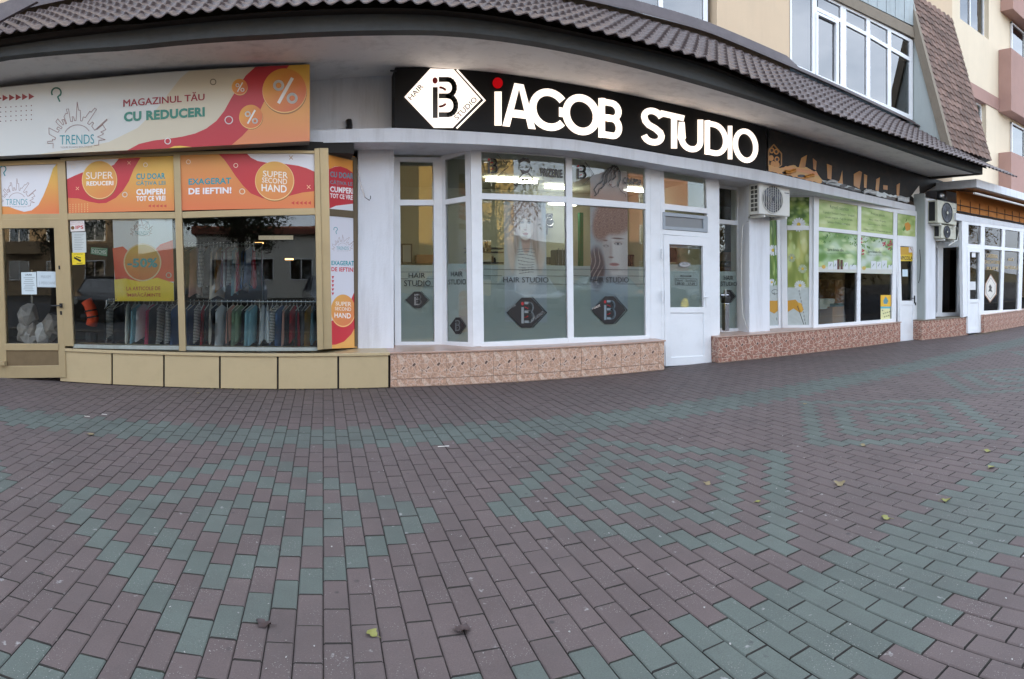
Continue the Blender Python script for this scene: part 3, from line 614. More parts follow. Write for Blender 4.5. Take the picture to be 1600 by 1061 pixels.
# shop sign
OR1, OR2, YE, RED, TEAL, WH = (226, 150, 72), (222, 128, 84), (226, 190, 80), (186, 48, 56), (40, 150, 160), (222, 222, 226)
sign1 = thing('printed_shop_sign', 'wide printed sign with orange percent discs and MAGAZINUL TAU CU REDUCERI', 'sign', (-1.9, 7.6, 3.2))
b_ = MB(); b_.q(S1, [(-260, 162), (0, 136.5), (250, 114.5), (250, 231.5), (0, 243.8), (-260, 262)], 0, .22) if 0 else None
for (xa_, t0, bo0), (xb2, t1, bo1) in zip([(-200, 156, 260), (0, 136.5, 243.8), (130, 124.5, 238), (260, 112.7, 232), (380, 105.5, 225.5)], [(0, 136.5, 243.8), (130, 124.5, 238), (260, 112.7, 232), (380, 105.5, 225.5), (484, 100.4, 220.4)]):
    b_.q(S1, [(xa_, t0), (xb2, t1), (xb2, bo1), (xa_, bo0)], 0, .25)
b_.build('sign_box', mat('sign tray', (120, 118, 112), .5, .05), sign1)
tp = lambda x: float(np.interp(x, [-200, 0, 130, 260, 380, 484], [156, 136.5, 124.5, 112.7, 105.5, 100.4])); bo = lambda x: float(np.interp(x, [-200, 0, 130, 260, 380, 484], [260, 243.8, 238, 232, 225.5, 220.4]))
A = Art(S1, .003)
sx = list(np.linspace(-150, 484, 24)); A.poly([(x, tp(x)) for x in sx]+[(x, bo(x)) for x in sx[::-1]], (206, 208, 204))
A.poly([(x, tp(x)) for x in np.linspace(296, 484, 8)]+[(x, bo(x)) for x in np.linspace(484, 60, 16)]+[(120, 232), (170, 222), (215, 200), (245, 170), (268, 140), (282, 122)], (206, 196, 172))
redp = [(399, tp(399)), (420, tp(420)), (440, tp(440)), (452, tp(452)), (440, 118), (428, 138), (412, 160), (403, 180), (393, 197), (378, 213), (362, bo(362)), (340, bo(340)), (300, bo(300)), (250, bo(250)), (199, bo(199)), (217, 225), (240, 219.5), (262, 217), (285, 213.5), (305, 208.5), (322, 201), (338, 189), (350, 174), (361, 154), (372, 136), (384, 118)]
A.poly(redp, RED)
A.poly([(452, tp(452)), (484, tp(484)), (484, bo(484)), (440, bo(440)), (400, bo(400)), (362, bo(362)), (378, 213), (393, 197), (403, 180), (412, 160), (428, 138), (440, 118)], OR1, lambda x, y: tuple(np.array((228, 180, 70))*(1-np.clip((y-110)/110, 0, 1))+np.array((216, 132, 88))*np.clip((y-110)/110, 0, 1)))
A.poly([(264, bo(264)), (300, bo(300)), (282, bo(282)-3), (272, bo(272)-3)], YE)
og = lambda x, y: (222, 150, 66)
for x, y, r in ((444.5, 141.5, 34.5), (392, 182.5, 18.4), (374.5, 136, 12.4)):
    A.circle(x+.6, y+2.6*r/34, r*1.0, (150, 100, 50)); A.circle(x, y+.5, r, (236, 190, 120)); A.circle(x, y-.6, r*.985, OR1, grad=lambda px2, py2, x=x, y=y, r=r: tuple(np.array((226, 160, 62))*(1-np.clip((px2-x+py2-y)/(2*r)+.5, 0, 1))+np.array((212, 110, 66))*np.clip((px2-x+py2-y)/(2*r)+.5, 0, 1)))
    s_ = r/34.5
    A.ring(x-9*s_-.2, y-8*s_, 6.5*s_, 4.2*s_, (232, 230, 226)); A.ring(x+12*s_, y+12*s_, 6.5*s_, 4.2*s_, (232, 230, 226)); A.line([(x-9*s_, y+19*s_), (x+12*s_, y-19*s_)], 5*s_, (232, 230, 226))
for x, y, r, c in ((333, 128, 4.3, (120, 110, 92)), (357.5, 187.6, 5.8, (236, 232, 230)), (262, 220.5, 4.4, (236, 232, 230))): A.ring(x, y, r, 1.5, c)
for k in range(-3, 5): x = 4+k*10.2; y = 153-.55*k; A.poly([(x, y-5), (x+9, y), (x, y+5)], (140, 40, 42))
for i in range(-3, 7):
    for j in range(4): A.circle(1+i*8, 168-i*.5+j*7.2, .95, (110, 52, 46), n=8)
A.ring(88, 144.6, 7.3, 2.4, (42, 108, 92), a0=150, a1=400); A.line([(94, 148), (90.2, 151.5), (93.3, 158.5)], 2.4, (42, 108, 92))
A.text('MAGAZINUL T\u0102U', 192.5, 319, 152, 167, (150, 36, 42), 143, 156.5); A.text('MAGAZINUL T\u0102U', 193.2, 319.8, 152, 167, (150, 36, 42), 143, 156.5); A.text('MAGAZINUL T\u0102U', 192.9, 319.4, 151.6, 166.6, (150, 36, 42), 142.6, 156.1); A.text('CU REDUCERI', 193.5, 320, 175, 190.5, (48, 128, 108), 167, 182, bold=.05)
SKY = [(440, 798), (485, 798)]; SK = [(440, 798), (440, 757), (395, 757), (395, 740), (437, 738), (433, 724), (455, 728), (462, 712), (407, 680), (405, 628), (480, 668), (492, 650), (470, 640), (480, 622), (508, 640), (515, 628), (480, 600), (463, 578), (478, 555), (520, 608), (530, 600), (512, 565), (530, 560), (545, 600), (552, 597), (530, 540), (545, 512), (560, 515), (550, 478), (568, 475), (585, 580), (602, 580), (598, 540), (610, 543), (618, 575), (630, 575), (640, 420), (650, 488), (665, 490), (668, 578), (680, 580), (690, 545), (707, 553), (745, 500), (755, 510), (785, 475), (800, 487), (725, 600), (740, 612), (765, 590), (777, 600), (760, 625), (785, 660), (885, 570), (888, 578), (800, 655), (850, 615), (878, 657), (835, 675), (858, 690), (850, 697), (808, 715), (873, 740), (820, 744), (818, 782), (780, 787)]
def logo(A, ox, oy, k, sx_=1., w=.8, c=(146, 110, 104), slope=0.):
    T = lambda x, y: (ox+(x-640)*k*sx_, oy+(y-700)*k+slope*(x-640)*k*sx_)
    A.line([T(x, y) for x, y in SK], w, c)
    A.line([T(640+112*math.cos(t), 715+105*math.sin(t)) for t in np.linspace(R(205), R(332), 14)], w, c)
    (x0, y0), (x1, y1) = T(495, 770), T(780, 770); h_ = 78*k
    A.text('TRENDS', x0, x1, y0-h_, y0, TEAL, y1-h_, y1, bold=-.006)
    (x0, y0), (x1, y1) = T(500, 803), T(765, 803); A.text('YOUR TOWN BOUTIQUE', x0, x1, y0-17*k, y0, (150, 140, 136), y1-17*k, y1)
logo(A, 120.6, 212, .18844, slope=-.03)
A.build('printed_face', sign1)
# printed transom panels
prn = thing('transom_print', 'orange and red printed panels reading SUPER REDUCERI above the clothing window', 'window print', (-1.5, 7.9, 2.6))
OG = lambda x0, y0, x1, y1: (lambda x, y: tuple(np.array((226, 188, 84))*(1-np.clip(((x-x0)/(x1-x0)*.4+(y-y0)/(y1-y0)*.8), 0, 1))+np.array((220, 120, 78))*np.clip(((x-x0)/(x1-x0)*.4+(y-y0)/(y1-y0)*.8), 0, 1)))
def c1(x, y): return (x*.18844, 230+y*.18844)
A = Art(A1, -.005, c1)
A.poly([(-500, 160), (478, 130), (495, 553), (-500, 572)], WH); A.poly([(478, 130), (440, 175), (400, 300), (360, 400), (318, 480), (262, 524), (200, 536), (130, 515), (70, 492), (0, 490), (-300, 500), (-500, 540), (-500, 572), (495, 553)], YE, OG(0, 300, 500, 600))
A.ring(25, 180, 24, 9, TEAL, a0=150, a1=400); A.line([(42, 200), (30, 212), (42, 238)], 9, TEAL)
logo(A, 140, 412+23, .63, w=3.2, slope=-.01)
A.build('printed_panel', prn)
A = Art(A1, -.005, c1); A.poly([(550, 115), (1438, 72), (1447, 525), (568, 549)], OR1, OG(1500, 100, 700, 560))
A.poly([(551, 115), (985, 95), (945, 145), (860, 180), (680, 210), (620, 235), (555, 268)], WH)
A.poly([(555, 266), (620, 235), (690, 209), (860, 180), (945, 145), (985, 95), (1165, 87), (1110, 180), (1070, 280), (1020, 360), (960, 420), (880, 462), (820, 466), (740, 452), (650, 425), (563, 420)], (196, 56, 66))
A.circle(828, 278, 146, (150, 90, 50), ry=160); A.circle(825, 272, 146, (240, 200, 140), ry=158); A.circle(825, 270, 141, OR1, ry=153, grad=OG(700, 110, 1100, 560))
A.text('SUPER', 713, 937, 208, 265, (240, 232, 220), 202, 260, bold=.0); A.text('REDUCERI', 717, 940, 283, 320, (240, 234, 226), 278, 315, bold=.035)
for t, y0, y1, c, bo_ in (('CU DOAR', 218, 268, TEAL, .035), ('C\u00c2\u021aIVA LEI', 276, 326, TEAL, .02), ('CUMPERI', 347, 396, (238, 236, 236), .04), ('TOT CE VREI', 406, 448, (238, 236, 236), .035)): A.text(t, 1130, 1371, y0, y1, c, y0-5, y1-5, bold=bo_)
for k in range(5): x = 1240+k*32; A.poly([(x-14, 488), (x+12, 474), (x+12, 500)], (206, 80, 66))
for x, y, r, w in ((608, 161, 16, 4), (1206, 146, 16, 5), (1035, 393, 19, 8)): A.ring(x, y, r, w, (236, 224, 210))
for x, y in ((642, 342), (1070, 130)): A.line([(x-12, y-12), (x+12, y+12)], 4, (240, 190, 150)); A.line([(x-12, y+12), (x+12, y-12)], 4, (240, 190, 150))
for i in range(7):
    for j in range(5): A.circle(580+i*24.5, 475-i*.8+j*16, 3.2, (236, 226, 150), n=8)
A.build('printed_panel', prn)
def c4(x, y): return (280+x*.175, 220+y*.175)
A = Art(A1, -.005, c4); A.poly([(8, 128), (1208, 90), (1208, 602), (22, 622)], OR1, OG(1300, 60, 0, 560))
A.poly([(350, 117), (600, 108), (640, 150), (700, 180), (780, 195), (940, 205), (1060, 222), (1140, 245), (1207, 275), (1207, 450), (1100, 462), (1000, 487), (960, 500), (750, 515), (640, 470), (570, 400), (500, 310), (440, 220), (400, 165)], (196, 56, 62))
A.poly([(600, 109), (1207, 90), (1207, 275), (1140, 245), (1060, 222), (940, 205), (780, 195), (700, 180), (640, 150)], WH)
A.circle(856, 370, 172, (160, 104, 52)); A.circle(852, 358, 175, (240, 200, 140)); A.circle(851, 355, 169, OR1, grad=OG(600, 100, 1200, 700))
A.text('SUPER', 748, 970, 265, 318, (240, 232, 220), 280, 336, bold=.005); A.text('SECOND', 740, 962, 326, 372, (240, 232, 220), 340, 390, bold=.005); A.text('HAND', 735, 960, 385, 448, (240, 234, 226), 398, 464, bold=.02)
A.text('EXAGERAT', 83, 463, 338, 394, TEAL, 328, 384, bold=.03); A.text('DE IEFTIN!', 83, 466, 422, 480, (236, 234, 236), 412, 470, bold=.04)
for x, y, r, w in ((82, 188, 18, 5), (505, 220, 18, 5), (562, 452, 23, 8)): A.ring(x, y, r, w, (240, 226, 200))
for x, y, c in ((998, 150, (170, 130, 70)), (1156, 412, (240, 190, 150))): A.line([(x-16, y-16), (x+16, y+16)], 5, c); A.line([(x-14, y+16), (x+14, y-16)], 5, c)
for k in range(5): x = 1015+k*37; A.poly([(x-16, 555), (x+13, 538), (x+13, 571)], (206, 70, 60))
A.build('printed_panel', prn)
sp = thing('side_window_print', 'narrow angled white and red window print beside the left white pillar', 'window print', (.3, 8.3, .5))
A = Art(SP, -.002, c4); A.poly([(1330, 95), (1570, 140), (1572, 640), (1336, 606)], WH); A.poly([(1330, 95), (1570, 140), (1570, 300), (1500, 250), (1440, 228), (1390, 230), (1336, 255)], (226, 150, 66))
A.poly([(1336, 255), (1390, 232), (1440, 228), (1500, 250), (1571, 300), (1572, 560), (1500, 568), (1400, 580), (1340, 606)], (196, 48, 58))
for t, y0, y1, c, bo_ in (('CU DOAR', 272, 322, (70, 150, 160), .03), ('C\u00c2\u021aIVA LEI', 345, 393, (70, 150, 160), .02), ('CUMPERI', 405, 455, (240, 238, 238), .04), ('TOT CE VREI', 468, 508, (240, 238, 238), .03)): A.text(t, 1348, 1556, y0, y1, c, y0+18, y1+22, bold=bo_)
A.build('printed_panel', sp)
def c3(x, y): return (270+x*.18844, 300+y*.18844)
A = Art(SP, -.002, c3); A.poly([(1296, 200), (1520, 210), (1535, 1290), (1300, 1300)], (214, 214, 222)); A.poly([(1530, 760), (1500, 840), (1450, 960), (1380, 1030), (1300, 1080), (1300, 1268), (1350, 1266), (1420, 1240), (1480, 1180), (1535, 1080)], (200, 48, 60)); A.poly([(1300, 1268), (1350, 1266), (1420, 1240), (1480, 1180), (1535, 1080), (1535, 1290), (1300, 1300)], (226, 168, 90))
A.ring(1350, 308, 15, 5, TEAL, a0=150, a1=400); A.line([(1360, 318), (1352, 330), (1358, 348)], 5, TEAL); logo(A, 1408, 455, .36, w=1.6)
A.text('EXAGERAT', 1315, 1503, 570, 606, TEAL, 572, 612, bold=.03); A.text('DE IEFTIN!', 1315, 1506, 622, 657, (200, 44, 60), 626, 664, bold=.03)
for k in range(5): y = 697+k*34; A.poly([(1316, y), (1338, y), (1327, y+26)], (196, 44, 60))
A.circle(1412, 986, 103, (240, 190, 120), ry=134); A.circle(1412, 980, 99, OR1, ry=130, grad=OG(1250, 800, 1500, 1200))
A.text('SUPER', 1350, 1480, 908, 940, (240, 232, 220), 912, 950, bold=.005); A.text('SECOND', 1345, 1478, 952, 980, (240, 232, 220), 958, 988, bold=.005); A.text('HAND', 1340, 1476, 1000, 1040, (240, 234, 226), 1006, 1050, bold=.02)
A.build('printed_panel', sp)
# poster hanging behind the left pane
PP = PL(8.015, .06)
po = thing('discount_poster', 'hanging yellow and red poster reading -50% behind the left clothing window', 'poster', (-2.3, 8.1, 1))
A = Art(PP, 0)
b_ = MB(); b_.q(PP, [(176, 343), (269, 341), (272, 470), (180, 470)], -.002, .012); b_.build('backing', mat('poster cloth', (190, 180, 150), .7, .05), po)
A.poly([(176, 343), (269, 341), (272, 470), (180, 470)], (236, 240, 244)); A.poly([(176, 388), (192, 385), (214, 404), (235, 398), (250, 382), (270, 375), (272, 440), (180, 440)], (232, 92, 66))
A.poly([(178.5, 437), (196, 435), (218, 440), (246, 434), (271, 442), (272, 470.5), (180, 470.5)], (252, 218, 60)); A.circle(222.5, 410, 29.5, (238, 210, 170)); A.circle(222.5, 410, 27.5, (216, 130, 56), grad=lambda x, y: tuple(np.array((214, 178, 70))*(1-np.clip((y-385)/50, 0, 1))+np.array((212, 112, 52))*np.clip((y-385)/50, 0, 1)))
A.ring(222, 356, 12, .7, (120, 150, 160)); logo(A, 221, 362, .07, w=.5)
A.text('-50%', 199, 246, 404, 418, TEAL, 403, 418, bold=.04); A.text('LA ARTICOLE DE', 197.5, 250.5, 448, 454, (206, 84, 34), 447.5, 453.5, bold=.02); A.text('\u00ceMBR\u0102C\u0102MINTE', 197.5, 251, 457, 463.5, (206, 84, 34), 456.5, 463.5, bold=.02)
A.ring(263.5, 430, 3.8, 1.4, (236, 226, 216)); A.circle(181.5, 467.5, .8, (30, 30, 30), n=8); A.circle(268.5, 469, .8, (30, 30, 30), n=8)
A.build('printed_face', po)
# small notices
def notice(name, label, cat, pl, off, quad, c, arts):
    b_ = MB(); b_.q(pl, quad, off, .003); P = [pl.q(*p) for p in quad]; A = Art(pl, off+.0006); A.poly(quad, c)
    for a in arts: getattr(A, a[0])(*a[1:-1], **a[-1])
    n = len(b_.v); mb_ = A.mb; mb_.add(b_.v, b_.f, 0, s2l(tuple(v*.9 for v in c))); o = mb_.build(name, M['ink'], None); return tag(o, label, cat)
N = {}
notice('alarm_notice', 'small white notice with red letters IPS, top left in the clothing window', 'notice', A1, -.012, [(109.5, 345), (131.5, 344.5), (132.5, 361), (110, 362)], (214, 210, 206), [('text', 'IPS', 118, 130.5, 352.5, 358, (176, 40, 44), 352, 357.5, dict(bold=.03)), ('text', 'ATENTIE OBIECTIV', 111, 130, 346.3, 348, (150, 60, 60), {}), ('circle', 113.6, 356, 2.8, (120, 80, 40), {}), ('line', [(110, 350.2), (131.8, 349.8)], .5, (176, 40, 44), {})])
notice('paper_notice', 'printed grey paper sheet taped below the alarm notice in the clothing window', 'notice', A1, -.012, [(112, 363), (134, 362.5), (135, 394.5), (113.5, 395)], (188, 194, 192), [('line', [(116+.3*(k % 2), 366+k*2.6), (131-(k*7 % 5), 366+k*2.6)], .5, (110, 114, 114), {}) for k in range(10)])
notice('camera_warning_sign', 'square yellow warning sign with a black surveillance camera picture in the clothing window', 'notice', A1, -.012, [(112, 395), (132.5, 394.5), (133, 413), (113, 414)], (222, 196, 40), [('poly', [(116, 401), (127, 406.5), (125.5, 409.5), (115.5, 404)], (24, 24, 20), {}), ('line', [(119, 401), (126, 403)], 1.4, (24, 24, 20), {}), ('text', 'ATENTIE', 116, 129, 396, 398, (40, 36, 20), {}), ('line', [(120, 411.5), (129, 411.2)], .8, (30, 28, 20), {})])
notice('open_sign', 'small green plate with white letters DESCHIS hanging tilted behind the clothing window', 'sign', A1, -.03, [(142, 386), (168, 388), (167.5, 400.5), (141.5, 397)], (40, 124, 92), [('line', [(143.2, 387.6), (166.8, 389.4), (166.3, 398.8), (142.8, 395.6)], .5, (210, 224, 214), dict(closed=True)), ('text', 'DESCHIS', 144, 165.5, 389.5, 395, (220, 230, 224), 391, 397.5, dict(bold=.03))])
notice('opening_hours_sheet', 'white printed sheet headed ORAR on the glass of the gold door', 'notice', A1, -.012, [(33, 425.5), (56.5, 425), (57.5, 460), (34, 460)], (196, 208, 212), [('text', 'ORAR', 39, 50, 428, 430.8, (60, 70, 80), dict(bold=.02))]+[('line', [(37+(k*5 % 3), 434+k*2.9), (54-(k*3 % 4), 434+k*2.9)], .7, (110, 120, 126), {}) for k in range(8)])
notice('handwritten_sheet', 'white sheet with faint handwriting MAXIM 5 PERSOANE on the gold door', 'notice', A1, -.012, [(57.5, 424), (88, 424.5), (88.5, 449), (58, 448.5)], (188, 200, 206), [('text', 'MAXIM', 64, 79, 430, 435, (140, 150, 156), {}), ('text', '5 PERSOANE', 61, 87, 440, 444.5, (140, 150, 156), {})])

# clothes on rails inside
def rail(label, x0, x1, y, z, posts):
    t = thing('clothes_rail', label, 'clothes rail', ((x0+x1)/2, y, 0)); m_ = MB(); m_.tube([(x0, y, z), (x1, y, z)], .014, 8); m_.build('rail', M['steel'], t)
    for p in posts: m_ = MB(); m_.tube([(p, y, .02), (p, y, z)], .016, 8); m_.build('post', M['steel'], t)
    return t
gm = {}
def gmat(c, stripe=False):
    k = (c, stripe)
    if k in gm: return gm[k]
    m_ = mat('cloth %d %d %d%s' % (*c, ' striped' if stripe else ''), c, .9, .1, 8)
    if stripe:
        n, l = m_.node_tree.nodes, m_.node_tree.links; b = n['Principled BSDF']; g = n.new('ShaderNodeNewGeometry'); w_ = n.new('ShaderNodeTexWave'); w_.bands_direction = 'Z'; w_.inputs['Scale'].default_value = 14; l.new(g.outputs['Position'], w_.inputs[0])
        r_ = n.new('ShaderNodeValToRGB'); r_.color_ramp.interpolation = 'CONSTANT'; r_.color_ramp.elements[1].position = .5; r_.color_ramp.elements[0].color = (.02, .02, .025, 1); r_.color_ramp.elements[1].color = (*s2l((215, 215, 215)), 1); l.new(w_.outputs[0], r_.inputs[0]); l.new(r_.outputs[0], b.inputs['Base Color'])
    gm[k] = m_; return m_
NAMES = {(222, 216, 206): 'cream', (26, 28, 34): 'black', (40, 58, 92): 'navy', (130, 172, 186): 'pale blue', (160, 26, 40): 'red', (190, 60, 100): 'pink', (96, 96, 100): 'grey', (120, 84, 92): 'mauve', (64, 96, 140): 'denim blue', (176, 132, 70): 'mustard', (214, 220, 226): 'white', (120, 142, 120): 'sage', (196, 150, 140): 'peach', (60, 50, 46): 'dark brown'}
GC = list(NAMES)
gr = random.Random(21); gcount = 0
def garment(x, y, z, L, c, stripe, where, yaw):
    global gcount
    t = thing('hanging_garment', where, 'clothing', (x, y, z))
    m_ = MB(); ny, nz = 6, 9; D = gr.uniform(.20, .25); w0 = gr.uniform(.016, .032); V = []; F = []
    for side in (-1, 1):
        for k in range(nz+1):
            for j in range(ny+1):
                u = (j/ny-.5)*2; v = k/nz; yy = u*D*(.9+.12*v); zz = -.05-.11*abs(u)**1.3-v*L*(1-.05*abs(u)); xx = side*(w0*(1.15-abs(u)**3)*(.55+.9*v)+.01*math.sin(u*9+v*3+gr.random()*.6)*v)
                V.append((xx, yy, zz))
    n = (ny+1)*(nz+1)
    for sd_ in (0, 1):
        for k in range(nz):
            for j in range(ny): a = sd_*n+k*(ny+1)+j; F.append((a, a+1, a+ny+2, a+ny+1))
    for k in range(nz): F += [(k*(ny+1), (k+1)*(ny+1), n+(k+1)*(ny+1), n+k*(ny+1)), (k*(ny+1)+ny, n+k*(ny+1)+ny, n+(k+1)*(ny+1)+ny, (k+1)*(ny+1)+ny)]
    ca, sa = math.cos(yaw), math.sin(yaw); V = [(x+a*ca-b*sa, y+a*sa+b*ca, z+c_) for a, b, c_ in V]
    m_.add(V, F); m_.build('cloth', gmat(c, stripe), t, smooth=True)
    h_ = MB(); rot = lambda a, b, c_: (x+a*ca-b*sa, y+a*sa+b*ca, z+c_)
    h_.tube([rot(0, .0, -.055), rot(0, 0, -.015), rot(0, .02, .016), rot(0, 0, .024), rot(0, -.018, .008)], .003, 5); h_.tube([rot(0, -D*.9, -.125), rot(0, 0, -.05), rot(0, D*.9, -.125)], .006, 5); h_.build('hanger', M['whiteplastic'], t)
yl, zlw, yh, zh = 9.15, 1.10, 9.9, 2.02
rail('long low chrome clothes rail behind the left and right clothing windows', A1.q(158, 400)[0]*1.14, A1.q(498, 400)[0]*1.14+.02, yl, zlw, [A1.q(158, 400)[0]*1.14, A1.q(308, 400)[0]*1.14, A1.q(497, 400)[0]*1.14+.02])
rail('high clothes rail deeper in the shop behind the right clothing window', pxX(283, yh), pxX(410, yh), yh, zh, [pxX(284, yh), pxX(410, yh)])
side = lambda px: 'behind the left clothing window' if px < 282 else 'behind the right clothing window'
def cap(c, stripe, low, k): return '%s%s garment on %s rail, %s' % ('striped ' if stripe else '', NAMES[c], 'low' if low else 'high', k)
low = [(163, 1, 0), (171, 2, 1), (178, 1, 0), (186, 1, 0), (194, 0, 0), (205, 3, 0), (211, 3, 0), (219, 10, 0), (228, 5, 0), (233, 5, 0), (240, 1, 0), (248, 1, 1), (256, 6, 0), (264, 1, 1), (272, 8, 0), (293, 8, 0), (299, 2, 0), (306, 1, 1), (314, 4, 0), (322, 1, 0), (326, 0, 0), (334, 1, 0), (343, 10, 0), (352, 6, 0), (361, 12, 0), (368, 11, 0), (374, 11, 0), (384, 1, 0), (391, 3, 0), (396, 3, 0), (403, 13, 0), (409, 10, 0), (416, 10, 0), (424, 8, 0), (431, 1, 1), (439, 8, 0), (446, 12, 0), (452, 1, 0), (458, 4, 0), (463, 4, 0), (470, 1, 0), (477, 6, 0), (484, 9, 0), (489, 3, 0)]
high = [(291, 1, 0), (296, 1, 0), (302, 12, 0), (309, 1, 1), (315, 1, 1), (322, 13, 0), (330, 6, 0), (336, 0, 0), (341, 9, 0), (346, 10, 0), (352, 7, 0), (359, 1, 1), (364, 3, 0), (370, 4, 0), (375, 0, 0), (380, 1, 0), (384, 8, 0), (388, 8, 0), (394, 4, 0)]
for lst, y_, z_, L0, isl in ((low, yl, zlw, .62, True), (high, yh, zh, .72, False)):
    for k, (px, ci, st_) in enumerate(lst):
        nb_ = 'at its left end' if k == 0 else 'at its right end' if k == len(lst)-1 else 'between a %s and a %s one%s' % (NAMES[GC[lst[k-1][1]]], NAMES[GC[lst[k+1][1]]], ', left' if px < 282 else ', right' if isl else '')
        garment(pxX(px, y_-.2), y_, z_, L0*gr.uniform(.72, 1.12), GC[ci], bool(st_), cap(GC[ci], st_, isl, nb_), gr.uniform(-.38, .30)-.05)
# shop lamps, counter, bags seen dimly
for k, (px, py) in enumerate(((405, 380), (452, 405))):
    p = PL(10.6).q(px, py); m_ = MB(); m_.box(p[0]-.07, p[0]+.07, 10.53, 10.67, p[2]-.012, p[2]+.012); o = m_.build('spot_lamp', M['warmlamp']); tag(o, ('small warm ceiling lamp' if k == 0 else 'lower warm lamp near the right end')+' glowing deep behind the right clothing window', 'lamp')
p = PL(12.5).q(432, 372); m_ = MB(); m_.box(p[0]-.35, p[0]+.35, 12.3, 12.4, p[2]-.04, p[2]+.04); tag(m_.build('tube_lamp', emis('dim tube', (230, 215, 190), .08)), 'long pale tube lamp glowing at the back of the clothing shop', 'lamp')
m_ = MB(); P0 = PL(9.6).q(138, 500); m_.tube([(P0[0], 9.6, .02), (P0[0], 9.6, .9)], .12, 12); m_.v = m_.v; 
mq = thing('life_vest_mannequin', 'orange padded vest with black straps on a dark stand behind the left clothing window', 'mannequin', (P0[0], 9.6, 0))
m_ = MB(); c0 = PL(9.5).q(143, 492); rings = [(.20, -.34), (.17, -.2), (.165, 0), (.15, .12), (.08, .19)]
m_.tube([(c0[0], 9.5, .02), (c0[0], 9.5, c0[2]-.3)], .10, 12); m_.build('stand', M['dark'], mq)
m_ = MB(); m_.tube([(c0[0]-.09, 9.5, c0[2]+.24), (c0[0]-.02, 9.5, c0[2]+.12), (c0[0]+.03, 9.5, c0[2]-.05), (c0[0], 9.5, c0[2]-.18)], .10, 12); m_.build('vest', mat('orange padded cloth', (214, 74, 34), .7, .1, 8), mq, smooth=True)
for dz_ in (.075, -.03): m_ = MB(); m_.tube([(c0[0]+.012-dz_*.35, 9.5, c0[2]+dz_+.012), (c0[0]+.016-dz_*.35, 9.5, c0[2]+dz_-.012)], .112, 12); m_.build('strap', M['black'], mq)
m_ = MB(); p = PL(10.2).q(50, 500); m_.tube([(p[0], 10.2, .02), (p[0], 10.2, 1.6)], .03, 8); st_ = thing('bag_stand', 'thin stand hung with crumpled white plastic bags inside the gold door', 'stand', (p[0], 10.2, 0)); m_.build('pole', M['steel'], st_)
for k in range(7):
    m_ = MB(); cx, cz = p[0]+rng.uniform(-.12, .55), rng.uniform(.35, .95); V = []; 
    bmx = bmesh.new(); bmesh.ops.create_icosphere(bmx, subdivisions=2, radius=.2)
    V = [(cx+v.co.x*(1+.25*math.sin(v.co.z*31+k)), 10.1+v.co.y, cz+v.co.z*1.2+.04*math.sin(v.co.x*40+k)) for v in bmx.verts]; m_.add(V, [tuple(v.index for v in f.verts) for f in bmx.faces]); bmx.free()
    m_.build('plastic_bag', mat('crumpled bag %d' % k, (170-8*k, 168-9*k, 165-10*k), .5, .2, 14), st_)

# ================================================================== HAIR SALON
salon = thing('hair_salon_shopfront', 'white pvc framed bay window and door of the hair studio under the black sign', 'shopfront', (3, 8.4, .4))
SD = PAB(pxX(692, 8.84), 8.84, pxX(738, 8.46), 8.46)
fr = MB()
fr.q(HR, [(614, 245), (697, 246), (697, 254), (614, 252)], .02, .08); fr.q(HR, [(614, 252), (625, 252), (627, 534), (617, 534)], .021, .08); fr.q(HR, [(677, 252), (690, 252), (693, 536), (679, 536)], .021, .08)
fr.q(HR, [(617, 534), (692, 534), (692, 541), (617, 541)], .022, .08); fr.q(HR, [(624, 312), (678, 312), (678, 321), (624, 321)], .018, .07)
fr.build('window_frame', M['pvc'], salon, bevel=.005)
fr = MB(); fr.q(SD, [(688, 244), (737, 229), (737, 238), (688, 252)], .02, .07); fr.q(SD, [(687, 250), (695, 248), (698, 540), (690, 540)], .022, .07); fr.q(SD, [(726, 238), (738, 236), (740, 542), (731, 542)], .022, .07)
fr.q(SD, [(690, 533), (740, 535), (740, 543), (690, 540)], .023, .07); fr.q(SD, [(694, 312), (728, 306), (728, 315), (694, 320)], .018, .06); fr.build('side_window_frame', M['pvc'], salon, bevel=.005)
fr = MB()
fr.q(HB, [(735, 228), (752, 229), (756.5, 541), (739, 542)], .02, .09)
fr.q(HB, [(738, 227), (885, 236), (885, 246), (738, 236.5)], .018, .08); fr.q(HB, [(885, 236), (1012, 251), (1012, 261.5), (885, 246)], .018, .08)
fr.q(HB, [(884, 246), (894, 247), (897, 531), (887.5, 531)], .019, .08); fr.q(HB, [(750, 301.5), (886, 307), (886, 317), (750, 311)], .017, .07); fr.q(HB, [(893, 308), (1010, 318), (1010, 327), (893, 319.5)], .017, .07)
fr.q(HB, [(752, 535), (888, 528), (888, 537), (752, 542)], .024, .08); fr.q(HB, [(888, 528), (1015, 524), (1015, 530), (888, 537)], .024, .08)
fr.q(HB, [(1008.5, 258), (1016, 259), (1017, 529), (1009, 529)], .019, .08)
fr.q(HB, [(1016, 252), (1033, 255), (1036, 531), (1017, 531)], .015, .08)
fr.build('bay_frame', M['pvc'], salon, bevel=.005)
for pl_, q_ in ((HR, [(624, 252), (678, 252), (678, 312), (624, 312)]), (HR, [(625, 321), (679, 321), (680, 534), (626, 534)]), (SD, [(694, 248), (727, 238), (728, 307), (694, 313)]), (SD, [(695, 320), (728, 315), (731, 536), (697, 534)]),
                (HB, [(751, 236), (885, 246), (885, 307), (751, 301.5)]), (HB, [(893, 246.5), (1009, 261), (1009, 318), (893, 308)]), (HB, [(753, 311), (885, 317), (888, 528.5), (756, 535)]), (HB, [(894, 319.5), (1009, 327), (1009.5, 524.5), (896, 528.5)])):
    pane(pl_, q_, salon)
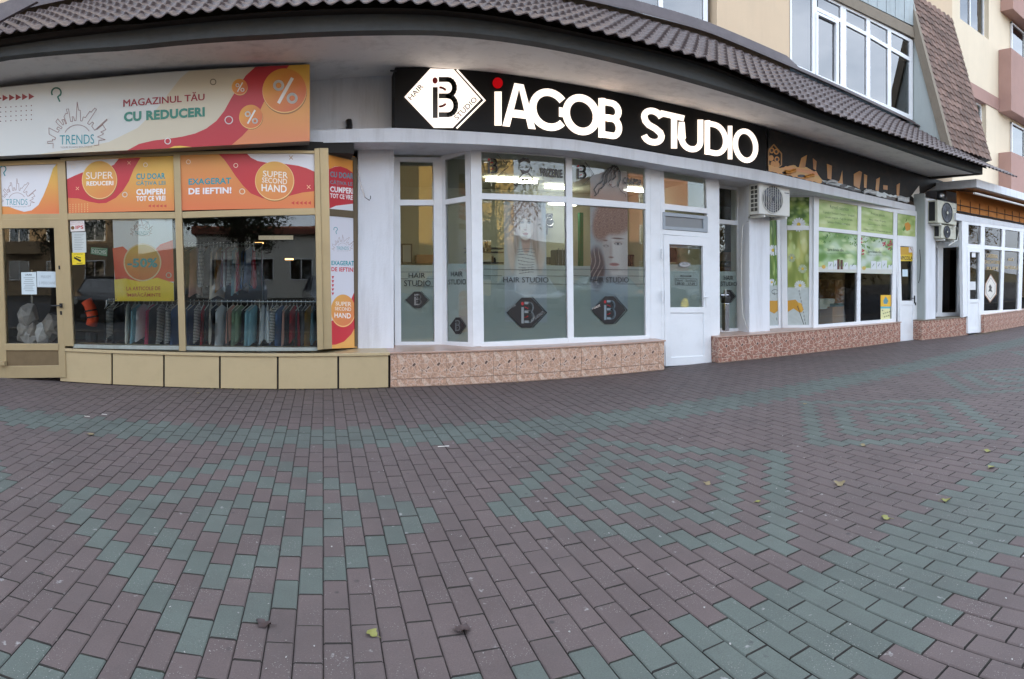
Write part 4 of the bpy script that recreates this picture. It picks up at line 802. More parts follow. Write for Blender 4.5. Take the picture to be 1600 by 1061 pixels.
# door unit
fr = MB()
fr.q(HB, [(1030, 256), (1037, 257), (1040, 360), (1033, 360)], .021, .09); fr.q(HB, [(1031, 256), (1124, 273), (1124, 283), (1031, 266)], .022, .09)
fr.q(HB, [(1103, 274), (1124, 277), (1125, 521), (1112, 560)][:4], .016, .09) ; fr.q(HB, [(1033, 317.5), (1108, 326), (1108, 334), (1033, 327)], .02, .09); fr.q(HB, [(1031, 358), (1109, 364), (1109, 371), (1031, 366)], .02, .09)
fr.q(HB, [(1032, 327), (1036, 327), (1036, 358), (1032, 358)], .02, .08); fr.q(HB, [(1105, 333), (1110, 333), (1110, 364), (1105, 364)], .02, .08)
fr.q(HB, [(1032, 366), (1037, 366), (1040, 571), (1035, 572)], .0205, .09)
fr.build('door_frame', M['pvc'], salon, bevel=.005)
pane(HB, [(1034, 265), (1103.5, 277), (1103.5, 326), (1034, 319)], salon)
fr = MB(); fr.q(HB, [(1036, 331), (1106, 338), (1106, 343), (1036, 337)], .035, .05); fr.q(HB, [(1036, 353), (1106, 357.5), (1106, 363), (1036, 358)], .035, .05); fr.q(HB, [(1036, 331), (1040, 331), (1040, 358), (1036, 358)], .034, .05); fr.q(HB, [(1099, 337), (1106, 338), (1106, 362), (1099, 361)], .034, .05)
vt = fr.build('tilt_window', M['pvc_grey'], salon, bevel=.004); b_ = MB(); b_.q(HB, [(1038, 336), (1100, 342), (1100, 358), (1038, 354)], .01, .01); b_.build('pane', mat('grey frosted vent pane', (120, 124, 126), .35, .05), vt)
dr = MB()
dr.q(HB, [(1037, 367), (1109, 371), (1109, 385), (1037, 381)], .035, .06); dr.q(HB, [(1037, 370), (1046, 370), (1049, 571), (1040, 572)], .036, .06); dr.q(HB, [(1098, 372), (1109, 372), (1112, 567), (1100.5, 567)], .036, .06)
dr.q(HB, [(1046, 480.5), (1100, 480), (1100, 489), (1046, 489)], .034, .06); dr.q(HB, [(1040, 559), (1112, 555), (1112, 567.5), (1040, 572.5)], .035, .06)
d1 = dr.build('door', M['pvc'], salon, bevel=.006); b_ = MB(); b_.q(HB, [(1047, 489), (1100, 489), (1100, 557), (1047, 560)], .018, .03); b_.build('lower_panel', M['pvc'], d1)
pane(HB, [(1045, 381), (1099, 385), (1099, 481), (1046, 481)], d1)
b_ = MB(); b_.q(HB, [(1103, 456), (1106, 456), (1106.5, 480), (1103.5, 480)], .045, .012); b_.tube([HB.q(1105, 464, .05), HB.q(1105, 464, .085), HB.q(1098, 464.5, .085)], .009, 8); b_.build('handle', M['pvc'], d1, smooth=False)
for y in (396, 462):
    b_ = MB(); b_.tube([HB.q(1034.5, y-8, .06), HB.q(1034.8, y+9, .06)], .016, 8); b_.build('hinge', M['pvc'], d1)
b_ = MB(); b_.q(HB, [(1034, 573), (1113, 568), (1113, 572), (1034, 578)], .06, .2); b_.build('threshold', M['dark'], salon)
# narrow recess window right of the door
fr = MB(); fr.q(HR, [(1122, 286), (1160, 292), (1160, 298), (1122, 293)], .02, .08); fr.q(HR, [(1152, 296), (1158, 297), (1160, 520), (1154, 520)], .021, .08); fr.q(HR, [(1122, 342), (1153, 345), (1153, 352), (1122, 349)], .018, .07); fr.q(HR, [(1122, 513), (1160, 513), (1160, 519), (1122, 519)], .022, .08); fr.build('recess_window_frame', M['pvc'], salon, bevel=.005)
pane(HR, [(1120, 293), (1153, 297), (1153, 343), (1120, 341)], salon); pane(HR, [(1120, 350), (1153, 352), (1155, 513), (1120, 513)], salon)
# frosted films
FR = [(HR, [(625.5, 414), (678.5, 414.5), (680, 533), (626.5, 533)]), (SD, [(695.5, 412), (728.5, 412), (731, 535), (697, 533)]), (HB, [(755, 414), (886.5, 415), (888, 528), (756.5, 534.5)]), (HB, [(895, 415.5), (1009, 417), (1009.5, 524), (896.5, 528)]), (HR, [(1120, 424), (1153.5, 424), (1155, 513), (1120, 513)]), (HB, [(1046, 413), (1099, 414), (1099, 480.5), (1046, 480.5)])]
for pl_, q_ in FR:
    b_ = MB(); b_.q(pl_, q_, -.034, .002); b_.build('frosted_film', M['frost'], salon)
# iB logo drawing, unit square around (cx,cy), h = half height in px
def ib(A, cx, cy, h, sx_=1., c=(20, 18, 20), red=(160, 24, 34), w=.24):
    T = lambda x, y: (cx+x*h*sx_, cy+y*h)
    A.circle(*T(-.47, -.78), .15*h*min(1, sx_), red, ry=.15*h)
    def st(pts, ww, col): A.line([T(*p) for p in pts], ww*h*min(1, (sx_+1)/2), col)
    st([(-.46, -.42), (-.46, .95)], w, c)
    arc = lambda x, y, rx, ry, a0, a1, n=10: [(x+rx*math.cos(t), y+ry*math.sin(t)) for t in np.linspace(R(a0), R(a1), n)]
    st([(-.2, -.83), (.25, -.83)]+arc(.25, -.44, .4, .39, -90, 90)+[(-.2, -.05)], w, c)
    st([(-.2, -.05), (.28, -.05)]+arc(.28, .4, .45, .44, -90, 90)+[(-.2, .84)], w, c)
    st([(-.2, -.45)]+arc(-.2, .05, .52, .5, -90, -50, 5), w*.45, red); st([(-.2, .46)]+arc(-.2, -.05, .52, .5, 90, 50, 5), w*.45, red)
def diamond(A, cx, cy, w, h, c, flat=.24, line=True, bg=None, s=0.):
    P = [(-w, 0), (-flat*w, -h), (flat*w, -h), (w*.93, 0), (flat*w, h), (-flat*w, h)]; A.poly([(cx+x, cy+y+s*x) for x, y in P], c)
    if line: A.line([(cx+flat*w+w*.08, cy-h+s*w*.3), (cx+w*1.02, cy+s*w), (cx+flat*w+w*.08, cy+h+s*w*.3)], max(.8, w*.045), c)
lt = lambda *q: q
def salon_art(pl, off, name):
    A = Art(pl, off); return A
A = Art(HB, -.005); K = (26, 26, 28)
for x0, x1, xt, y in ((756, 887, (786.5, 857), 437), (896, 1009, (921.5, 982.5), 437)):
    for yy, (a, b_) in ((420.5, (x0, x1)), (430.5, (x0, xt[0]-2)), (431, (xt[1]-18, x1)), (443.5, (x0, xt[0]+2)), (443.5, (xt[0]+40, x1))): A.line([(a, yy), (b_, yy+(b_-a)*.012)], .55, K)
    A.text('HAIR STUDIO', xt[0], xt[1], 433, 441.3, K, 433.3, 441.5, bold=-.006)
diamond(A, 822.5, 488.5, 31, 23.5, K); ib(A, 823, 488, 17.5, .8, (120, 128, 130), (150, 30, 36)); diamond(A, 952, 484.5, 27.5, 21.5, K); ib(A, 951.5, 484, 16, .8, (112, 126, 134), (150, 30, 36))
A.text('HAIR', 793, 806, 480, 484, (130, 134, 134), 474, 478); A.text('STUDIO', 830, 849, 499, 504, (130, 134, 134), 485, 490); A.text('HAIR', 926, 938, 480, 484, (200, 190, 180), 475, 479)
ib(A, 769, 259, 12.5, .85, K, (190, 30, 40)); A.line([(777, 242), (792, 257)], .8, K); A.line([(794, 261), (775, 278)], .8, K)
ib(A, 908, 268.5, 11.5, .85, K, (190, 30, 40)); A.line([(914, 253), (928, 272), (912, 288)], .8, K)
A.text('FRIZERIE', 845, 879, 262, 275, K, 265, 278, bold=.04); A.text('COAFOR', 974, 1003, 276, 287, K, 281, 290, bold=.04)
# barber and lady line drawings
A.poly([(811, 250), (817, 246), (825, 247), (829, 252), (828, 255), (820, 251), (812, 255)], K); A.line([(812, 255), (811, 262), (814, 266), (818, 271), (825, 270), (829, 263), (828, 255)], .7, K); A.line([(814, 261), (818, 261)], .9, K); A.line([(822, 261), (826, 261)], .9, K); A.poly([(814, 265), (818, 271), (825, 270), (828, 264), (822, 267)], (60, 60, 62))
A.line([(817, 271), (812, 277), (808, 284), (807, 292)], 1.6, K); A.line([(826, 271), (832, 277), (833, 287)], 1.6, K); A.poly([(815, 278), (820, 280), (825, 278), (825, 284), (820, 281.5), (815, 284)], K); A.line([(804, 288), (806, 290)], 2.5, K)
for k, (a, b_) in enumerate((((950, 264), (942, 282)), ((953, 262), (944, 290)), ((957, 261), (948, 284)), ((961, 262), (955, 280)), ((965, 265), (962, 276)))):
    A.line([(960, 259), a, ((a[0]+b_[0])/2-3, (a[1]+b_[1])/2), b_, (b_[0]-5, b_[1]+5)], 1.3 if k % 2 else 2.2, K)
A.line([(956, 259), (964, 260), (969, 269), (969, 281), (966, 291)], 1.9, K); A.line([(942, 282), (934, 288), (928, 296), (932, 304), (929, 306)], 1.4, K); A.line([(944, 290), (936, 296), (934, 303)], 1.2, K); A.line([(966, 291), (970, 299), (977, 303), (978, 308)], .6, K)
A.line([(953, 275), (951, 284), (953, 289), (957, 293), (963, 290)], .6, K); A.line([(952.5, 288), (955.5, 289)], 1.5, (90, 30, 30)); A.line([(957, 278.5), (961, 277.5)], .9, K)
A.build('lettering', salon)
A = Art(HR, -.005); A.text('HAIR', 638.5, 664.5, 426.5, 434, K, 426.5, 434); A.text('STUDIO', 631.5, 673, 438, 447, K, 438, 447)
for yy, a, b_ in ((425, 626.5, 678), (435.5, 626.5, 638), (435.5, 666, 678), (447.5, 650, 678)): A.line([(a, yy), (b_, yy)], .5, K)
diamond(A, 652, 468.5, 18.5, 13, K); ib(A, 652, 468, 9, .85, (128, 128, 128), (128, 128, 128)); A.text('HAIR', 1131, 1146, 430.5, 437.5, K, 431, 438); A.text('STUDIO', 1126.5, 1151.5, 439.5, 446.5, K, 440.5, 447); diamond(A, 1138, 463, 12, 10, K); ib(A, 1137, 462, 6, .8, (128, 128, 128), (128, 128, 128))
A.build('lettering', salon)
A = Art(SD, -.005); A.text('HAIR', 704.5, 722.5, 424.5, 432, K, 424, 432); A.text('STUDIO', 700.5, 728, 437, 444.5, K, 436, 444.5); diamond(A, 715, 509, 12.5, 13, K); ib(A, 714.5, 508.5, 9, .55, (96, 104, 106), (96, 104, 106)); A.build('lettering', salon)
A = Art(HB, -.005); A.text('PROGRAM', 1063, 1080, 430, 433, K, 430, 433, bold=.01); A.line([(1055, 435), (1089, 436), (1089, 446), (1055, 445)], .5, K, closed=True); A.text('Marti - Sambata', 1057, 1087, 436.3, 439.8, K, 437, 440.5); A.text('08:30 - 17:30', 1058, 1086, 441, 444.5, K, 441.6, 445.2, bold=.01)
A.circle(1070, 413.5, 9.2, (150, 152, 152), ry=4.4); A.ring(1070, 413.5, 8.6, .5, K, ry=3.9); A.text('SALON', 1066, 1075, 410.5, 414, K); A.build('lettering', d1)
# portraits (soft film prints hung behind the panes)
def sm(a, b_, x): t = np.clip((x-a)/(b_-a), 0, 1); return t*t*(3-2*t)
def ell(u, w, cx, cy, rx, ry, soft=.25): d = np.sqrt(((u-cx)/rx)**2+((w-cy)/ry)**2); return 1-sm(1-soft, 1+soft, d)
def mixc(C, m_, c): return C*(1-m_[:, None])+np.array(c, float)[None]*m_[:, None]
def noise2(u, w, s, sd): return np.sin(u*s*6.1+sd+3*np.sin(w*s*3.3+sd))*np.cos(w*s*5.3+2*np.sin(u*s*2.9+sd*1.7))
def lady1(u, w):
    C = np.ones((len(u), 3))*np.array((168, 178, 188)); C = mixc(C, sm(.0, .5, w)*.4, (186, 192, 198))
    hair = np.clip(ell(u, w, .51, .12, .34, .15, .12)+ell(u, w, .25, .27, .12, .20, .3)*.8+ell(u, w, .78, .29, .15, .26, .3), 0, 1); C = mixc(C, hair, (158, 132, 126))
    C = C+((np.sin((u-.5)*(60+20*w)+5*np.sin(w*7))*12+np.sin((u-.5)*131+9*w)*7)*hair)[:, None]
    C = mixc(C, ell(u, w, .52, .60, .27, .22, .25), (206, 208, 212)); C = mixc(C, ell(u, w, .52, .345, .105, .085, .25), (186, 148, 142)); C = mixc(C, ell(u, w, .52, .318, .13, .028, .5)*.75, (128, 92, 90))
    C = mixc(C, ell(u, w, .51, .205, .195, .118, .07), (228, 216, 212)); C = mixc(C, ell(u, w, .34, .225, .05, .08, .7)*.5, (176, 150, 146)); C = mixc(C, ell(u, w, .68, .225, .05, .085, .7)*.45, (180, 154, 150))
    C = mixc(C, ell(u, w, .51, .082, .22, .062, .22), (160, 130, 124)); C = C+((np.sin((u-.5)*90)*12)*ell(u, w, .51, .085, .22, .062, .22))[:, None]
    for ex in (.425, .60):
        C = mixc(C, ell(u, w, ex, .164, .055, .010, .7)*.5, (150, 122, 118)); C = mixc(C, ell(u, w, ex, .177, .050, .0095, .35), (84, 72, 76)); C = mixc(C, ell(u, w, ex, .1785, .036, .006, .3), (206, 208, 214)); C = mixc(C, ell(u, w, ex, .178, .018, .0075, .3), (62, 66, 78)); C = mixc(C, ell(u, w, ex, .150, .062, .0045, .6)*.7, (124, 100, 96))
    C = mixc(C, ell(u, w, .535, .205, .014, .035, .9)*.4, (190, 164, 158)); C = mixc(C, ell(u, w, .505, .2385, .036, .006, .5)*.8, (150, 112, 110)); C = mixc(C, ell(u, w, .51, .271, .062, .0105, .3), (178, 106, 112)); C = mixc(C, ell(u, w, .51, .270, .058, .0025, .4), (110, 62, 70)); C = mixc(C, ell(u, w, .51, .289, .04, .005, .7)*.4, (176, 150, 146))
    for k in range(9): C = mixc(C, (np.abs(w-(.40+k*.024)-.008*np.sin(u*8+k*.7)) < .0024)*(np.abs(u-.52) < .22-.006*k)*.85, (92, 96, 108))
    for cx, sg in ((.16, 1), (.90, -1)): C = mixc(C, ell(u, w, cx+sg*.25*(w-.42), .43, .085, .15, .35)*.75, (212, 190, 182)); C = mixc(C, ell(u, w, cx, .27, .10, .13, .5)*.5, (196, 198, 204))
    C = mixc(C, sm(.58, .95, w)*.5, (150, 160, 166)); return C+(noise2(u, w, 9, 4)*2)[:, None]
def lady2(u, w):
    C = np.ones((len(u), 3))*np.array((158, 170, 182)); C = mixc(C, ell(u, w, .78, .40, .45, .31, .12), (214, 210, 212)); C = mixc(C, ell(u, w, .42, .46, .14, .24, .6)*.55, (158, 152, 156)); C = mixc(C, ell(u, w, 1.0, .45, .16, .26, .6)*.4, (176, 168, 170))
    hair = np.clip(ell(u, w, .62, .10, .52, .17, .25)+ell(u, w, .26, .22, .2, .11, .4), 0, 1)*(1-.0*u); curl = np.sin(u*46+7*np.sin(w*55+u*9))*np.cos(w*92+5*np.sin(u*31)); C = mixc(C, hair, (142, 112, 106)); C = C+(curl*24*hair)[:, None]
    C = mixc(C, ell(u, w, .73, .300, .15, .0085, .45), (112, 90, 90)); C = mixc(C, ell(u, w, .40, .325, .06, .008, .5), (122, 102, 102))
    C = mixc(C, ell(u, w, .745, .338, .12, .018, .7)*.45, (158, 136, 136)); C = mixc(C, ell(u, w, .745, .352, .10, .0125, .25), (78, 68, 74)); C = mixc(C, ell(u, w, .745, .3535, .080, .0085, .2), (214, 216, 220)); C = mixc(C, ell(u, w, .74, .3525, .034, .0105, .2), (70, 78, 92)); C = mixc(C, ell(u, w, .42, .378, .07, .011, .3), (88, 78, 84)); C = mixc(C, ell(u, w, .42, .379, .05, .006, .3), (196, 198, 202))
    C = mixc(C, ell(u, w, .55, .42, .035, .085, .8)*.45, (164, 144, 144)); C = mixc(C, ell(u, w, .555, .487, .065, .009, .45)*.85, (128, 100, 100)); C = mixc(C, ell(u, w, .64, .556, .125, .016, .3), (176, 122, 124)); C = mixc(C, ell(u, w, .64, .553, .12, .0035, .4), (96, 66, 72)); C = mixc(C, ell(u, w, .64, .60, .13, .02, .7)*.35, (164, 144, 144)); C = mixc(C, ell(u, w, .66, .70, .34, .035, .6)*.6, (136, 128, 134))
    C = mixc(C, ell(u, w, .16, .60, .22, .20, .25)*.9, (66, 60, 70)); C = mixc(C, (np.sin((u*.9+w*.5)*60+3*np.sin(w*20)) > .75)*ell(u, w, .12, .56, .2, .17, .3)*.8, (176, 166, 164))
    C = mixc(C, sm(.70, .95, w)*.55, (146, 156, 164)); return C+(noise2(u, w, 11, 5)*2)[:, None]
for nm, q_, fn, lab in (('portrait_poster', [(787, 313), (852.5, 315), (855, 504), (789, 503)], lady1, 'pale portrait film of a long haired woman in a striped top, left bay pane'), ('portrait_poster', [(922, 322), (980.5, 326), (981, 484), (923, 484)], lady2, 'pale close up portrait film of a curly haired face, right bay pane')):
    A = Art(HB, -.030); A.grid(q_, (lambda u, w, fn=fn: fn(u, w)*1.08), 110, 260); o = A.build(nm, None, M['inkthin']); tag(o, lab, 'poster')
o = bpy.data.objects.get('portrait_poster')
A = Art(HB, -.030); A.grid([(922, 262), (980, 268), (980.5, 316), (922.5, 311)], lambda u, w: mixc(np.ones((len(u), 3))*np.array((196, 188, 192)), sm(.3, 1, w), (206, 170, 160)), 8, 8); tag(A.build('backing_print', None, M['inkthin']), 'pale pink backing print behind the drawing of the wavy haired lady', 'window print')
# salon furnishings
for k, (px0, px1, py, y_) in enumerate(((760, 838, 258, 11.0), (852, 884, 291, 11.5), (858, 900, 317, 12.0), (890, 905, 318, 12.0), (976, 1008, 273, 11.2))):
    a, b_ = PL(y_).q(px0, py), PL(y_).q(px1, py); z_ = min(a[2], 3.3); m_ = MB(); m_.box(a[0], b_[0], y_-.05, y_+.05, z_-.03, z_+.01)
    if k in (0, 1, 2, 4):
        tag(m_.build('fluorescent_lamp', M['ledtube']), ('long bright tube lamp behind the FRIZERIE pane', 'short bright tube lamp at the right of the FRIZERIE pane', 'bright tube lamp at the top of the left tall bay pane', '', 'bright tube lamp behind the word COAFOR')[k], 'lamp')
    m2_ = MB(); m2_.box(a[0]-.02, b_[0]+.02, y_-.07, y_+.07, z_+.01, z_+.04); 
def sbox(name, px0, py0, px1, py1, y_, d, m_, label, cat):
    a, b_ = PL(y_).q(px0, py0), PL(y_).q(px1, py1); t = thing(name, label, cat, (a[0], y_, b_[2])); return t, a[0], b_[0], b_[2], a[2]
t, x0, x1, z0, z1 = sbox('wall_speaker', 853, 333, 864, 356, 12.3, .2, None, 'black two way wall speaker hanging between the two salon portraits', 'speaker')
m_ = MB(); m_.box(x0, x1, 12.3, 12.55, z0, z1); m_.build('cabinet', M['black'], t, bevel=.01)
for zc, r_ in ((z1-.09, .06), (z0+.13, .09)):
    m_ = MB(); xm = (x0+x1)/2; m_.tube([(xm+r_*math.cos(a), 12.285, zc+r_*math.sin(a)) for a in np.linspace(0, 2*math.pi, 20)], .007, 6); m_.build('cone_ring', M['steel'], t)
m_ = MB(); m_.tube([((x0+x1)/2, 12.5, z0), ((x0+x1)/2, 12.5, z0-.14)], .04, 8); m_.build('bracket', M['black'], t)
m_ = MB(); a, b_ = PL(11.8).q(906, 332), PL(11.8).q(911.5, 415); m_.box(a[0], b_[0], 11.8, 11.9, .0, a[2]); tag(m_.build('green_pole', mat('dark green paint', (30, 110, 74), .5, .1)), 'thin dark green post standing inside behind the left edge of the right bay pane', 'post')
t, x0, x1, z0, z1 = sbox('travel_trolley', 868, 390, 885, 413, 11.6, .3, None, 'black trolley case with chrome rods at the right of the left bay pane', 'trolley')
m_ = MB(); m_.box(x0, x1, 11.6, 11.9, .3, z1); m_.build('case', M['black'], t, bevel=.02)
for xx in (x0+.06, x0+.15): m_ = MB(); m_.tube([(xx, 11.58, z1-.5), (xx, 11.58, z1+.03)], .008, 6); m_.build('rod', M['steel'], t)
t, x0, x1, z0, z1 = sbox('styling_shelf', 753, 375, 787, 412, 11.9, .4, None, 'dark cluttered styling shelf with bottles at the left of the bay window', 'shelf')
for zz in (z0-.3, z0, (z0+z1)/2-.02, z1-.18): m_ = MB(); m_.box(x0-.3, x1, 11.9, 12.2, zz, zz+.03); m_.build('board', M['black'], t)
for k in range(16): m_ = MB(); xx = x0+rng.uniform(-.25, .38); zz = (z0+.03, (z0+z1)/2+.01, z1-.15, z0-.27)[k % 4]; m_.tube([(xx, 12.0, zz), (xx, 12.0, zz+rng.uniform(.06, .15))], rng.uniform(.015, .035), 8); m_.build('bottle', M['dark'] if k % 3 else M['bronze'], t)
for k, (px0, py0, px1, py1, lab) in enumerate(((626, 381, 643, 412, 'small framed picture low on the wall behind the recessed salon pane'), (650, 398, 679, 412, 'dark low cabinet top behind the recessed salon pane'), (981, 398, 1006, 416, 'black scrollwork bracket shelf at the right of the right bay pane'), (854, 402, 861, 413, 'black curled ornament on the wall under the speaker'), (1126, 394, 1142, 408, 'dark brown box on the inner wall right of the salon door'), (1126, 417, 1142, 424, 'dark narrow shelf right of the salon door'))):
    t, x0, x1, z0, z1 = sbox('picture_frame' if k == 0 else 'wall_shelf' if k not in (3,) else 'wall_ornament', px0, py0, px1, py1, 12.4, .2, None, lab, 'picture' if k == 0 else 'shelf' if k != 3 else 'ornament')
    m_ = MB()
    if k in (2, 3):
        m_.box(x0, x1, 12.3, 12.5, z1-.04, z1); m_.box(x0, x0+.04, 12.3, 12.5, z0, z1); m_.box(x1-.04, x1, 12.3, 12.5, z0, z1)
        m_.tube([(x0+(x1-x0)*(.5+.25*math.cos(a)), 12.4, z0+(z1-z0)*(.45+.3*math.sin(a*1.5))) for a in np.linspace(0, 5, 14)], .03, 6)
    else: m_.box(x0, x1, 12.3, 12.55, z0, z1)
    m_.build('frame', M['wood'] if k in (1, 4, 5) else M['black'], t)
    if k == 0: m_ = MB(); m_.box(x0+.03, x1-.03, 12.29, 12.3, z0+.03, z1-.03); m_.build('picture', M['blueg'], t)
t, x0, x1, z0, z1 = sbox('wall_screen', 1045, 387, 1086, 410, 10.5, .1, None, 'dark screen seen through the salon door glass', 'screen'); m_ = MB(); m_.box(x0, x1, 10.5, 10.56, z0, z1); m_.build('panel', M['black'], t, bevel=.01)
m_ = MB(); m_.q(HB, [(1046, 381), (1098, 385), (1098, 389.5), (1046, 386)], -.04, .05); m_.build('blind_roll', M['pvc_grey'], d1)
ad = thing('bottle_lamp', 'yellow glowing small lamp with dark foot low in the salon door glass', 'lamp', (0, 0, 0))
p = HB.q(1070, 475, -.35); m_ = MB(); bmx = bmesh.new(); bmesh.ops.create_icosphere(bmx, subdivisions=3, radius=1); m_.add([(p[0]+v.co.x*.07, p[1]+v.co.y*.07, p[2]+v.co.z*.10) for v in bmx.verts], [tuple(v.index for v in f.verts) for f in bmx.faces]); m_.build('shade', emis('yellow lamp shade', (226, 200, 60), 2.2), ad, smooth=True)
m_ = MB(); m_.tube([(p[0], p[1], p[2]-.16), (p[0], p[1], p[2]-.08)], .03, 8); m_.build('foot', M['black'], ad); bmx.free()
# ash bin / dispenser on the ledge right of the door
t = thing('steel_ash_bin', 'narrow polished steel ash bin on the ledge right of the salon door', 'ash bin', HR.q(1135, 520))
pc = PL(8.62).q(1135, 519); m_ = MB(); m_.box(pc[0]-.045, pc[0]+.055, 8.60, 8.70, .50, 1.0); m_.build('body', M['steel'], t, bevel=.012)
zt_ = PL(8.62).q(1135, 478)[2]; m_.v = m_.v; m_ = MB(); m_.box(pc[0]-.05, pc[0]+.06, 8.59, 8.71, 1.0, 1.11); m_.build('opening_box', M['black'], t, bevel=.01)
m_ = MB(); m_.tube([(pc[0]-.10, 8.66, 1.14), (pc[0]+.07, 8.66, 1.14)], .018, 8); m_.tube([(pc[0], 8.66, 1.12), (pc[0], 8.66, 1.24)], .028, 10); m_.build('tap_head', M['steel'], t)
# --- tiled plinths
def plinth(name, label, pl, xa, xb2, zt, mt, tilew=.335, first=.335, back=.6, sidel=False, ledge=True, frac=None, capm=None):
    t = thing(name, label, 'plinth', ((xa+xb2)/2, pl.y((xa+xb2)/2), 0)); b_ = MB()
    b_.prism([(xa, pl.y(xa)+.012, 0), (xb2, pl.y(xb2)+.012, 0), (xb2, pl.y(xb2)+.012, zt-.012), (xa, pl.y(xa)+.012, zt-.012)], (0, back, 0)); b_.build('core', M['grout'], t)
    rows_ = [(zt-.02-.34, zt-.02), (0.012, zt-.02-.344)]; x = xa+.001; w_ = first
    mt = stone_tile(('pink' if mt == 'tile_pink' else 'reddish')+' stone print ceramic', *(((198, 172, 152), (182, 148, 126), (96, 74, 64)) if mt == 'tile_pink' else ((172, 138, 120), (150, 106, 90), (72, 52, 48))), x0=xa+first, zt=zt-.018)
    while x < xb2-.02:
        e = min(x+w_, xb2); 
        for z0, z1 in rows_:
            dz = random.uniform(-.0006, .0006); b_ = MB(); b_.prism([(x+.002, pl.y(x)+dz, z0+.002), (e-.002, pl.y(e)+dz, z0+.002), (e-.002, pl.y(e)+dz, z1-.002), (x+.002, pl.y(x)+dz, z1-.002)], (0, .012, 0)); b_.build('wall_tile', mt, t)
        x = e; w_ = tilew
    if sidel:
        for z0, z1 in rows_: b_ = MB(); b_.box(xa-.012, xa, pl.y(xa)+.002, pl.y(xa)+.3, z0+.002, z1-.002); b_.build('wall_tile', mt, t)
    b_ = MB(); b_.prism([(xa-.02, pl.y(xa)-.02, zt-.02), (xb2+.02, pl.y(xb2)-.02, zt-.02), (xb2+.02, pl.y(xb2)-.02, zt), (xa-.02, pl.y(xa)-.02, zt)], (0, back, 0)); b_.build('ledge', capm or M['tilecap'], t, bevel=.003)
    return t
plinth('tiled_plinth', 'plinth of pink stone print tiles under the salon bay, left of the white door', HP, HP.q(610, 600)[0], HP.q(1038, 570)[0], .475, 'tile_pink', first=.09, back=.84)
plinth('tiled_plinth', 'long plinth of reddish stone print tiles between the salon door and the green shop door', AP, AP.q(1122.6, 560)[0], AP.q(1407, 530)[0], .455, 'tile_red', first=.27, back=.75, sidel=True)
plinth('tiled_plinth', 'short reddish tiled plinth below the two stacked air conditioners', B4, B4.q(1441, 530)[0], B4.q(1513, 524)[0], .47, 'tile_red', first=.3, back=.6, sidel=True, capm=M['concrete'])
plinth('tiled_plinth', 'reddish tiled plinth under the last shop window at the right edge', PL(7.3), PL(7.3).q(1538, 519)[0], 22, .48, 'tile_red', first=.3, back=.35, sidel=True)

# --- big black lit sign
s2 = thing('lit_shop_sign', 'long black sign with lit white letters iACOB STUDIO and a white diamond logo', 'sign', (3.5, 8.1, 3.4))
tps = [(617, 106), (672, 104.5), (740, 109.5), (830, 119), (900, 131), (1010, 151), (1120, 178), (1198, 199.6)]; bts = [(617, 200.5), (672, 200), (740, 204), (830, 210.5), (900, 217), (1010, 234), (1120, 254), (1198, 268)]
b_ = MB()
for a, c, d, e in zip(tps[:-1], tps[1:], bts[:-1], bts[1:]): b_.q(SG, [(a[0], a[1]), (c[0], c[1]), (e[0], e[1]), (d[0], d[1])], .0, .38)
b_.build('sign_box', M['signblack'], s2)
SL_ = PL(8.05)
def solid(polys, name, mt, par, off=.006, dep=.02, pl=SG, label=None):
    """raised shape(s) given as closed pixel outlines; each outline is one prism face tessellated"""
    b_ = MB()
    for pts in polys:
        P = [pl.q(x, y, off+dep) for x, y in pts]; Bk = [pl.q(x, y, off) for x, y in pts]; n = len(P)
        tri = tessellate_polygon([[Vector((p[0], p[2], 0)) for p in P]]); b_.add(P+Bk, [tuple(t_) for t_ in tri]+[(i, (i+1) % n, (i+1) % n+n, i+n) for i in range(n)])
    return b_.build(name, mt, par, label)
def ribbon(pts, w):
    """outline of a thick open stroke"""
    L, Rr = [], []; n = len(pts)
    for i in range(n):
        a, c = np.array(pts[max(i-1, 0)], float), np.array(pts[min(i+1, n-1)], float); d = (c-a); d /= np.linalg.norm(d); nn = np.array((-d[1], d[0]))*w/2
        if 0 < i < n-1:
            d1 = np.array(pts[i])-a; d2 = c-np.array(pts[i]); cs = abs(np.dot(d1, d2)/max(np.linalg.norm(d1), 1e-6)/max(np.linalg.norm(d2), 1e-6)); h_ = math.sqrt(max((1+cs)/2, .35)); nn = nn/h_
        L.append(tuple(np.array(pts[i])+nn)); Rr.append(tuple(np.array(pts[i])-nn))
    return L+Rr[::-1]
capy = lambda x: float(np.interp(x, [772, 806, 857, 907, 953, 1019, 1050, 1100, 1141, 1165, 1190], [126, 130, 138.5, 147.5, 155.5, 169.5, 176.5, 187, 196, 201.5, 207]))
basy = lambda x: float(np.interp(x, [772, 810, 857, 907, 953, 1019, 1050, 1080, 1119, 1141, 1165, 1190], [195.5, 199.5, 204, 210.5, 216.5, 226, 231.5, 236, 244, 249, 254, 259]))
def LT(x0, x1): return lambda u, v: (x0+(x1-x0)*u, basy(x0+(x1-x0)*u)*(1-v)+capy(x0+(x1-x0)*u)*v)
def glyph(x0, x1, strokes, name='letter', w=11.2):
    T = LT(x0, x1); polys = []
    for st_ in strokes: polys.append(ribbon([T(*p) for p in st_[0]], st_[1] if len(st_) > 1 else w))
    return solid(polys, name, M['litwhite'], s2)
def arcp(cx, cy, rx, ry, a0, a1, n=16): return [(cx+rx*math.cos(R(a)), cy+ry*math.sin(R(a))) for a in np.linspace(a0, a1, n)]
glyph(772.5, 784, [([(.5, 0), (.5, .765)], 11.2)]); A_ = solid([[(777.6+8*math.cos(t), 129.6+8.6*math.sin(t)) for t in np.linspace(0, 2*math.pi, 28, endpoint=False)]], 'letter_dot', M['litred'], s2)
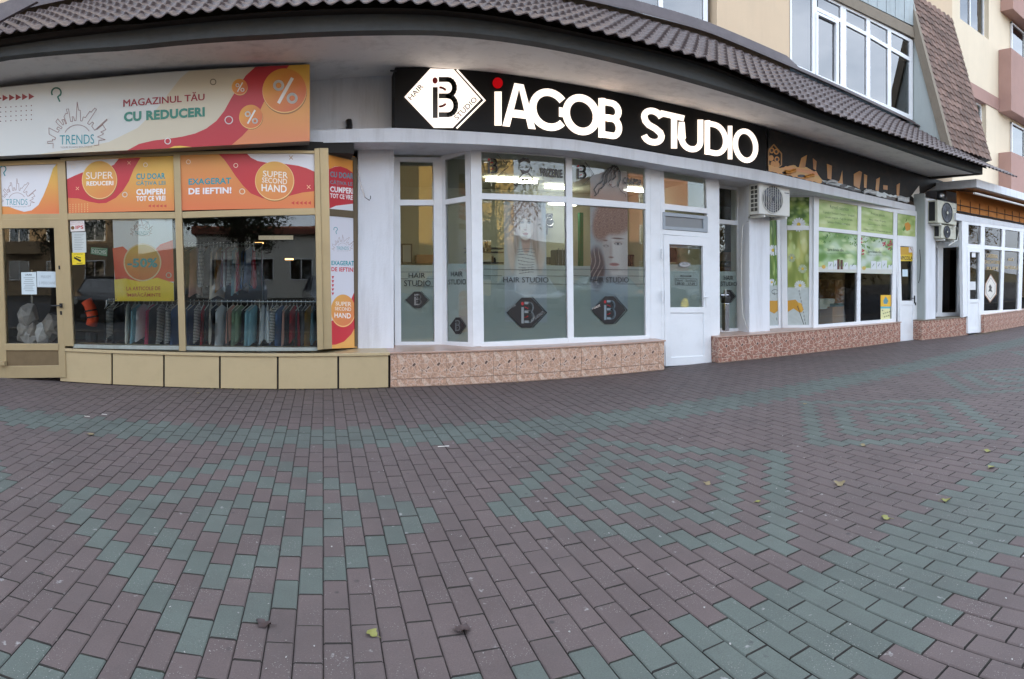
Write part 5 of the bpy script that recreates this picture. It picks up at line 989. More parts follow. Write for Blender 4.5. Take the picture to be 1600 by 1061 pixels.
T = LT(785, 837); cols = [[T(0, 0), T(.20, 0), T(.46, .86), T(.40, 1)][:4], ]
solid([[T(0, .0), T(.22, .0), T(.50, .88), T(.64, 1.0), T(.36, 1.0)], [T(.5, .88), T(.78, .0), T(1., .0), T(.64, 1.0)], [T(.29, .22), T(.71, .22), T(.64, .40), T(.36, .40)]], 'letter', M['litwhite'], s2)
glyph(826.8, 888, [(arcp(.52, .5, .43, .415, 40, 320, 26), 11.6)]); glyph(879, 935.6, [(arcp(.52, .5, .42, .415, 0, 360, 34), 11.6)]); T = LT(879, 935.6); solid([[T(-.10, .37), T(.12, .37), T(.12, .60), T(-.10, .60)]], 'letter_link', M['litwhite'], s2, off=.007)
glyph(934.5, 972.5, [([(.15, -.0), (.15, 1.0)], 10.5), ([(.1, .915), (.55, .915)]+arcp(.56, .72, .28, .195, 85, -85, 10)+[(.1, .52)], 10), ([(.1, .52), (.6, .52)]+arcp(.60, .30, .26, .22, 85, -85, 10)+[(.1, .085)], 10)])
glyph(1001, 1038.5, [(arcp(.52, .735, .37, .20, 20, 180, 12)+[(.2, .62), (.34, .53), (.62, .46), (.82, .37)]+arcp(.50, .28, .37, .21, 0, -165, 12), 10)])
glyph(1031.5, 1069, [([(0, .925), (1, .915)], 9.2), ([(.58, 0), (.58, .93)], 9.6)]); glyph(1060.5, 1099, [([(.12, .80), (.12, .34)]+arcp(.5, .34, .38, .285, 180, 360, 14)+[(.88, .98)], 9.2)])
glyph(1100, 1139, [([(.13, 0), (.13, 1)], 8.6), ([(.1, .92), (.4, .92)]+arcp(.42, .5, .45, .42, 88, -88, 16)+[(.1, .08)], 8.6)]); glyph(1137, 1144.5, [([(.5, 0), (.5, .99)], 7.2)]); glyph(1145, 1184.8, [(arcp(.5, .5, .40, .43, 0, 360, 32), 8.2)])
# diamond logo, lit
solid([[(631.8, 151.5), (672.5, 107), (709, 108.3), (751, 155.5), (707.5, 199.8), (678, 199.8)]], 'logo_face', M['litwhite'], s2); A = Art(SG, .0275)
A.line([(712.2, 108.6), (753.5, 156.2), (711.5, 200)], 1.6, (20, 18, 20)); A.build('logo_line', s2)
solid([ribbon([(713.8, 108.8), (757.3, 156.8), (713.5, 200.5)], 2.6)], 'logo_border', M['litwhite'], s2, off=.008, dep=.02)
A = Art(SG, .0285); ib(A, 692.5, 151.5, 33, .82, (24, 20, 24), (150, 14, 30), .26); 
def rtext(A, t, x0, y0, x1, y1, h, c, bold=.012):
    v, f = text_mesh(t, bold); dx, dy = x1-x0, y1-y0; L = math.hypot(dx, dy); nx, ny = dy/L*h, -dx/L*h; A.k += 1
    A.mb.add([A.pt(x0+dx*u+nx*w_, y0+dy*u+ny*w_) for u, w_ in v], f, 0, s2l(c))
rtext(A, 'HAIR', 642.5, 157, 662.5, 135.5, 8, (40, 36, 38)); rtext(A, 'STUDIO', 714.5, 188, 746.5, 156.5, 8.5, (40, 36, 38)); A.build('logo_print', s2)
b_ = MB(); b_.tube([SG.q(610, 110.5, .05), SG.q(619, 111, .02)], .012, 6); b_.build('hook', M['black'], s2)

# ================================================================== HERB SHOP
herb = thing('herb_shopfront', 'white framed bay window and narrow door with green nature prints, right of the white pillar', 'shopfront', (9.5, 8.3, .4))
HS = PAB(pxX(1219, 8.84), 8.84, pxX(1274, 8.38), 8.38)
fr = MB(); fr.q(HR, [(1200, 318), (1222, 320), (1222, 510), (1200, 510)][:4], -.055, .01) if 0 else None
fr.q(HR, [(1200, 331), (1220, 336), (1220, 341), (1200, 337)], .02, .07); fr.q(HR, [(1213.5, 300), (1219, 300), (1222, 514), (1217, 514)], .021, .08); fr.q(HR, [(1202, 509), (1220, 508.5), (1220, 514), (1202, 514)], .022, .08); fr.q(HR, [(1200, 350.5), (1218, 352), (1218, 357), (1200, 356)], .018, .07) if 0 else None
fr.build('window_frame', M['pvc'], herb, bevel=.005)
fr = MB(); fr.q(HS, [(1222, 300), (1276, 302), (1276, 308), (1222, 308)], .02, .07); fr.q(HS, [(1219, 302), (1229, 302), (1231, 513), (1222, 513)], .022, .07); fr.q(HS, [(1264.5, 306), (1275, 306), (1272.5, 513), (1264, 513)], .022, .07)
fr.q(HS, [(1224, 508), (1273, 508), (1273, 514), (1224, 514)], .023, .07); fr.q(HS, [(1230, 352), (1264, 353), (1264, 359.5), (1230, 359.5)], .018, .06); fr.build('side_window_frame', M['pvc'], herb, bevel=.005)
fr = MB()
fr.q(APB, [(1272, 302), (1280, 303), (1278.5, 514), (1271, 515)], .02, .08); fr.q(APB, [(1276, 303), (1342, 314), (1342, 321.5), (1276, 310)], .018, .08); fr.q(APB, [(1342, 314), (1398, 324), (1398, 332.5), (1342, 321.5)], .018, .08); fr.q(APB, [(1398, 324), (1436, 331), (1436, 338.5), (1398, 332.5)], .018, .08)
fr.q(APB, [(1341, 321), (1346, 322), (1344.5, 504), (1339, 504.5)], .019, .08); fr.q(APB, [(1279, 354.5), (1342, 361), (1342, 367), (1279, 360.5)], .017, .07); fr.q(APB, [(1345, 362), (1396.5, 367.5), (1396.5, 374), (1345, 367.7)], .017, .07)
fr.q(APB, [(1278, 507.5), (1341, 502.5), (1341, 509), (1278, 514.5)], .024, .08); fr.q(APB, [(1341, 502.5), (1396, 498), (1396, 503), (1341, 509)], .024, .08); fr.q(APB, [(1396.5, 328), (1402.5, 329), (1400, 503), (1393.5, 503)], .019, .08)
fr.q(APB, [(1431.3, 334), (1437, 335), (1435, 531), (1430, 531)], .02, .08); fr.q(APB, [(1402, 367.7), (1432, 370), (1432, 376), (1402, 374)], .017, .07); fr.q(APB, [(1400, 374), (1404, 374), (1409, 533), (1405, 534)], .0195, .08)
fr.build('bay_frame', M['pvc'], herb, bevel=.005)
for q_ in ([(1279, 310.5), (1342, 321.5), (1342, 361), (1279, 354.5)], [(1345.5, 322.5), (1397, 332), (1396.5, 367.3), (1345.5, 362.5)], [(1402.5, 332.5), (1432, 338), (1431, 369.8), (1402.5, 367.7)], [(1279.5, 360.5), (1341, 367), (1340, 503.4), (1278.5, 508)], [(1345.3, 367.7), (1396, 374.3), (1394, 498.5), (1344, 502.8)]):
    pane(APB, q_, herb)
for pl_, q_ in ((HS, [(1229, 308), (1265, 308), (1265, 353), (1229, 353)]), (HS, [(1230, 359), (1265, 359), (1264, 509), (1231, 509)]), (HR, [(1200, 320), (1214, 322), (1214, 333), (1200, 331)]), (HR, [(1202, 341), (1214, 341), (1217, 509), (1202, 509)])): pane(pl_, q_, herb)
dr = MB(); dr.q(APB, [(1402, 373), (1432, 375.5), (1432, 386), (1402, 384)], .03, .06); dr.q(APB, [(1402.5, 375), (1406.5, 375), (1411, 532), (1407, 533)], .031, .06); dr.q(APB, [(1427.5, 376), (1432, 376), (1430.5, 530), (1426, 530)], .031, .06)
dr.q(APB, [(1405, 470), (1427, 470), (1427, 476.5), (1405, 476.5)], .029, .06); dr.q(APB, [(1407, 524), (1430, 522.5), (1430, 531), (1407, 533.5)], .03, .06); d2 = dr.build('door', M['pvc'], herb, bevel=.004); b_ = MB(); b_.q(APB, [(1405, 476), (1427, 476), (1427, 524), (1407, 525)], .015, .03); b_.build('lower_panel', M['pvc'], d2)
pane(APB, [(1406, 384), (1428, 385), (1427, 471), (1405, 471)], d2); b_ = MB(); b_.q(APB, [(1428.5, 462), (1430, 462), (1430, 474), (1428.5, 474)], .045, .012); b_.tube([APB.q(1429, 466, .04), APB.q(1429, 466, .085), APB.q(1424.5, 466, .085)], .008, 6); b_.build('handle', M['black'], d2)
b_ = MB(); b_.q(APB, [(1430, 472.5), (1431.5, 472.5), (1431.5, 477), (1430, 477)], .045, .01); b_.build('lock', M['black'], d2)
# nature prints
def bokeh(seed, c0, c1_, dots=22, horizon=None):
    r_ = random.Random(seed); D = [(r_.random(), r_.random(), r_.uniform(.04, .16), r_.random()) for _ in range(dots)]
    def fn(u, w):
        t = sm(-1.2, 1.2, noise2(u, w, 1.1, seed)+.5*noise2(u, w, 2.3, seed+2)); C = np.array(c0)[None]*(1-t[:, None])+np.array(c1_)[None]*t[:, None]
        for a, b2, rr_, k in D: C = mixc(C, ell(u, w, a, b2, rr_, rr_*.55, .35)*(.35+.3*k), (200, 220, 150) if k > .4 else (235, 240, 200))
        if horizon is not None: C = mixc(C, sm(horizon-.01, horizon+.01, w), (188, 198, 196)); C = mixc(C, (np.abs((u-.5)-(w-horizon)*.9) < .012)*(w > horizon)*.8, (90, 92, 88)); C = C+(noise2(u, w*6, 2, 4)*5*(w > horizon))[:, None]
        return C
    return fn
def daisy(A, x, y, r, sx_=.8, c=(226, 230, 234)):
    for k in range(15):
        a = k*2*math.pi/15+.2; ca, sa = math.cos(a), math.sin(a); pts = []
        for t, ww in ((.18, .05), (.6, .15), (.92, .13), (1, .03), (.92, -.13), (.6, -.15), (.18, -.05)): pts.append((x+(ca*t-sa*ww)*r*sx_, y+(sa*t+ca*ww)*r*.8))
        A.poly(pts, tuple(v-(k % 3)*7 for v in c))
    A.circle(x, y, r*.27*sx_, (206, 170, 30), ry=r*.24); A.circle(x-r*.04, y-r*.05, r*.17*sx_, (226, 196, 60), ry=r*.15)
prs = thing('nature_print', 'tall angled window print with white daisies and honey, left of the herb bay', 'window print', (8.6, 8.6, .5))
A = Art(HS, -.004); A.grid([(1229, 308), (1265, 308), (1265, 353), (1229, 353)], bokeh(3, (60, 96, 34), (150, 180, 80)), 26, 30); daisy(A, 1248, 351, 14); A.build('upper_print', prs, M['inkglass'])
A = Art(HS, -.004); A.grid([(1230, 359), (1265, 359), (1264, 509), (1231, 509)], bokeh(5, (120, 138, 60), (188, 190, 110), 26, .60), 30, 110); daisy(A, 1237, 403, 9, .7, (172, 182, 146)); daisy(A, 1254, 420, 9, .8, (176, 188, 158)); daisy(A, 1250, 446, 10, .9, (208, 214, 210))
A.poly([(1229, 470), (1243, 468), (1250, 476), (1256, 484), (1250, 489), (1240, 482), (1230, 488)], (196, 146, 44)); A.poly([(1246, 472), (1252, 474), (1255, 482), (1253, 489), (1249, 480)], (216, 170, 70)); A.line([(1246, 478), (1256, 507)], 1.0, (70, 70, 66)); A.build('lower_print', prs, M['inkglass'])
A = Art(HR, -.005); A.grid([(1200, 341), (1214, 341), (1217, 509), (1202, 509)], bokeh(8, (66, 100, 40), (130, 158, 70), 16, .62), 14, 110); daisy(A, 1208, 391, 11, .9); daisy(A, 1206, 441, 7, .9); A.line([(1212, 350), (1209, 380), (1213, 430), (1208, 446)], 1.3, (80, 130, 50)); A.poly([(1202, 470), (1217, 470), (1217, 484), (1210, 490), (1202, 486)], (200, 150, 50)); A.ring(1211, 456, 5, .9, (110, 112, 108), ry=3.5); A.build('lower_print', prs, M['inkglass'])
A = Art(HR, -.005); A.rect(1200, 320, 1214, 333, (220, 190, 120)); A.build('upper_print', prs, M['inkglass'])
A = Art(APB, -.005); gg = lambda s_: bokeh(s_, (150, 178, 98), (194, 208, 142), 6)
A.grid([(1279, 310.5), (1342, 321.5), (1342, 361), (1279, 354.5)], gg(11), 30, 20); A.grid([(1345.5, 322.5), (1397, 332), (1396.5, 367.3), (1345.5, 362.5)], gg(14), 30, 20); A.grid([(1402.5, 332.5), (1432, 338), (1431, 369.8), (1402.5, 367.7)], gg(17), 14, 14)
GK = (62, 92, 50)
A.text('Remedii naturiste', 1297, 1326, 320, 325.5, GK, 324.5, 330); A.text('Capsule \u2022 Tincturi \u2022 Ceaiuri \u2022 Siropuri', 1286, 1335, 329.5, 334, GK, 335.5, 340); A.text('Cereale integrale \u2022 Fulgi din cereale', 1289, 1332, 337, 341.5, GK, 342, 346.5); A.text('Seminte \u2022 Produse cosmetice', 1293, 1328, 344.5, 348.5, GK, 348.5, 352.5)
A.text('Produse apicole', 1361, 1382.5, 331.5, 336.5, GK, 335.5, 340); A.text('Miere \u2022 Polen \u2022 Propolis', 1358, 1384, 341.5, 345, GK, 345, 348.5); A.text('Laptisor de matca \u2022 Pastura', 1357, 1385, 348.5, 352, GK, 351.5, 355); A.text('Utilaje \u2022 Unelte \u2022 Echipamente apicole', 1349, 1392, 356.5, 360, GK, 361.5, 365)
A.poly([(1414, 349), (1419, 347), (1423, 352), (1422, 359), (1417, 361), (1413, 356)], (216, 150, 60)); A.poly([(1410, 359), (1414, 352), (1415, 358), (1412, 361)], (80, 140, 50)); A.line([(1415.5, 346), (1416.5, 343)], 1.2, (50, 60, 30))
gp = thing('green_panel_print', 'light green printed panels listing Remedii naturiste and Produse apicole at the top of the bay', 'window print', (10, 8.3, 2.4)); A.build('printed_panel', gp, M['inkglass'])
A = Art(APB, -.005); fnp = bokeh(23, (96, 140, 62), (190, 212, 180), 22)
A.grid([(1279.5, 360.5), (1341, 367), (1340.5, 426.5), (1279, 425)], fnp, 44, 40); A.grid([(1345.3, 367.7), (1396, 374.3), (1395, 428.5), (1344.8, 427)], bokeh(29, (120, 156, 80), (200, 214, 200), 22), 40, 40)
for (x0, x1, y0, y1) in ((1280, 1340, 362, 368), (1346, 1396, 369, 375)):
    for k in range(64):
        x = random.uniform(x0, x1); y = random.uniform(0, 17)**1.0+np.interp(x, [x0, x1], [y0, y1]); r_ = random.uniform(1.5, 3.2); a = random.uniform(.6, 2.4); w_ = r_*.35
        if abs(x-(x0+x1)/2) < 12 and y > y0+9: continue
        dx, dy = math.cos(a)*r_, math.sin(a)*r_; A.poly([(x-dx, y-dy), (x+dy*.35, y-dx*.35), (x+dx, y+dy), (x-dy*.35, y+dx*.35)], random.choice([(70, 116, 50), (96, 140, 62), (54, 92, 44), (130, 166, 84)]))
for x, y in ((1381, 382), (1389, 386), (1392, 379), (1347, 375), (1348, 394)):
    for k in range(5): A.circle(x+random.uniform(-2, 2), y+random.uniform(-4, 4), 1.3, (176, 50, 66), n=8)
for x0, x1, y0, y1 in ((1279, 1340, 416, 426), (1345, 1395, 418, 428)): A.poly([(x0, y0+1), (x1, y0), (x1, y1), (x0, y1-1)], (206, 208, 200))
for x, w_, h_, c in ((1294, 8, 14, (216, 222, 226)), (1303, 5, 16, (216, 222, 226)), (1308, 4, 18, (90, 50, 36)), (1313, 4, 17, (90, 50, 36)), (1319, 6, 13, (220, 224, 226)), (1328, 10, 9, (214, 220, 226)), (1361, 8, 15, (216, 222, 226)), (1370, 7, 14, (220, 224, 228)), (1378, 8, 16, (214, 220, 224)), (1388, 9, 9, (216, 222, 226))):
    A.rect(x, 419-h_+4, x+w_, 421, c); A.line([(x+w_*.3, 416), (x+w_*.6, 412)], .8, (60, 80, 90))
A.circle(1287, 417, 3, (206, 166, 70)); A.circle(1350, 419, 3, (206, 180, 90))
A.text('Spre binele t\u0103u', 1293, 1318, 387, 393, (50, 70, 44), 388.5, 394.5, bold=.01); A.text('Spre binele t\u0103u', 1356, 1377, 390.5, 396, (50, 70, 44), 391.5, 397, bold=.01); A.text('Produse naturale pentru sanatate', 1293, 1327, 395.5, 397.5, (80, 96, 70)); A.text('Produse naturale pentru sanatate', 1356, 1385, 397.5, 399.5, (80, 96, 70))
gp2 = thing('leafy_panel_print', 'green leafy printed panels with bottles reading Spre binele tau, over the lower bay panes', 'window print', (10, 8.3, 1.8)); A.build('printed_panel', gp2, M['inkglass'])
A = Art(APB, -.004); A.rect(1405, 386, 1428, 398, (206, 160, 40)); A.rect(1405, 398, 1427.5, 408, (222, 190, 50)); A.text('APICOLA', 1406, 1426, 400, 406, (50, 44, 20), 400.5, 406.5, bold=.03); A.rect(1420, 385.5, 1427, 394.5, (220, 216, 214)); A.line([(1422, 387), (1425, 392)], .8, (150, 60, 60)); tag(A.build('door_sign', None, M['inkglass']), 'ochre and yellow sheet reading APICOLA at the top of the herb shop door glass', 'sign')
A = Art(APB, -.004); A.rect(1410, 421, 1418.5, 432, (196, 214, 224)); tag(A.build('note_sheet', None), 'small blank pale sheet on the herb shop door glass under the ochre sign', 'notice')
A = Art(APB, -.012); A.rect(1376, 461, 1392, 479, (224, 176, 50)); A.poly([(1384, 463), (1388, 470), (1386, 475), (1381, 475), (1380, 470)], (90, 140, 150)); A.rect(1376, 479, 1391.5, 482, (90, 170, 190)); A.rect(1376, 482, 1391, 500, (214, 212, 160)); 
for k in range(8): A.circle(1379+k*1.6, 485+(k*5 % 11), 1, (70, 90, 60), n=6)
tag(A.build('product_poster', None), 'narrow yellow and cream product poster in the lower right corner of the bay', 'poster')
# goods inside the bay
def ibox(name, label, cat, px0, py0, px1, py1, y_, d, mt, extra=None):
    a, b_ = PL(y_).q(px0, py0), PL(y_).q(px1, py1); t = thing(name, label, cat, (a[0], y_, b_[2])); m_ = MB(); m_.box(a[0], b_[0], y_, y_+d, b_[2], a[2]); m_.build('carton', mt, t, bevel=.006)
    m_ = MB(); m_.box(a[0]-.005, b_[0]+.005, y_-.005, y_+d+.005, a[2]-.06, a[2]+.004); m_.build('lid', mt, t); return t
ibox('storage_box', 'brown cardboard box standing low in the left lower pane of the bay', 'box', 1301, 480, 1319, 507, 8.75, .4, M['cardboard']); ibox('storage_box', 'grey flat box stacked at the left of the cardboard box in the bay', 'box', 1281, 468, 1304, 482, 8.9, .4, M['oldplastic'])
ibox('storage_box', 'white plastic box with lid in the right lower pane of the bay', 'box', 1343, 462, 1368, 478, 8.8, .4, M['whiteplastic']); ibox('wooden_beehive', 'orange brown wooden hive box behind the cardboard box in the bay', 'beehive', 1305, 437, 1324, 478, 9.3, .5, M['wood'])
ibox('storage_box', 'small teal lidded box lying on top of the cardboard box', 'box', 1305, 475, 1318, 480, 8.75, .3, mat('teal card', (90, 130, 126), .6))
m_ = MB(); m_.tube([PL(9.3).q(1326, 468), PL(9.3).q(1333, 505)], .02, 6); tag(m_.build('wooden_rod', M['wood']), 'thin wooden rod leaning inside the left lower bay pane', 'rod'); m_ = MB(); m_.tube([PL(9.3).q(1339, 470), PL(9.3).q(1349, 504)], .02, 6); tag(m_.build('wooden_rod', M['wood']), 'thin wooden rod leaning beside the bay mullion of the herb shop', 'rod')
for k, (x0, x1) in enumerate(((1355, 1367), (1371, 1384))):
    a, b_ = PL(12.2).q(x0, 450), PL(12.2).q(x1, 459); m_ = MB(); m_.box(a[0], b_[0], 12.2, 12.25, b_[2], a[2]); tag(m_.build('shelf_lamp', emis('warm shelf light %d' % k, (255, 190, 130), 4.)), ('left', 'right')[k]+' one of two warm glowing shelf lights deep in the herb shop', 'lamp')
ibox('sack', 'dark blue sack with pale flowers low in the right lower bay pane', 'sack', 1348, 485, 1366, 503, 8.6, .3, mat('navy sack', (34, 48, 66), .8, .3, 9))
# --- damaged sign with torn golden film
s3 = thing('torn_shop_sign', 'long dark shop sign with peeling torn ochre film and broken edges over the herb shop', 'sign', (9.5, 8.1, 3.5))
b_ = MB(); tq = [(1201, 200), (1290, 226), (1380, 252), (1478, 283)]; bq = [(1200, 269), (1290, 290), (1380, 310), (1440, 325)]
sgb = [(1201, 201), (1260, 219), (1330, 240), (1400, 262), (1474, 283.5), (1452, 296), (1430, 312), (1424, 320), (1440, 325), (1380, 311), (1290, 290), (1200, 269)]
solid([sgb], 'sign_box', mat('dark brown sign panel', (15, 12, 11), .6, .25, 3, .3, 5, (86, 60, 40)), s3, off=-.05, dep=.05, pl=SG)
OC = (196, 134, 58)
A = Art(SG, .004)
A.line([(1209, 226), (1221, 240), (1221, 258), (1212, 264), (1201, 259), (1201, 235), (1209, 226)], 2, (170, 124, 66)); 
for x, y in ((1206, 235), (1213, 237), (1205, 247), (1214, 249), (1208, 256), (1214, 257)): A.circle(x, y, 4.0, OC, ry=4.6)
for x, y in ((1206, 235), (1213, 237), (1214, 249)): A.circle(x, y, 2.1, (60, 44, 30), ry=2.5)
def torn(x0, x1, f0, f1, n=26, jag=3, seed=0):
    r_ = random.Random(seed); up = [(x, f0(x)+r_.uniform(-jag, jag)) for x in np.linspace(x0, x1, n)]; dn = [(x, f1(x)+r_.uniform(-1, 1)) for x in np.linspace(x1, x0, n)]; return up+dn
yb_ = lambda x: float(np.interp(x, [1200, 1290, 1380, 1440], [267, 288, 309, 323]))
A.poly(torn(1201, 1287, lambda x: float(np.interp(x, [1201, 1212, 1240, 1262, 1275, 1287], [258, 262, 259, 262, 268, 284])), lambda x: yb_(x), 30, 1.6, 4), OC, lambda x, y: (206+int(10*math.sin(x*.7)), 146+int(14*math.sin(x*1.3+y)), 76))
for pts in ([(1248, 262), (1252, 247), (1261, 242), (1258, 262)], [(1270, 247), (1276, 252), (1275, 266), (1271, 264)], [(1292, 256), (1300, 259), (1299, 281), (1293, 279)], [(1306, 286), (1312, 282), (1316, 266), (1317, 288), (1310, 292)], [(1334, 272), (1343, 267), (1347, 269), (1343, 295), (1334, 290)], [(1350, 272), (1355, 274), (1354, 294), (1350, 293)], [(1369, 280), (1375, 277), (1373, 299), (1368, 297)], [(1380, 289), (1387, 290), (1387, 297), (1380, 296)], [(1401, 289), (1406, 286), (1405, 307), (1401, 306)]): A.poly(pts, (176, 122, 50), lambda x, y: (180+int(16*math.sin(x*.9+y*.3)), 124+int(14*math.sin(x*.9+y*.3)), 52))
A.poly(torn(1284, 1345, lambda x: float(np.interp(x, [1284, 1310, 1345], [283, 287, 298])), lambda x: yb_(x)-.5, 16, 2, 8), (64, 54, 48)); A.poly([(1284, 281), (1310, 286), (1330, 291), (1345, 297), (1330, 295), (1308, 290), (1288, 285)], (170, 178, 180)); A.poly(torn(1347, 1420, lambda x: float(np.interp(x, [1347, 1354, 1400, 1420], [300, 296, 306, 314])), lambda x: yb_(x)-1, 22, 1.8, 9), (206, 212, 214)); A.poly(torn(1385, 1432, lambda x: yb_(x)-5, lambda x: yb_(x), 16, 1.4, 11), (70, 56, 46))
for x, y in ((1228, 270), (1252, 275), (1318, 290), (1330, 294)): A.circle(x, y, 6, (36, 28, 24), ry=2.4)
A.poly([(1424, 306), (1436, 290), (1437, 301), (1430, 312)], (226, 226, 224)); A.build('torn_film', s3, M['ink']); 
# torn film curls standing off the panel
for k, (x, y, w_, h_) in enumerate(((1236, 268, 16, 6), (1266, 275, 14, 5), (1300, 284, 18, 4), (1360, 300, 20, 6), (1412, 311, 18, 8))):
    b_ = MB(); V = []
    for i in range(7):
        for j in range(5): u, v = i/6, j/4; V.append(SG.q(x-w_/2+w_*u, y-h_/2+h_*v+1.5*math.sin(u*5+k), .02+.06*math.sin(v*2.6)*(.4+.6*math.sin(u*3.1))))
    b_.add(V, [(i*5+j, i*5+j+1, i*5+j+6, i*5+j+5) for i in range(6) for j in range(4)]); b_.build('film_curl', (mat('torn ochre film', OC, .5, .25, 20) if k < 2 else mat('torn grey film', (196, 200, 202), .5, .25, 20)), s3, smooth=True)
b_ = MB(); b_.q(PL(8.9), [(1425, 262), (1500, 285), (1500, 325), (1425, 318)], 0, .1); b_.build('rear_panel', M['whitewall'], bld)
b_ = MB(); b_.tube([PL(7.95).q(1471, 298), PL(7.95).q(1472, 315)], .13, 14); tag(b_.build('vent_duct', M['chrome'], None, smooth=True), 'short shiny crumpled metal duct above the upper stacked air conditioner', 'duct')

# ================================================================== AIR CONDITIONERS
def ac(label, pl, x0, x1, yt0, yt1, yb0, yb1, yback, casing, fancx, fanr, vertical, legs=True, pxback=None):
    P = pl.q(x0, yt0); P1 = pl.q(x1, yt1); Q = pl.q(x0, yb0); Q1 = pl.q(x1, yb1); z1 = (P[2]+P1[2])/2; z0 = (Q[2]+Q1[2])/2; X0, X1, Yf = P[0], P1[0], P[1]; X1 = P1[0]
    t = thing('air_conditioner', label, 'air conditioner', (X0, yback, z0), 'outdoor air conditioner units'); h_ = z1-z0
    b_ = MB(); b_.box(X0, X1, Yf, yback, z0, z1); b_.build('casing', casing, t, bevel=.018)
    cx, cz = X0+(X1-X0)*fancx, (z0+z1)/2; r_ = h_*fanr
    b_ = MB(); b_.tube([(cx, Yf+.0, cz), (cx, Yf-.006, cz)], r_, 40); b_.build('fan_opening', M['fan'], t)
    b_ = MB()
    for k in range(3):
        a = k*2.1+.4; pts = [(cx+math.cos(a+da)*rr*r_, Yf-.009, cz+math.sin(a+da)*rr*r_) for da, rr in ((-.1, .2), (-.35, .9), (.0, .95), (.35, .9), (.25, .25))]; b_.prism(pts, (0, .003, 0))
    b_.build('fan_blade', mat('fan blade grey', (70, 76, 90), .4, .1), t)
    b_ = MB()
    for k in range(1, 5) if not vertical else range(1, 6):
        b_.tube([(cx+r_*k/6*math.cos(a), Yf-.016, cz+r_*k/6*math.sin(a)) for a in np.linspace(0, 2*math.pi, 32)], .0022, 4)
    n_ = 9 if vertical else 14
    for k in range(n_):
        if vertical: xx = (k-(n_-1)/2)*2*r_/n_; hh_ = math.sqrt(max(r_*r_-xx*xx, 0)); b_.tube([(cx+xx, Yf-.018, cz-hh_), (cx+xx, Yf-.018, cz+hh_)], .005, 5)
        else: a = k*2*math.pi/n_; b_.tube([(cx+.15*r_*math.cos(a), Yf-.018, cz+.15*r_*math.sin(a)), (cx+r_*math.cos(a), Yf-.018, cz+r_*math.sin(a))], .0026, 4)
    b_.tube([(cx+r_*1.03*math.cos(a), Yf-.012, cz+r_*1.03*math.sin(a)) for a in np.linspace(0, 2*math.pi, 40)], .009, 6)
    b_.build('fan_grille', M['whiteplastic'] if vertical else M['fan'], t)
    b_ = MB(); b_.tube([(cx, Yf-.016, cz), (cx, Yf-.024, cz)], r_*.16, 16); b_.build('hub', casing if not vertical else M['fan'], t)
    b_ = MB()
    if vertical:
        for i in range(2):
            for j in range(6): y0 = Yf+.05+i*.1; zz = z0+.06+j*(h_-.1)/6; b_.box(X0-.004, X0, y0, y0+.075, zz, zz+(h_-.1)/6-.018)
    else: b_.box(X0-.004, X0, Yf+.07, yback-.03, z0+.05, z1-.04)
    b_.build('side_vent', M['black'], t)
    for xx in (X0+.1, X1-.12): b_ = MB(); b_.box(xx-.02, xx+.02, Yf-.03, yback+.12, z0-.05, z0-.012); b_.box(xx-.02, xx+.02, yback+.06, yback+.1, z0-.05, z0+.25); b_.build('bracket', M['whiteplastic'], t)
    b_ = MB(); b_.box(cx+r_*1.25, cx+r_*1.25+.12, Yf-.003, Yf, z0+h_*.74, z0+h_*.74+.014); b_.build('badge', M['black'], t)
    return t
ac('white outdoor air conditioner unit on the pillar right of the salon door', PL(8.13), 1186.3, 1234.4, 283, 291.5, 333.5, 339.5, 8.42, M['whiteplastic'], .42, .42, True)
ac('upper, larger of two stacked weathered air conditioners at the herb shop corner', PL(7.45), 1465, 1495, 313, 317, 349, 351.3, 7.72, M['oldplastic'], .47, .42, False)
ac('lower, partly hidden of two stacked weathered air conditioners at the herb shop corner', PL(7.5), 1471, 1494, 351, 353, 373, 374, 7.72, M['oldplastic'], .35, .42, False)
for nm, lab, pts, r_ in (('cable', 'thin white cable hanging down the first pillar by the salon recess window', [PL(8.5).q(1170, 345), PL(8.48).q(1160, 352), PL(8.6).q(1159, 380), PL(8.6).q(1158, 440), PL(8.6).q(1160, 490), PL(8.55).q(1168, 514), PL(8.48).q(1192, 520)], .009), ('cable', 'curved white drain hose beside the lower stacked air conditioner', [PL(7.6).q(1494, 353), PL(7.5).q(1498, 362), PL(7.5).q(1496, 375), PL(7.5).q(1482, 384)], .022), ('cable', 'dark cable loop hanging down the grey side wall by the herb door', [PL(7.85).q(1437, 390), PL(7.8).q(1438.5, 410), PL(7.85).q(1437, 436), PL(7.85).q(1435, 442)], .007)):
    b_ = MB(); b_.tube(pts, r_, 6); tag(b_.build(nm, M['whiteplastic'] if 'white' in lab else M['dark'], smooth=True), lab, 'cable')

# ================================================================== LAST SHOP
far = thing('corner_shopfront', 'last white framed shopfront at the right edge, under the orange awning', 'shopfront', (14, 7.5, 0))
RC = PL(7.95)
fr = MB(); fr.q(RC, [(1463, 378), (1512, 374), (1512, 385), (1463, 388)], .02, .07); fr.q(RC, [(1465.5, 386), (1474, 386), (1472, 494), (1465, 494)], .021, .08); fr.q(RC, [(1463, 488.5), (1512, 488), (1512, 494), (1463, 495)], .022, .08); fr.q(RC, [(1499, 345), (1508, 346), (1506, 492), (1497, 492)], .021, .08)
fr.q(W4, [(1503, 343), (1513.5, 344.5), (1512, 494), (1505, 496)], .02, .09); fr.q(W4, [(1533, 347), (1539, 348), (1537, 519), (1531.5, 519.5)], .02, .09); fr.q(W4, [(1512, 343), (1600, 356), (1600, 363), (1512, 350.5)], .018, .09); fr.q(W4, [(1600, 356), (1680, 372), (1680, 380), (1600, 363)], .018, .09)
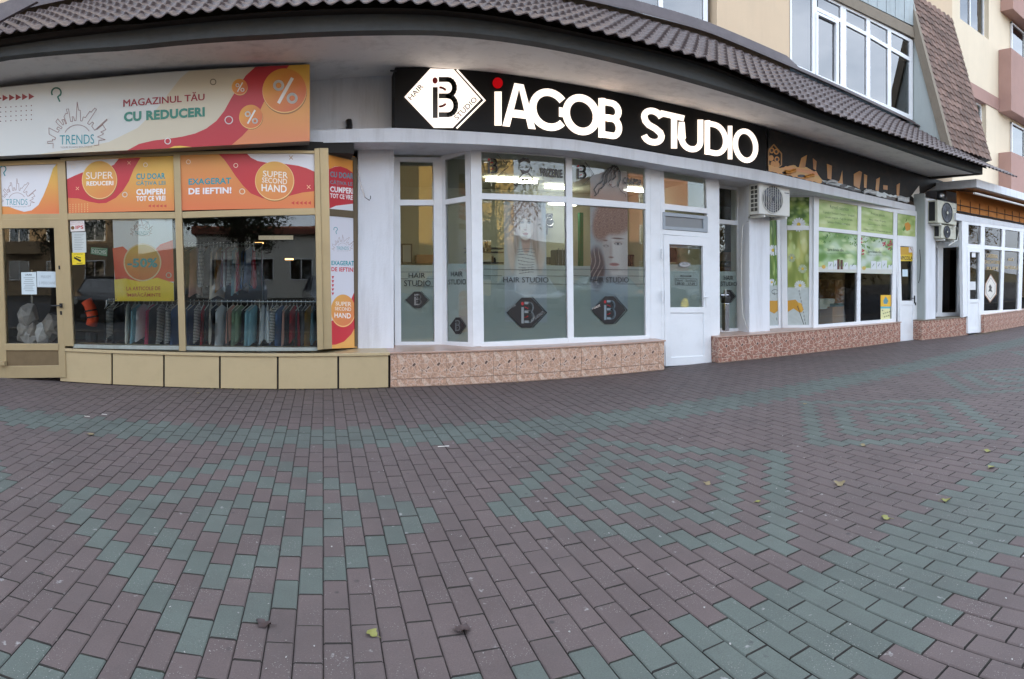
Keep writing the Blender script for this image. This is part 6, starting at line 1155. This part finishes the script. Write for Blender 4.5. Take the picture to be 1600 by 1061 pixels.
fr.q(W4, [(1512, 380.5), (1600, 389.5), (1600, 394), (1512, 387)], .017, .08); fr.q(W4, [(1566.5, 358), (1571, 359), (1567, 487), (1562.5, 487)], .019, .09); fr.q(W4, [(1594, 362), (1600, 363), (1596, 484), (1590.5, 484)], .019, .09); fr.q(W4, [(1533, 486), (1600, 483), (1600, 488), (1533, 492.5)], .022, .09)
fr.build('window_frame', M['pvc'], far, bevel=.004)
for pl_, q_ in ((RC, [(1473, 386), (1500, 386), (1498, 490), (1471, 490)]), (RC, [(1473, 346), (1500, 346), (1500, 379), (1473, 379)]), (W4, [(1513, 350), (1534, 352), (1534, 381), (1513, 380)]), (W4, [(1538.5, 353.5), (1567, 358.5), (1567, 386.6), (1538, 384)]), (W4, [(1570.5, 359.5), (1595, 363.4), (1595, 390), (1570, 387)]), (W4, [(1537.5, 388), (1567, 393), (1563, 486.5), (1534, 488)]), (W4, [(1570, 393), (1595, 395), (1591, 484), (1566.5, 485.5)])): pane(pl_, q_, far)
dr = MB(); dr.q(W4, [(1512, 386), (1534, 388), (1534, 394.5), (1512, 393.5)], .03, .06); dr.q(W4, [(1511.5, 388), (1515.5, 388), (1516, 520.5), (1512.5, 521)], .031, .06); dr.q(W4, [(1531, 390), (1535, 390), (1533, 519), (1528.5, 519)], .031, .06); dr.q(W4, [(1513, 467.5), (1531, 467.5), (1530.5, 473), (1513, 473)], .029, .06); dr.q(W4, [(1514, 513), (1532.5, 512), (1532, 519.5), (1514, 521)], .03, .06)
d3 = dr.build('door', M['pvc'], far, bevel=.004); b_ = MB(); b_.q(W4, [(1513, 472), (1530.5, 472), (1530, 514), (1514, 515)], .015, .03); b_.build('lower_panel', M['pvc'], d3); pane(W4, [(1515, 393), (1532, 394), (1529, 468), (1513, 468)], d3)
b_ = MB(); b_.q(W4, [(1531.5, 457), (1533, 457), (1533, 470), (1531.5, 470)], .045, .012); b_.build('handle', M['pvc'], d3)
b_ = MB(); b_.q(W4, [(1494, 333), (1600, 352), (1600, 357), (1494, 344)], .03, .4); b_.q(W4, [(1600, 352), (1690, 372), (1690, 378), (1600, 357)], .03, .4); b_.build('fascia_board', M['whitewall'], far)
A = Art(W4, -.005); A.text('CASIERIA', 1541, 1559, 396, 402, (190, 160, 96), 398, 404, bold=.0); A.text('CALCATORIE', 1538, 1563, 406.5, 411.5, (190, 160, 96), 407.5, 412.5); A.text('RUFE', 1542, 1560, 417, 422, (190, 160, 96)); A.text('AICI', 1575, 1584, 403, 408, (190, 160, 96)); A.text('MATERIALE', 1569, 1591, 415, 420, (190, 160, 96), 416, 421); A.build('lettering', far)
A = Art(W4, -.004); HX = [(1548, 428), (1557.5, 443), (1557, 460), (1547, 473), (1538.5, 461), (1539.5, 443)]; A.poly(HX, (150, 112, 84)); A.poly([(1548+(x-1548)*.88, 451+(y-451)*.9) for x, y in HX], (212, 208, 200)); A.line([(1548+(x-1548)*.72, 451+(y-451)*.74) for x, y in HX], .5, (60, 56, 50), closed=True); A.poly([(1547, 444), (1550, 449), (1549, 452), (1551, 457), (1547, 455), (1544, 456), (1546, 451), (1545, 448)], (40, 38, 36)); tag(A.build('hexagon_sticker', None), 'hexagonal cream and brown sticker with a small dark bird in the last shop window', 'sticker')
A = Art(W4, -.003); A.rect(1518.5, 394, 1524.5, 402, (214, 216, 218)); tag(A.build('paper_sheet', None), 'small white sheet at the top of the last door glass', 'notice'); A = Art(W4, -.003); A.rect(1515.5, 440, 1524.5, 453, (206, 208, 210)); tag(A.build('paper_sheet', None), 'small white sheet at the middle of the last door glass', 'notice')
# potted plants and curtain inside the last shop
b_ = MB(); a0_, b0_ = PL(8.0).q(1574, 395), PL(8.0).q(1584, 485); b_.box(a0_[0], b0_[0], 8.0, 8.05, .3, a0_[2]); tag(b_.build('window_curtain', M['blueg']), 'pale vertical curtain strip hanging in the last window', 'curtain')
for k, (px, py) in enumerate(((1552, 480), (1584, 474))):
    p = PL(7.8).q(px, py); t = thing('potted_plant', ('left', 'right')[k]+' one of two dark potted plants on the sill of the last window', 'plant', (p[0], 7.8, .5)); b_ = MB(); b_.tube([(p[0], 7.8, .45), (p[0], 7.8, .62)], .08, 10); b_.build('pot', M['wood'], t); b_ = MB()
    for i in range(70):
        a, e, L = rng.uniform(0, 6.28), rng.uniform(.2, 1.4), rng.uniform(.15, .38); d = Vector((math.cos(a)*math.cos(e), math.sin(a)*math.cos(e)*.6, math.sin(e))); o_ = Vector((p[0], 7.8, .62)); s_ = d.cross(Vector((0, 0, 1))).normalized()*.02; m1_ = o_+d*L*.6; b_.add([o_, m1_+s_, o_+d*L-Vector((0, 0, .06)), m1_-s_], [(0, 1, 2, 3)])
    b_.build('leaves', mat('dark houseplant %d' % k, (44, 72, 40), .5, .2), t)
# orange folding awning under the canopy
aw = thing('folding_awning', 'orange brown awning cloth on a thin black frame under the white canopy slab, right edge', 'awning', (14, 7.2, 2.9))
ax0 = pxX(1480, 8.3)
b_ = MB(); YA0, YA1 = 6.95, 7.5
def AW(x, y, z): return (x, y, z)
zA = lambda px, py, Y: PL(Y).q(px, py)[2]
zf, zr = zA(1560, 312, 6.95), zA(1500, 331, 7.45)
n_ = 40; V = []
for i in range(n_+1):
    x = 12.75+(24-12.75)*i/n_
    V += [(x, 8.3, zf+.20), (x, 7.5, zf+.12), (x, 6.98, zf+.02)]
b_.add(V, [(i*3+j, i*3+j+1, i*3+j+4, i*3+j+3) for i in range(n_) for j in range(2)]); b_.build('cloth', M['awning'], aw)
b_ = MB()
for i in range(1, n_): pass
V = []; 
for i in range(61):
    x = 12.75+(24-12.75)*i/60; V += [(x, 7.46+.004*math.sin(i), zf+.10), (x, 7.44+.006*math.sin(i*1.7), zr+.01+.015*math.sin(i*.9))]
b_ = MB(); b_.add(V, [(2*i, 2*i+1, 2*i+3, 2*i+2) for i in range(60)]); b_.build('valance', M['awning'], aw)
b_ = MB(); b_.tube([(12.75, 6.97, zf+.02), (24, 6.97, zf+.02)], .028, 8); b_.build('front_rail', M['whiteplastic'], aw)
b_ = MB(); b_.tube([(12.75, 7.43, zr), (24, 7.43, zr)], .014, 6); b_.tube([(12.75, 7.43, zr+.16), (24, 7.43, zr+.16)], .010, 6)
for i in range(22): x = 12.9+i*.5; b_.tube([(x, 7.43, zr), (x, 7.43, zr+.3)], .008, 5)
b_.build('awning_frame', M['dark'], aw)

# ================================================================== LEAVES AND LITTER
def leaf(px, py, s_, mt, label, k):
    s_ *= .8
    X, Y = GP(px, py); r_ = random.Random(k); a = r_.uniform(0, 6.28); b_ = MB(); V = []; n_ = 9
    t = thing('fallen_leaf', label, 'leaf', (X, Y, 0), 'fallen leaves on the paving')
    for i in range(n_):
        u = i/(n_-1); w_ = math.sin(u*math.pi)**.8*.42*(1+.25*math.sin(u*17+k))
        for j in (-1, -.5, 0, .5, 1): x, y = (u-.5)*s_, j*w_*s_; z = .004+.16*s_*abs(j)*math.sin(u*3+k*.7)**2+.05*s_*(1+math.sin(u*6+k)); V.append((X+x*math.cos(a)-y*math.sin(a), Y+x*math.sin(a)+y*math.cos(a), z))
    b_.add(V, [(i*5+j, i*5+j+1, i*5+j+6, i*5+j+5) for i in range(n_-1) for j in range(4)]); b_.build('blade', mt, t, smooth=True)
    b_ = MB(); b_.tube([(X+math.cos(a)*s_*.48, Y+math.sin(a)*s_*.48, .01), (X+math.cos(a+.2)*s_*.85, Y+math.sin(a+.2)*s_*.85, .007)], .0012, 5); b_.build('stalk', mt, t)
LY, LD_, LB = mat('yellow green leaf', (118, 118, 62), .6, .15, 30), mat('dark rotten leaf', (62, 50, 50), .6, .2, 30), mat('dry ochre leaf', (118, 106, 78), .7, .15, 30)
for k, (px, py, s_, m_, lab) in enumerate(((581, 992, .07, LY, 'small yellow green leaf lying on the near red paving below the pillar'), (722, 986, .10, LD_, 'dark rotten leaf with a long stalk on the near paving, right of the green leaf'), (412, 977, .085, LD_, 'dark rotten leaf on the near paving left of the green leaf'), (1349, 697, .07, LB, 'pale dry leaf on the red paving left of the far green lozenge'), (1105, 757, .07, LB, 'pale dry leaf inside the middle green lozenge'), (1312, 757, .11, LB, 'large pale crumpled leaf between the middle lozenge and the right green band'), (1384, 811, .075, LY, 'yellow leaf at the upper edge of the right green band'), (1478, 783, .075, LY, 'yellowish leaf on the right green band'), (1543, 706, .085, LY, 'yellow green leaf near the right edge, far above the green band'), (1549, 731, .08, LY, 'yellow green leaf near the right edge just above the green band'), (1258, 632, .07, LB, 'pale leaf at the tip of the far green lozenge'), (1184, 785, .05, LY, 'small olive leaf on the right corner of the middle lozenge'), (142, 680, .09, LB, 'brown leaf on the red paving under the clothing shop door'), (310, 615, .07, LB, 'small brown leaf at the foot of the beige plinth'), (1405, 577, .07, LB, 'tiny pale leaf before the herb shop door'))): leaf(px, py, s_, m_, lab, k)
b_ = MB()
for k in range(150):
    X = rng.uniform(13.2, 15.0); Y = 7.3-abs(rng.normal(0, .09)); a = rng.uniform(0, 6.28); s_ = rng.uniform(.012, .03); b_.add([(X+s_*math.cos(a+q), Y+s_*math.sin(a+q), .004+rng.uniform(0, .012)) for q in (0, 1.3, 3.1, 4.4)], [(0, 1, 2, 3)])
for k in range(60):
    X = rng.uniform(-1.6, .6); Y = A1.y(X)-.01-abs(rng.normal(0, .02)); a = rng.uniform(0, 6.28); s_ = rng.uniform(.008, .022); b_.add([(X+s_*math.cos(a+q), Y+s_*math.sin(a+q), .004+rng.uniform(0, .012)) for q in (0, 1.3, 3.1, 4.4)], [(0, 1, 2, 3)])
for k in range(260):
    X = rng.uniform(.9, 11); pl_ = HP if X < 5.1 else AP
    if 5.0 < X < 6.2: continue
    Y = pl_.y(X)-.012-abs(rng.normal(0, .03)); a = rng.uniform(0, 6.28); s_ = rng.uniform(.004, .014); b_.add([(X+s_*math.cos(a+q), Y+s_*math.sin(a+q), .004+rng.uniform(0, .008)) for q in (0, 1.3, 3.1, 4.4)], [(0, 1, 2, 3)])
tag(b_.build('leaf_litter', LB), 'crumbs of dry brown leaves gathered along the foot of the plinths', 'leaf litter', kind='stuff')
b_ = MB(); r_ = random.Random(5)
for k in range(130):
    px, py = r_.uniform(0, 1600), 590+470*r_.random()**1.5; X, Y = GP(px, py); s_ = r_.uniform(.0015, .0045)*(1+Y*.12); a = r_.uniform(0, 6.28); b_.add([(X+s_*math.cos(a+q)*r_.uniform(.6, 1.4), Y+s_*math.sin(a+q), .0035+(.003 if q > 2 else 0)) for q in (0, 1.1, 2.3, 3.3, 4.6)], [(0, 1, 2, 3, 4)])
tag(b_.build('white_litter', mat('pale litter', (150, 148, 144), .7, .1)), 'scattered tiny pale crumbs and paper bits on the paving', 'litter', kind='stuff')
for k, (px, py, w_, lab) in enumerate(((136, 651, .06, 'left'), (163, 648, .06, 'right'), (693, 698, .10, 'long'))):
    X, Y = GP(px, py); b_ = MB(); b_.box(X-w_/2, X+w_/2, Y-.007, Y+.007, .003, .005); tag(b_.build('paper_strip', M['lettwhite']), {'left': 'left one of two small white paper strips on the far green band', 'right': 'right one of two small white paper strips on the far green band', 'long': 'long thin white paper strip on the paving below the salon pillar'}[lab], 'paper')

# ================================================================== OPPOSITE SIDE OF THE STREET (seen in the window panes)
def block(name, label, x0, x1, y, d, h, wallm, floors, pitch, z0w=1.2):
    t = thing(name, label, 'building', ((x0+x1)/2, y, 0)); b_ = MB(); b_.box(x0, x1, y-d, y, 0, h); b_.build('wall', wallm, t); b_ = MB(); b_.box(x0-.3, x1+.3, y-d-.3, y+.35, h, h+.5); b_.build('roof', mat(name+' roof', (120, 70, 56), .8, .2, 2), t)
    x = x0+1.0; k = 0; g = MB(); 
    wm, gm_ = None, None
    while x+1.5 < x1:
        for f_ in range(floors):
            z = z0w+f_*2.8; 
            if wm is None:
                q = MB(); q.box(-.07, 1.47, 0, .06, -.07, 0); q.box(-.07, 1.47, 0, .06, 1.3, 1.37); q.box(-.07, 0, 0, .061, 0, 1.3); q.box(1.4, 1.47, 0, .061, 0, 1.3); q.box(.67, .73, 0, .05, 0, 1.3); o = q.build('window', M['pvc'], t); o2 = MB(); o2.box(0, 1.4, .004, .012, 0, 1.3); p_ = o2.build('pane', M['glass_dark'], o); wm, gm_ = o.data, p_.data; off = root_off(t); me_ = o.data
                for mm_ in (o.data, p_.data):
                    for v in mm_.vertices: v.co += off
                o.location = Vector((x, y, z))-off
            else:
                o = bpy.data.objects.new('window', wm); COL.objects.link(o); o.parent = t; o.location = Vector((x, y, z))-off; p_ = bpy.data.objects.new('pane', gm_); COL.objects.link(p_); p_.parent = o
        if k % 3 == 2:
            for f_ in range(1, floors):
                q = MB(); q.box(x-.3, x+2.6, y, y+.9, z0w+f_*2.8-.95, z0w+f_*2.8-.05); q.build('balcony', M['pink'] if name[0] == 'c' else wallm, t)
        x += pitch; k += 1
    return t
LW = mat('ochre render opposite', (206, 172, 104), .9, .06, .6); LB2 = mat('brown grey render opposite', (150, 128, 100), .9, .06, .6)
block('brown_block', 'brown grey apartment block across the street, mirrored in the clothing shop panes', -60, -11, -26, 12, 13.5, LB2, 4, 2.9)
block('yellow_block', 'sunlit ochre apartment block across the street, mirrored in the salon bay panes', 6.8, 13.6, -25, 12, 14, LW, 5, 2.7)
block('white_house', 'low white house with a red roof mirrored in the right clothing window', -4.5, 3.6, -24, 8, 4.2, mat('white house render', (200, 198, 190), .9, .05), 1, 2.6)
block('coral_block', 'pinkish apartment block across the street, mirrored over the salon door', 22.5, 28, -24, 12, 9.5, mat('coral render', (168, 120, 98), .9, .06, .6), 3, 3.0)
b_ = MB(); V = []; nx_, ny_ = 60, 8
for i in range(nx_+1):
    for j in range(ny_+1):
        x = -200+420*i/nx_; y = -70-110*j/ny_; V.append((x, y, -1+(9+4*math.sin(x*.021+1)+2.5*math.sin(x*.06)+1*math.sin(x*.17+j))*math.sin(min(1, j/6)*math.pi/2)))
b_.add(V, [(i*(ny_+1)+j, (i+1)*(ny_+1)+j, (i+1)*(ny_+1)+j+1, i*(ny_+1)+j+1) for i in range(nx_) for j in range(ny_)])
struct('hills', b_, mat('wooded autumn hillside', (96, 88, 62), .95, .35, .12, .5, .05, (60, 70, 48)), smooth=True)
def tree(label, x, y, h, cr, n, lm, cz=.62, seed=1):
    r_ = random.Random(seed); t = thing('street_tree', label, 'tree', (x, y, 0)); b_ = MB(); b_.tube([(x, y, -.03), (x+.05, y, h*.25), (x-.05, y+.05, h*.5)], .14, 8); b_.tube([(x-.05, y+.05, h*.5), (x, y, h*.9)], .07, 6)
    for k in range(11): a = k*2.4; e = r_.uniform(.3, 1.1); L = cr*r_.uniform(.6, .95); z = h*r_.uniform(.33, .6); b_.tube([(x, y, z), (x+math.cos(a)*math.cos(e)*L*.5, y+math.sin(a)*math.cos(e)*L*.5, z+math.sin(e)*L*.45), (x+math.cos(a)*math.cos(e)*L, y+math.sin(a)*math.cos(e)*L, z+math.sin(e)*L)], .03, 5)
    b_.build('trunk', mat('bark %d' % seed, (62, 54, 46), .9, .3, 9, bump=.4, bs=20), t); b_ = MB(); cl = []
    for k in range(46): a, u = r_.uniform(0, 6.28), r_.uniform(-1, 1); q = math.sqrt(1-u*u); rr = cr*r_.uniform(.45, 1.0); cl.append((x+q*math.cos(a)*rr, y+q*math.sin(a)*rr, h*cz+u*rr*.85, r_.uniform(.4, .85)))
    for k in range(n):
        cx, cy, cz_, cr_ = cl[r_.randrange(len(cl))]; p = Vector((cx+r_.gauss(0, cr_*.5), cy+r_.gauss(0, cr_*.5), cz_+r_.gauss(0, cr_*.45))); s_ = r_.uniform(.05, .10); d = Vector((r_.gauss(0, 1), r_.gauss(0, 1), r_.gauss(0, 1))).normalized(); e = d.orthogonal().normalized(); f2 = d.cross(e); b_.add([p+d*s_, p+e*s_*.5, p-d*s_, p-e*s_*.5+f2*s_*.2], [(0, 1, 2, 3)])
    b_.build('crown', lm, t)
lm1, lm2 = mat('dark street foliage', (52, 66, 36), .7, .3, .8), mat('turning foliage', (120, 96, 44), .7, .3, .8)
tree('dense dark street tree mirrored in the right clothing window', -1.3, -7.5, 7.6, 3.3, 13000, lm1, .66, 2); tree('second dark street tree mirrored near the clothing shop mullion', -9.0, -8.0, 7.2, 2.4, 6500, lm1, .62, 3)
tree('sparse street tree mirrored in the salon bay', 7.2, -8, 8.0, 2.5, 1500, lm2, .62, 5); tree('turning autumn tree mirrored in the far shop panes', 35, -6, 6, 2.8, 6000, lm2, .6, 7); tree('tall dark tree mirrored in the glass of the gold door', -17, -10, 5.5, 2.4, 6000, lm1, .6, 9); tree('low golden tree mirrored in the herb shop panes', 19.5, -8, 4.2, 2.3, 7000, lm2, .5, 11)
def car(label, x, y, rz, c, tall=0.):
    t = thing('parked_car', label, 'car', (x, y, -.03), 'cars parked along the kerb'); ca, sa = math.cos(rz), math.sin(rz)
    W_, hb_, hr = .88, .92+tall*.25, 1.45+tall*.45
    prof = [(-2.1, .35), (-2.15, .75), (-1.95, hb_), (-1.0, hb_+.06), (-.45, hr), (1.1, hr+.02), (1.75, hb_+.08), (2.1, hb_-.05), (2.12, .4), (1.9, .25), (-1.9, .25)]
    def tr(p): return (x+p[0]*ca-p[1]*sa, y+p[0]*sa+p[1]*ca, p[2]-.03)
    body = [(-2.1, .35), (-2.15, .72), (-2.0, hb_-.08), (-1.0, hb_+.04), (1.75, hb_+.06), (2.1, hb_-.05), (2.12, .4), (1.9, .25), (-1.9, .25)]
    pm_ = mat('car paint '+label[:14], c, .25, .03, coat=.8, metal=.3)
    def loft(P, rows_):
        b_ = MB(); V = []; n = len(P)
        for w_, s_ in rows_:
            for a_, z_ in P: V.append(tr((a_*s_, w_, z_)))
        m__ = len(rows_); b_.add(V, [(k*n+i, k*n+(i+1) % n, (k+1)*n+(i+1) % n, (k+1)*n+i) for k in range(m__-1) for i in range(n)]+[tuple(range(n-1, -1, -1)), tuple((m__-1)*n+i for i in range(n))]); return b_
    loft(body, [(-W_, .96), (-W_*.93, 1), (W_*.93, 1), (W_, .96)]).build('body', pm_, t, bevel=.03, smooth=False)
    cab = [(-1.05, hb_+.03), (-.45, hr), (1.1, hr+.02), (1.72, hb_+.05)]; b_ = MB(); V = []
    for w_ in (-1, 1): 
        for a_, z_ in cab: V.append(tr((a_, w_*(.82 if z_ < hr-.1 else .66), z_)))
    b_.add(V, [(0, 1, 2, 3), (7, 6, 5, 4), (0, 4, 5, 1), (2, 6, 7, 3), (1, 5, 6, 2)]); b_.build('cabin_glass', M['glass_dark'], t)
    b_ = MB(); b_.add([tr(p) for p in ((-.5, -.67, hr+.005), (1.12, -.67, hr+.025), (1.12, .67, hr+.025), (-.5, .67, hr+.005), (-.42, -.67, hr+.04), (1.05, -.67, hr+.06), (1.05, .67, hr+.06), (-.42, .67, hr+.04))], [(0, 1, 2, 3), (4, 5, 6, 7), (0, 1, 5, 4), (1, 2, 6, 5), (2, 3, 7, 6), (3, 0, 4, 7)])
    for s_ in (-1, 1):
        for a_, a2 in (((-1.05, .82, hb_+.03), (-.45, .665, hr)), ((1.1, .665, hr+.02), (1.72, .82, hb_+.05)), ((.3, .83, hb_+.03), (.3, .67, hr))): b_.tube([tr((a_[0], s_*a_[1], a_[2])), tr((a2[0], s_*a2[1], a2[2]))], .03, 6)
    b_.build('roof', pm_, t)
    for a_ in (-1.35, 1.35):
        for s_ in (-1, 1):
            b_ = MB(); b_.tube([tr((a_, s_*.70, .32)), tr((a_, s_*.89, .32))], .32, 20); w_ = b_.build('wheel', M['dark'], t); b_ = MB(); b_.tube([tr((a_, s_*.885, .32)), tr((a_, s_*.9, .32))], .19, 12); b_.build('rim', M['steel'], w_)
    for s_ in (-1, 1): b_ = MB(); b_.tube([tr((-2.06, s_*.62, .68)), tr((-2.17, s_*.62, .68))], .12, 12); b_.build('headlight', M['whiteplastic'], t)
    b_ = MB(); b_.add([tr(p) for p in ((-2.16, -.4, .5), (-2.16, .4, .5), (-2.16, .4, .68), (-2.16, -.4, .68), (-2.1, -.4, .5), (-2.1, .4, .5), (-2.1, .4, .68), (-2.1, -.4, .68))], [(0, 1, 2, 3), (0, 4, 5, 1), (2, 6, 7, 3)]); b_.build('grille', M['dark'], t)
car('grey blue van facing the shops, mirrored in the right clothing window', -1.3, -5.2, -math.pi/2, (120, 134, 150), 1.); car('dark saloon car mirrored left of the van', -6.0, -5.2, -math.pi/2, (40, 42, 48)); car('silver car mirrored in the recessed salon pane', 1.9, -5.3, -math.pi/2, (150, 156, 164)); car('dark blue car mirrored low in the left bay pane', 4.8, -5.2, -math.pi/2+.05, (44, 56, 84)); car('white car mirrored low in the right bay pane', 7.8, -5.4, -math.pi/2, (196, 200, 204)); car('black car mirrored in the salon door', 11.2, -5.2, -math.pi/2-.04, (30, 30, 34)); car('silver estate car mirrored in the herb shop pane', 14.6, -5.2, -math.pi/2, (140, 144, 150), .5)
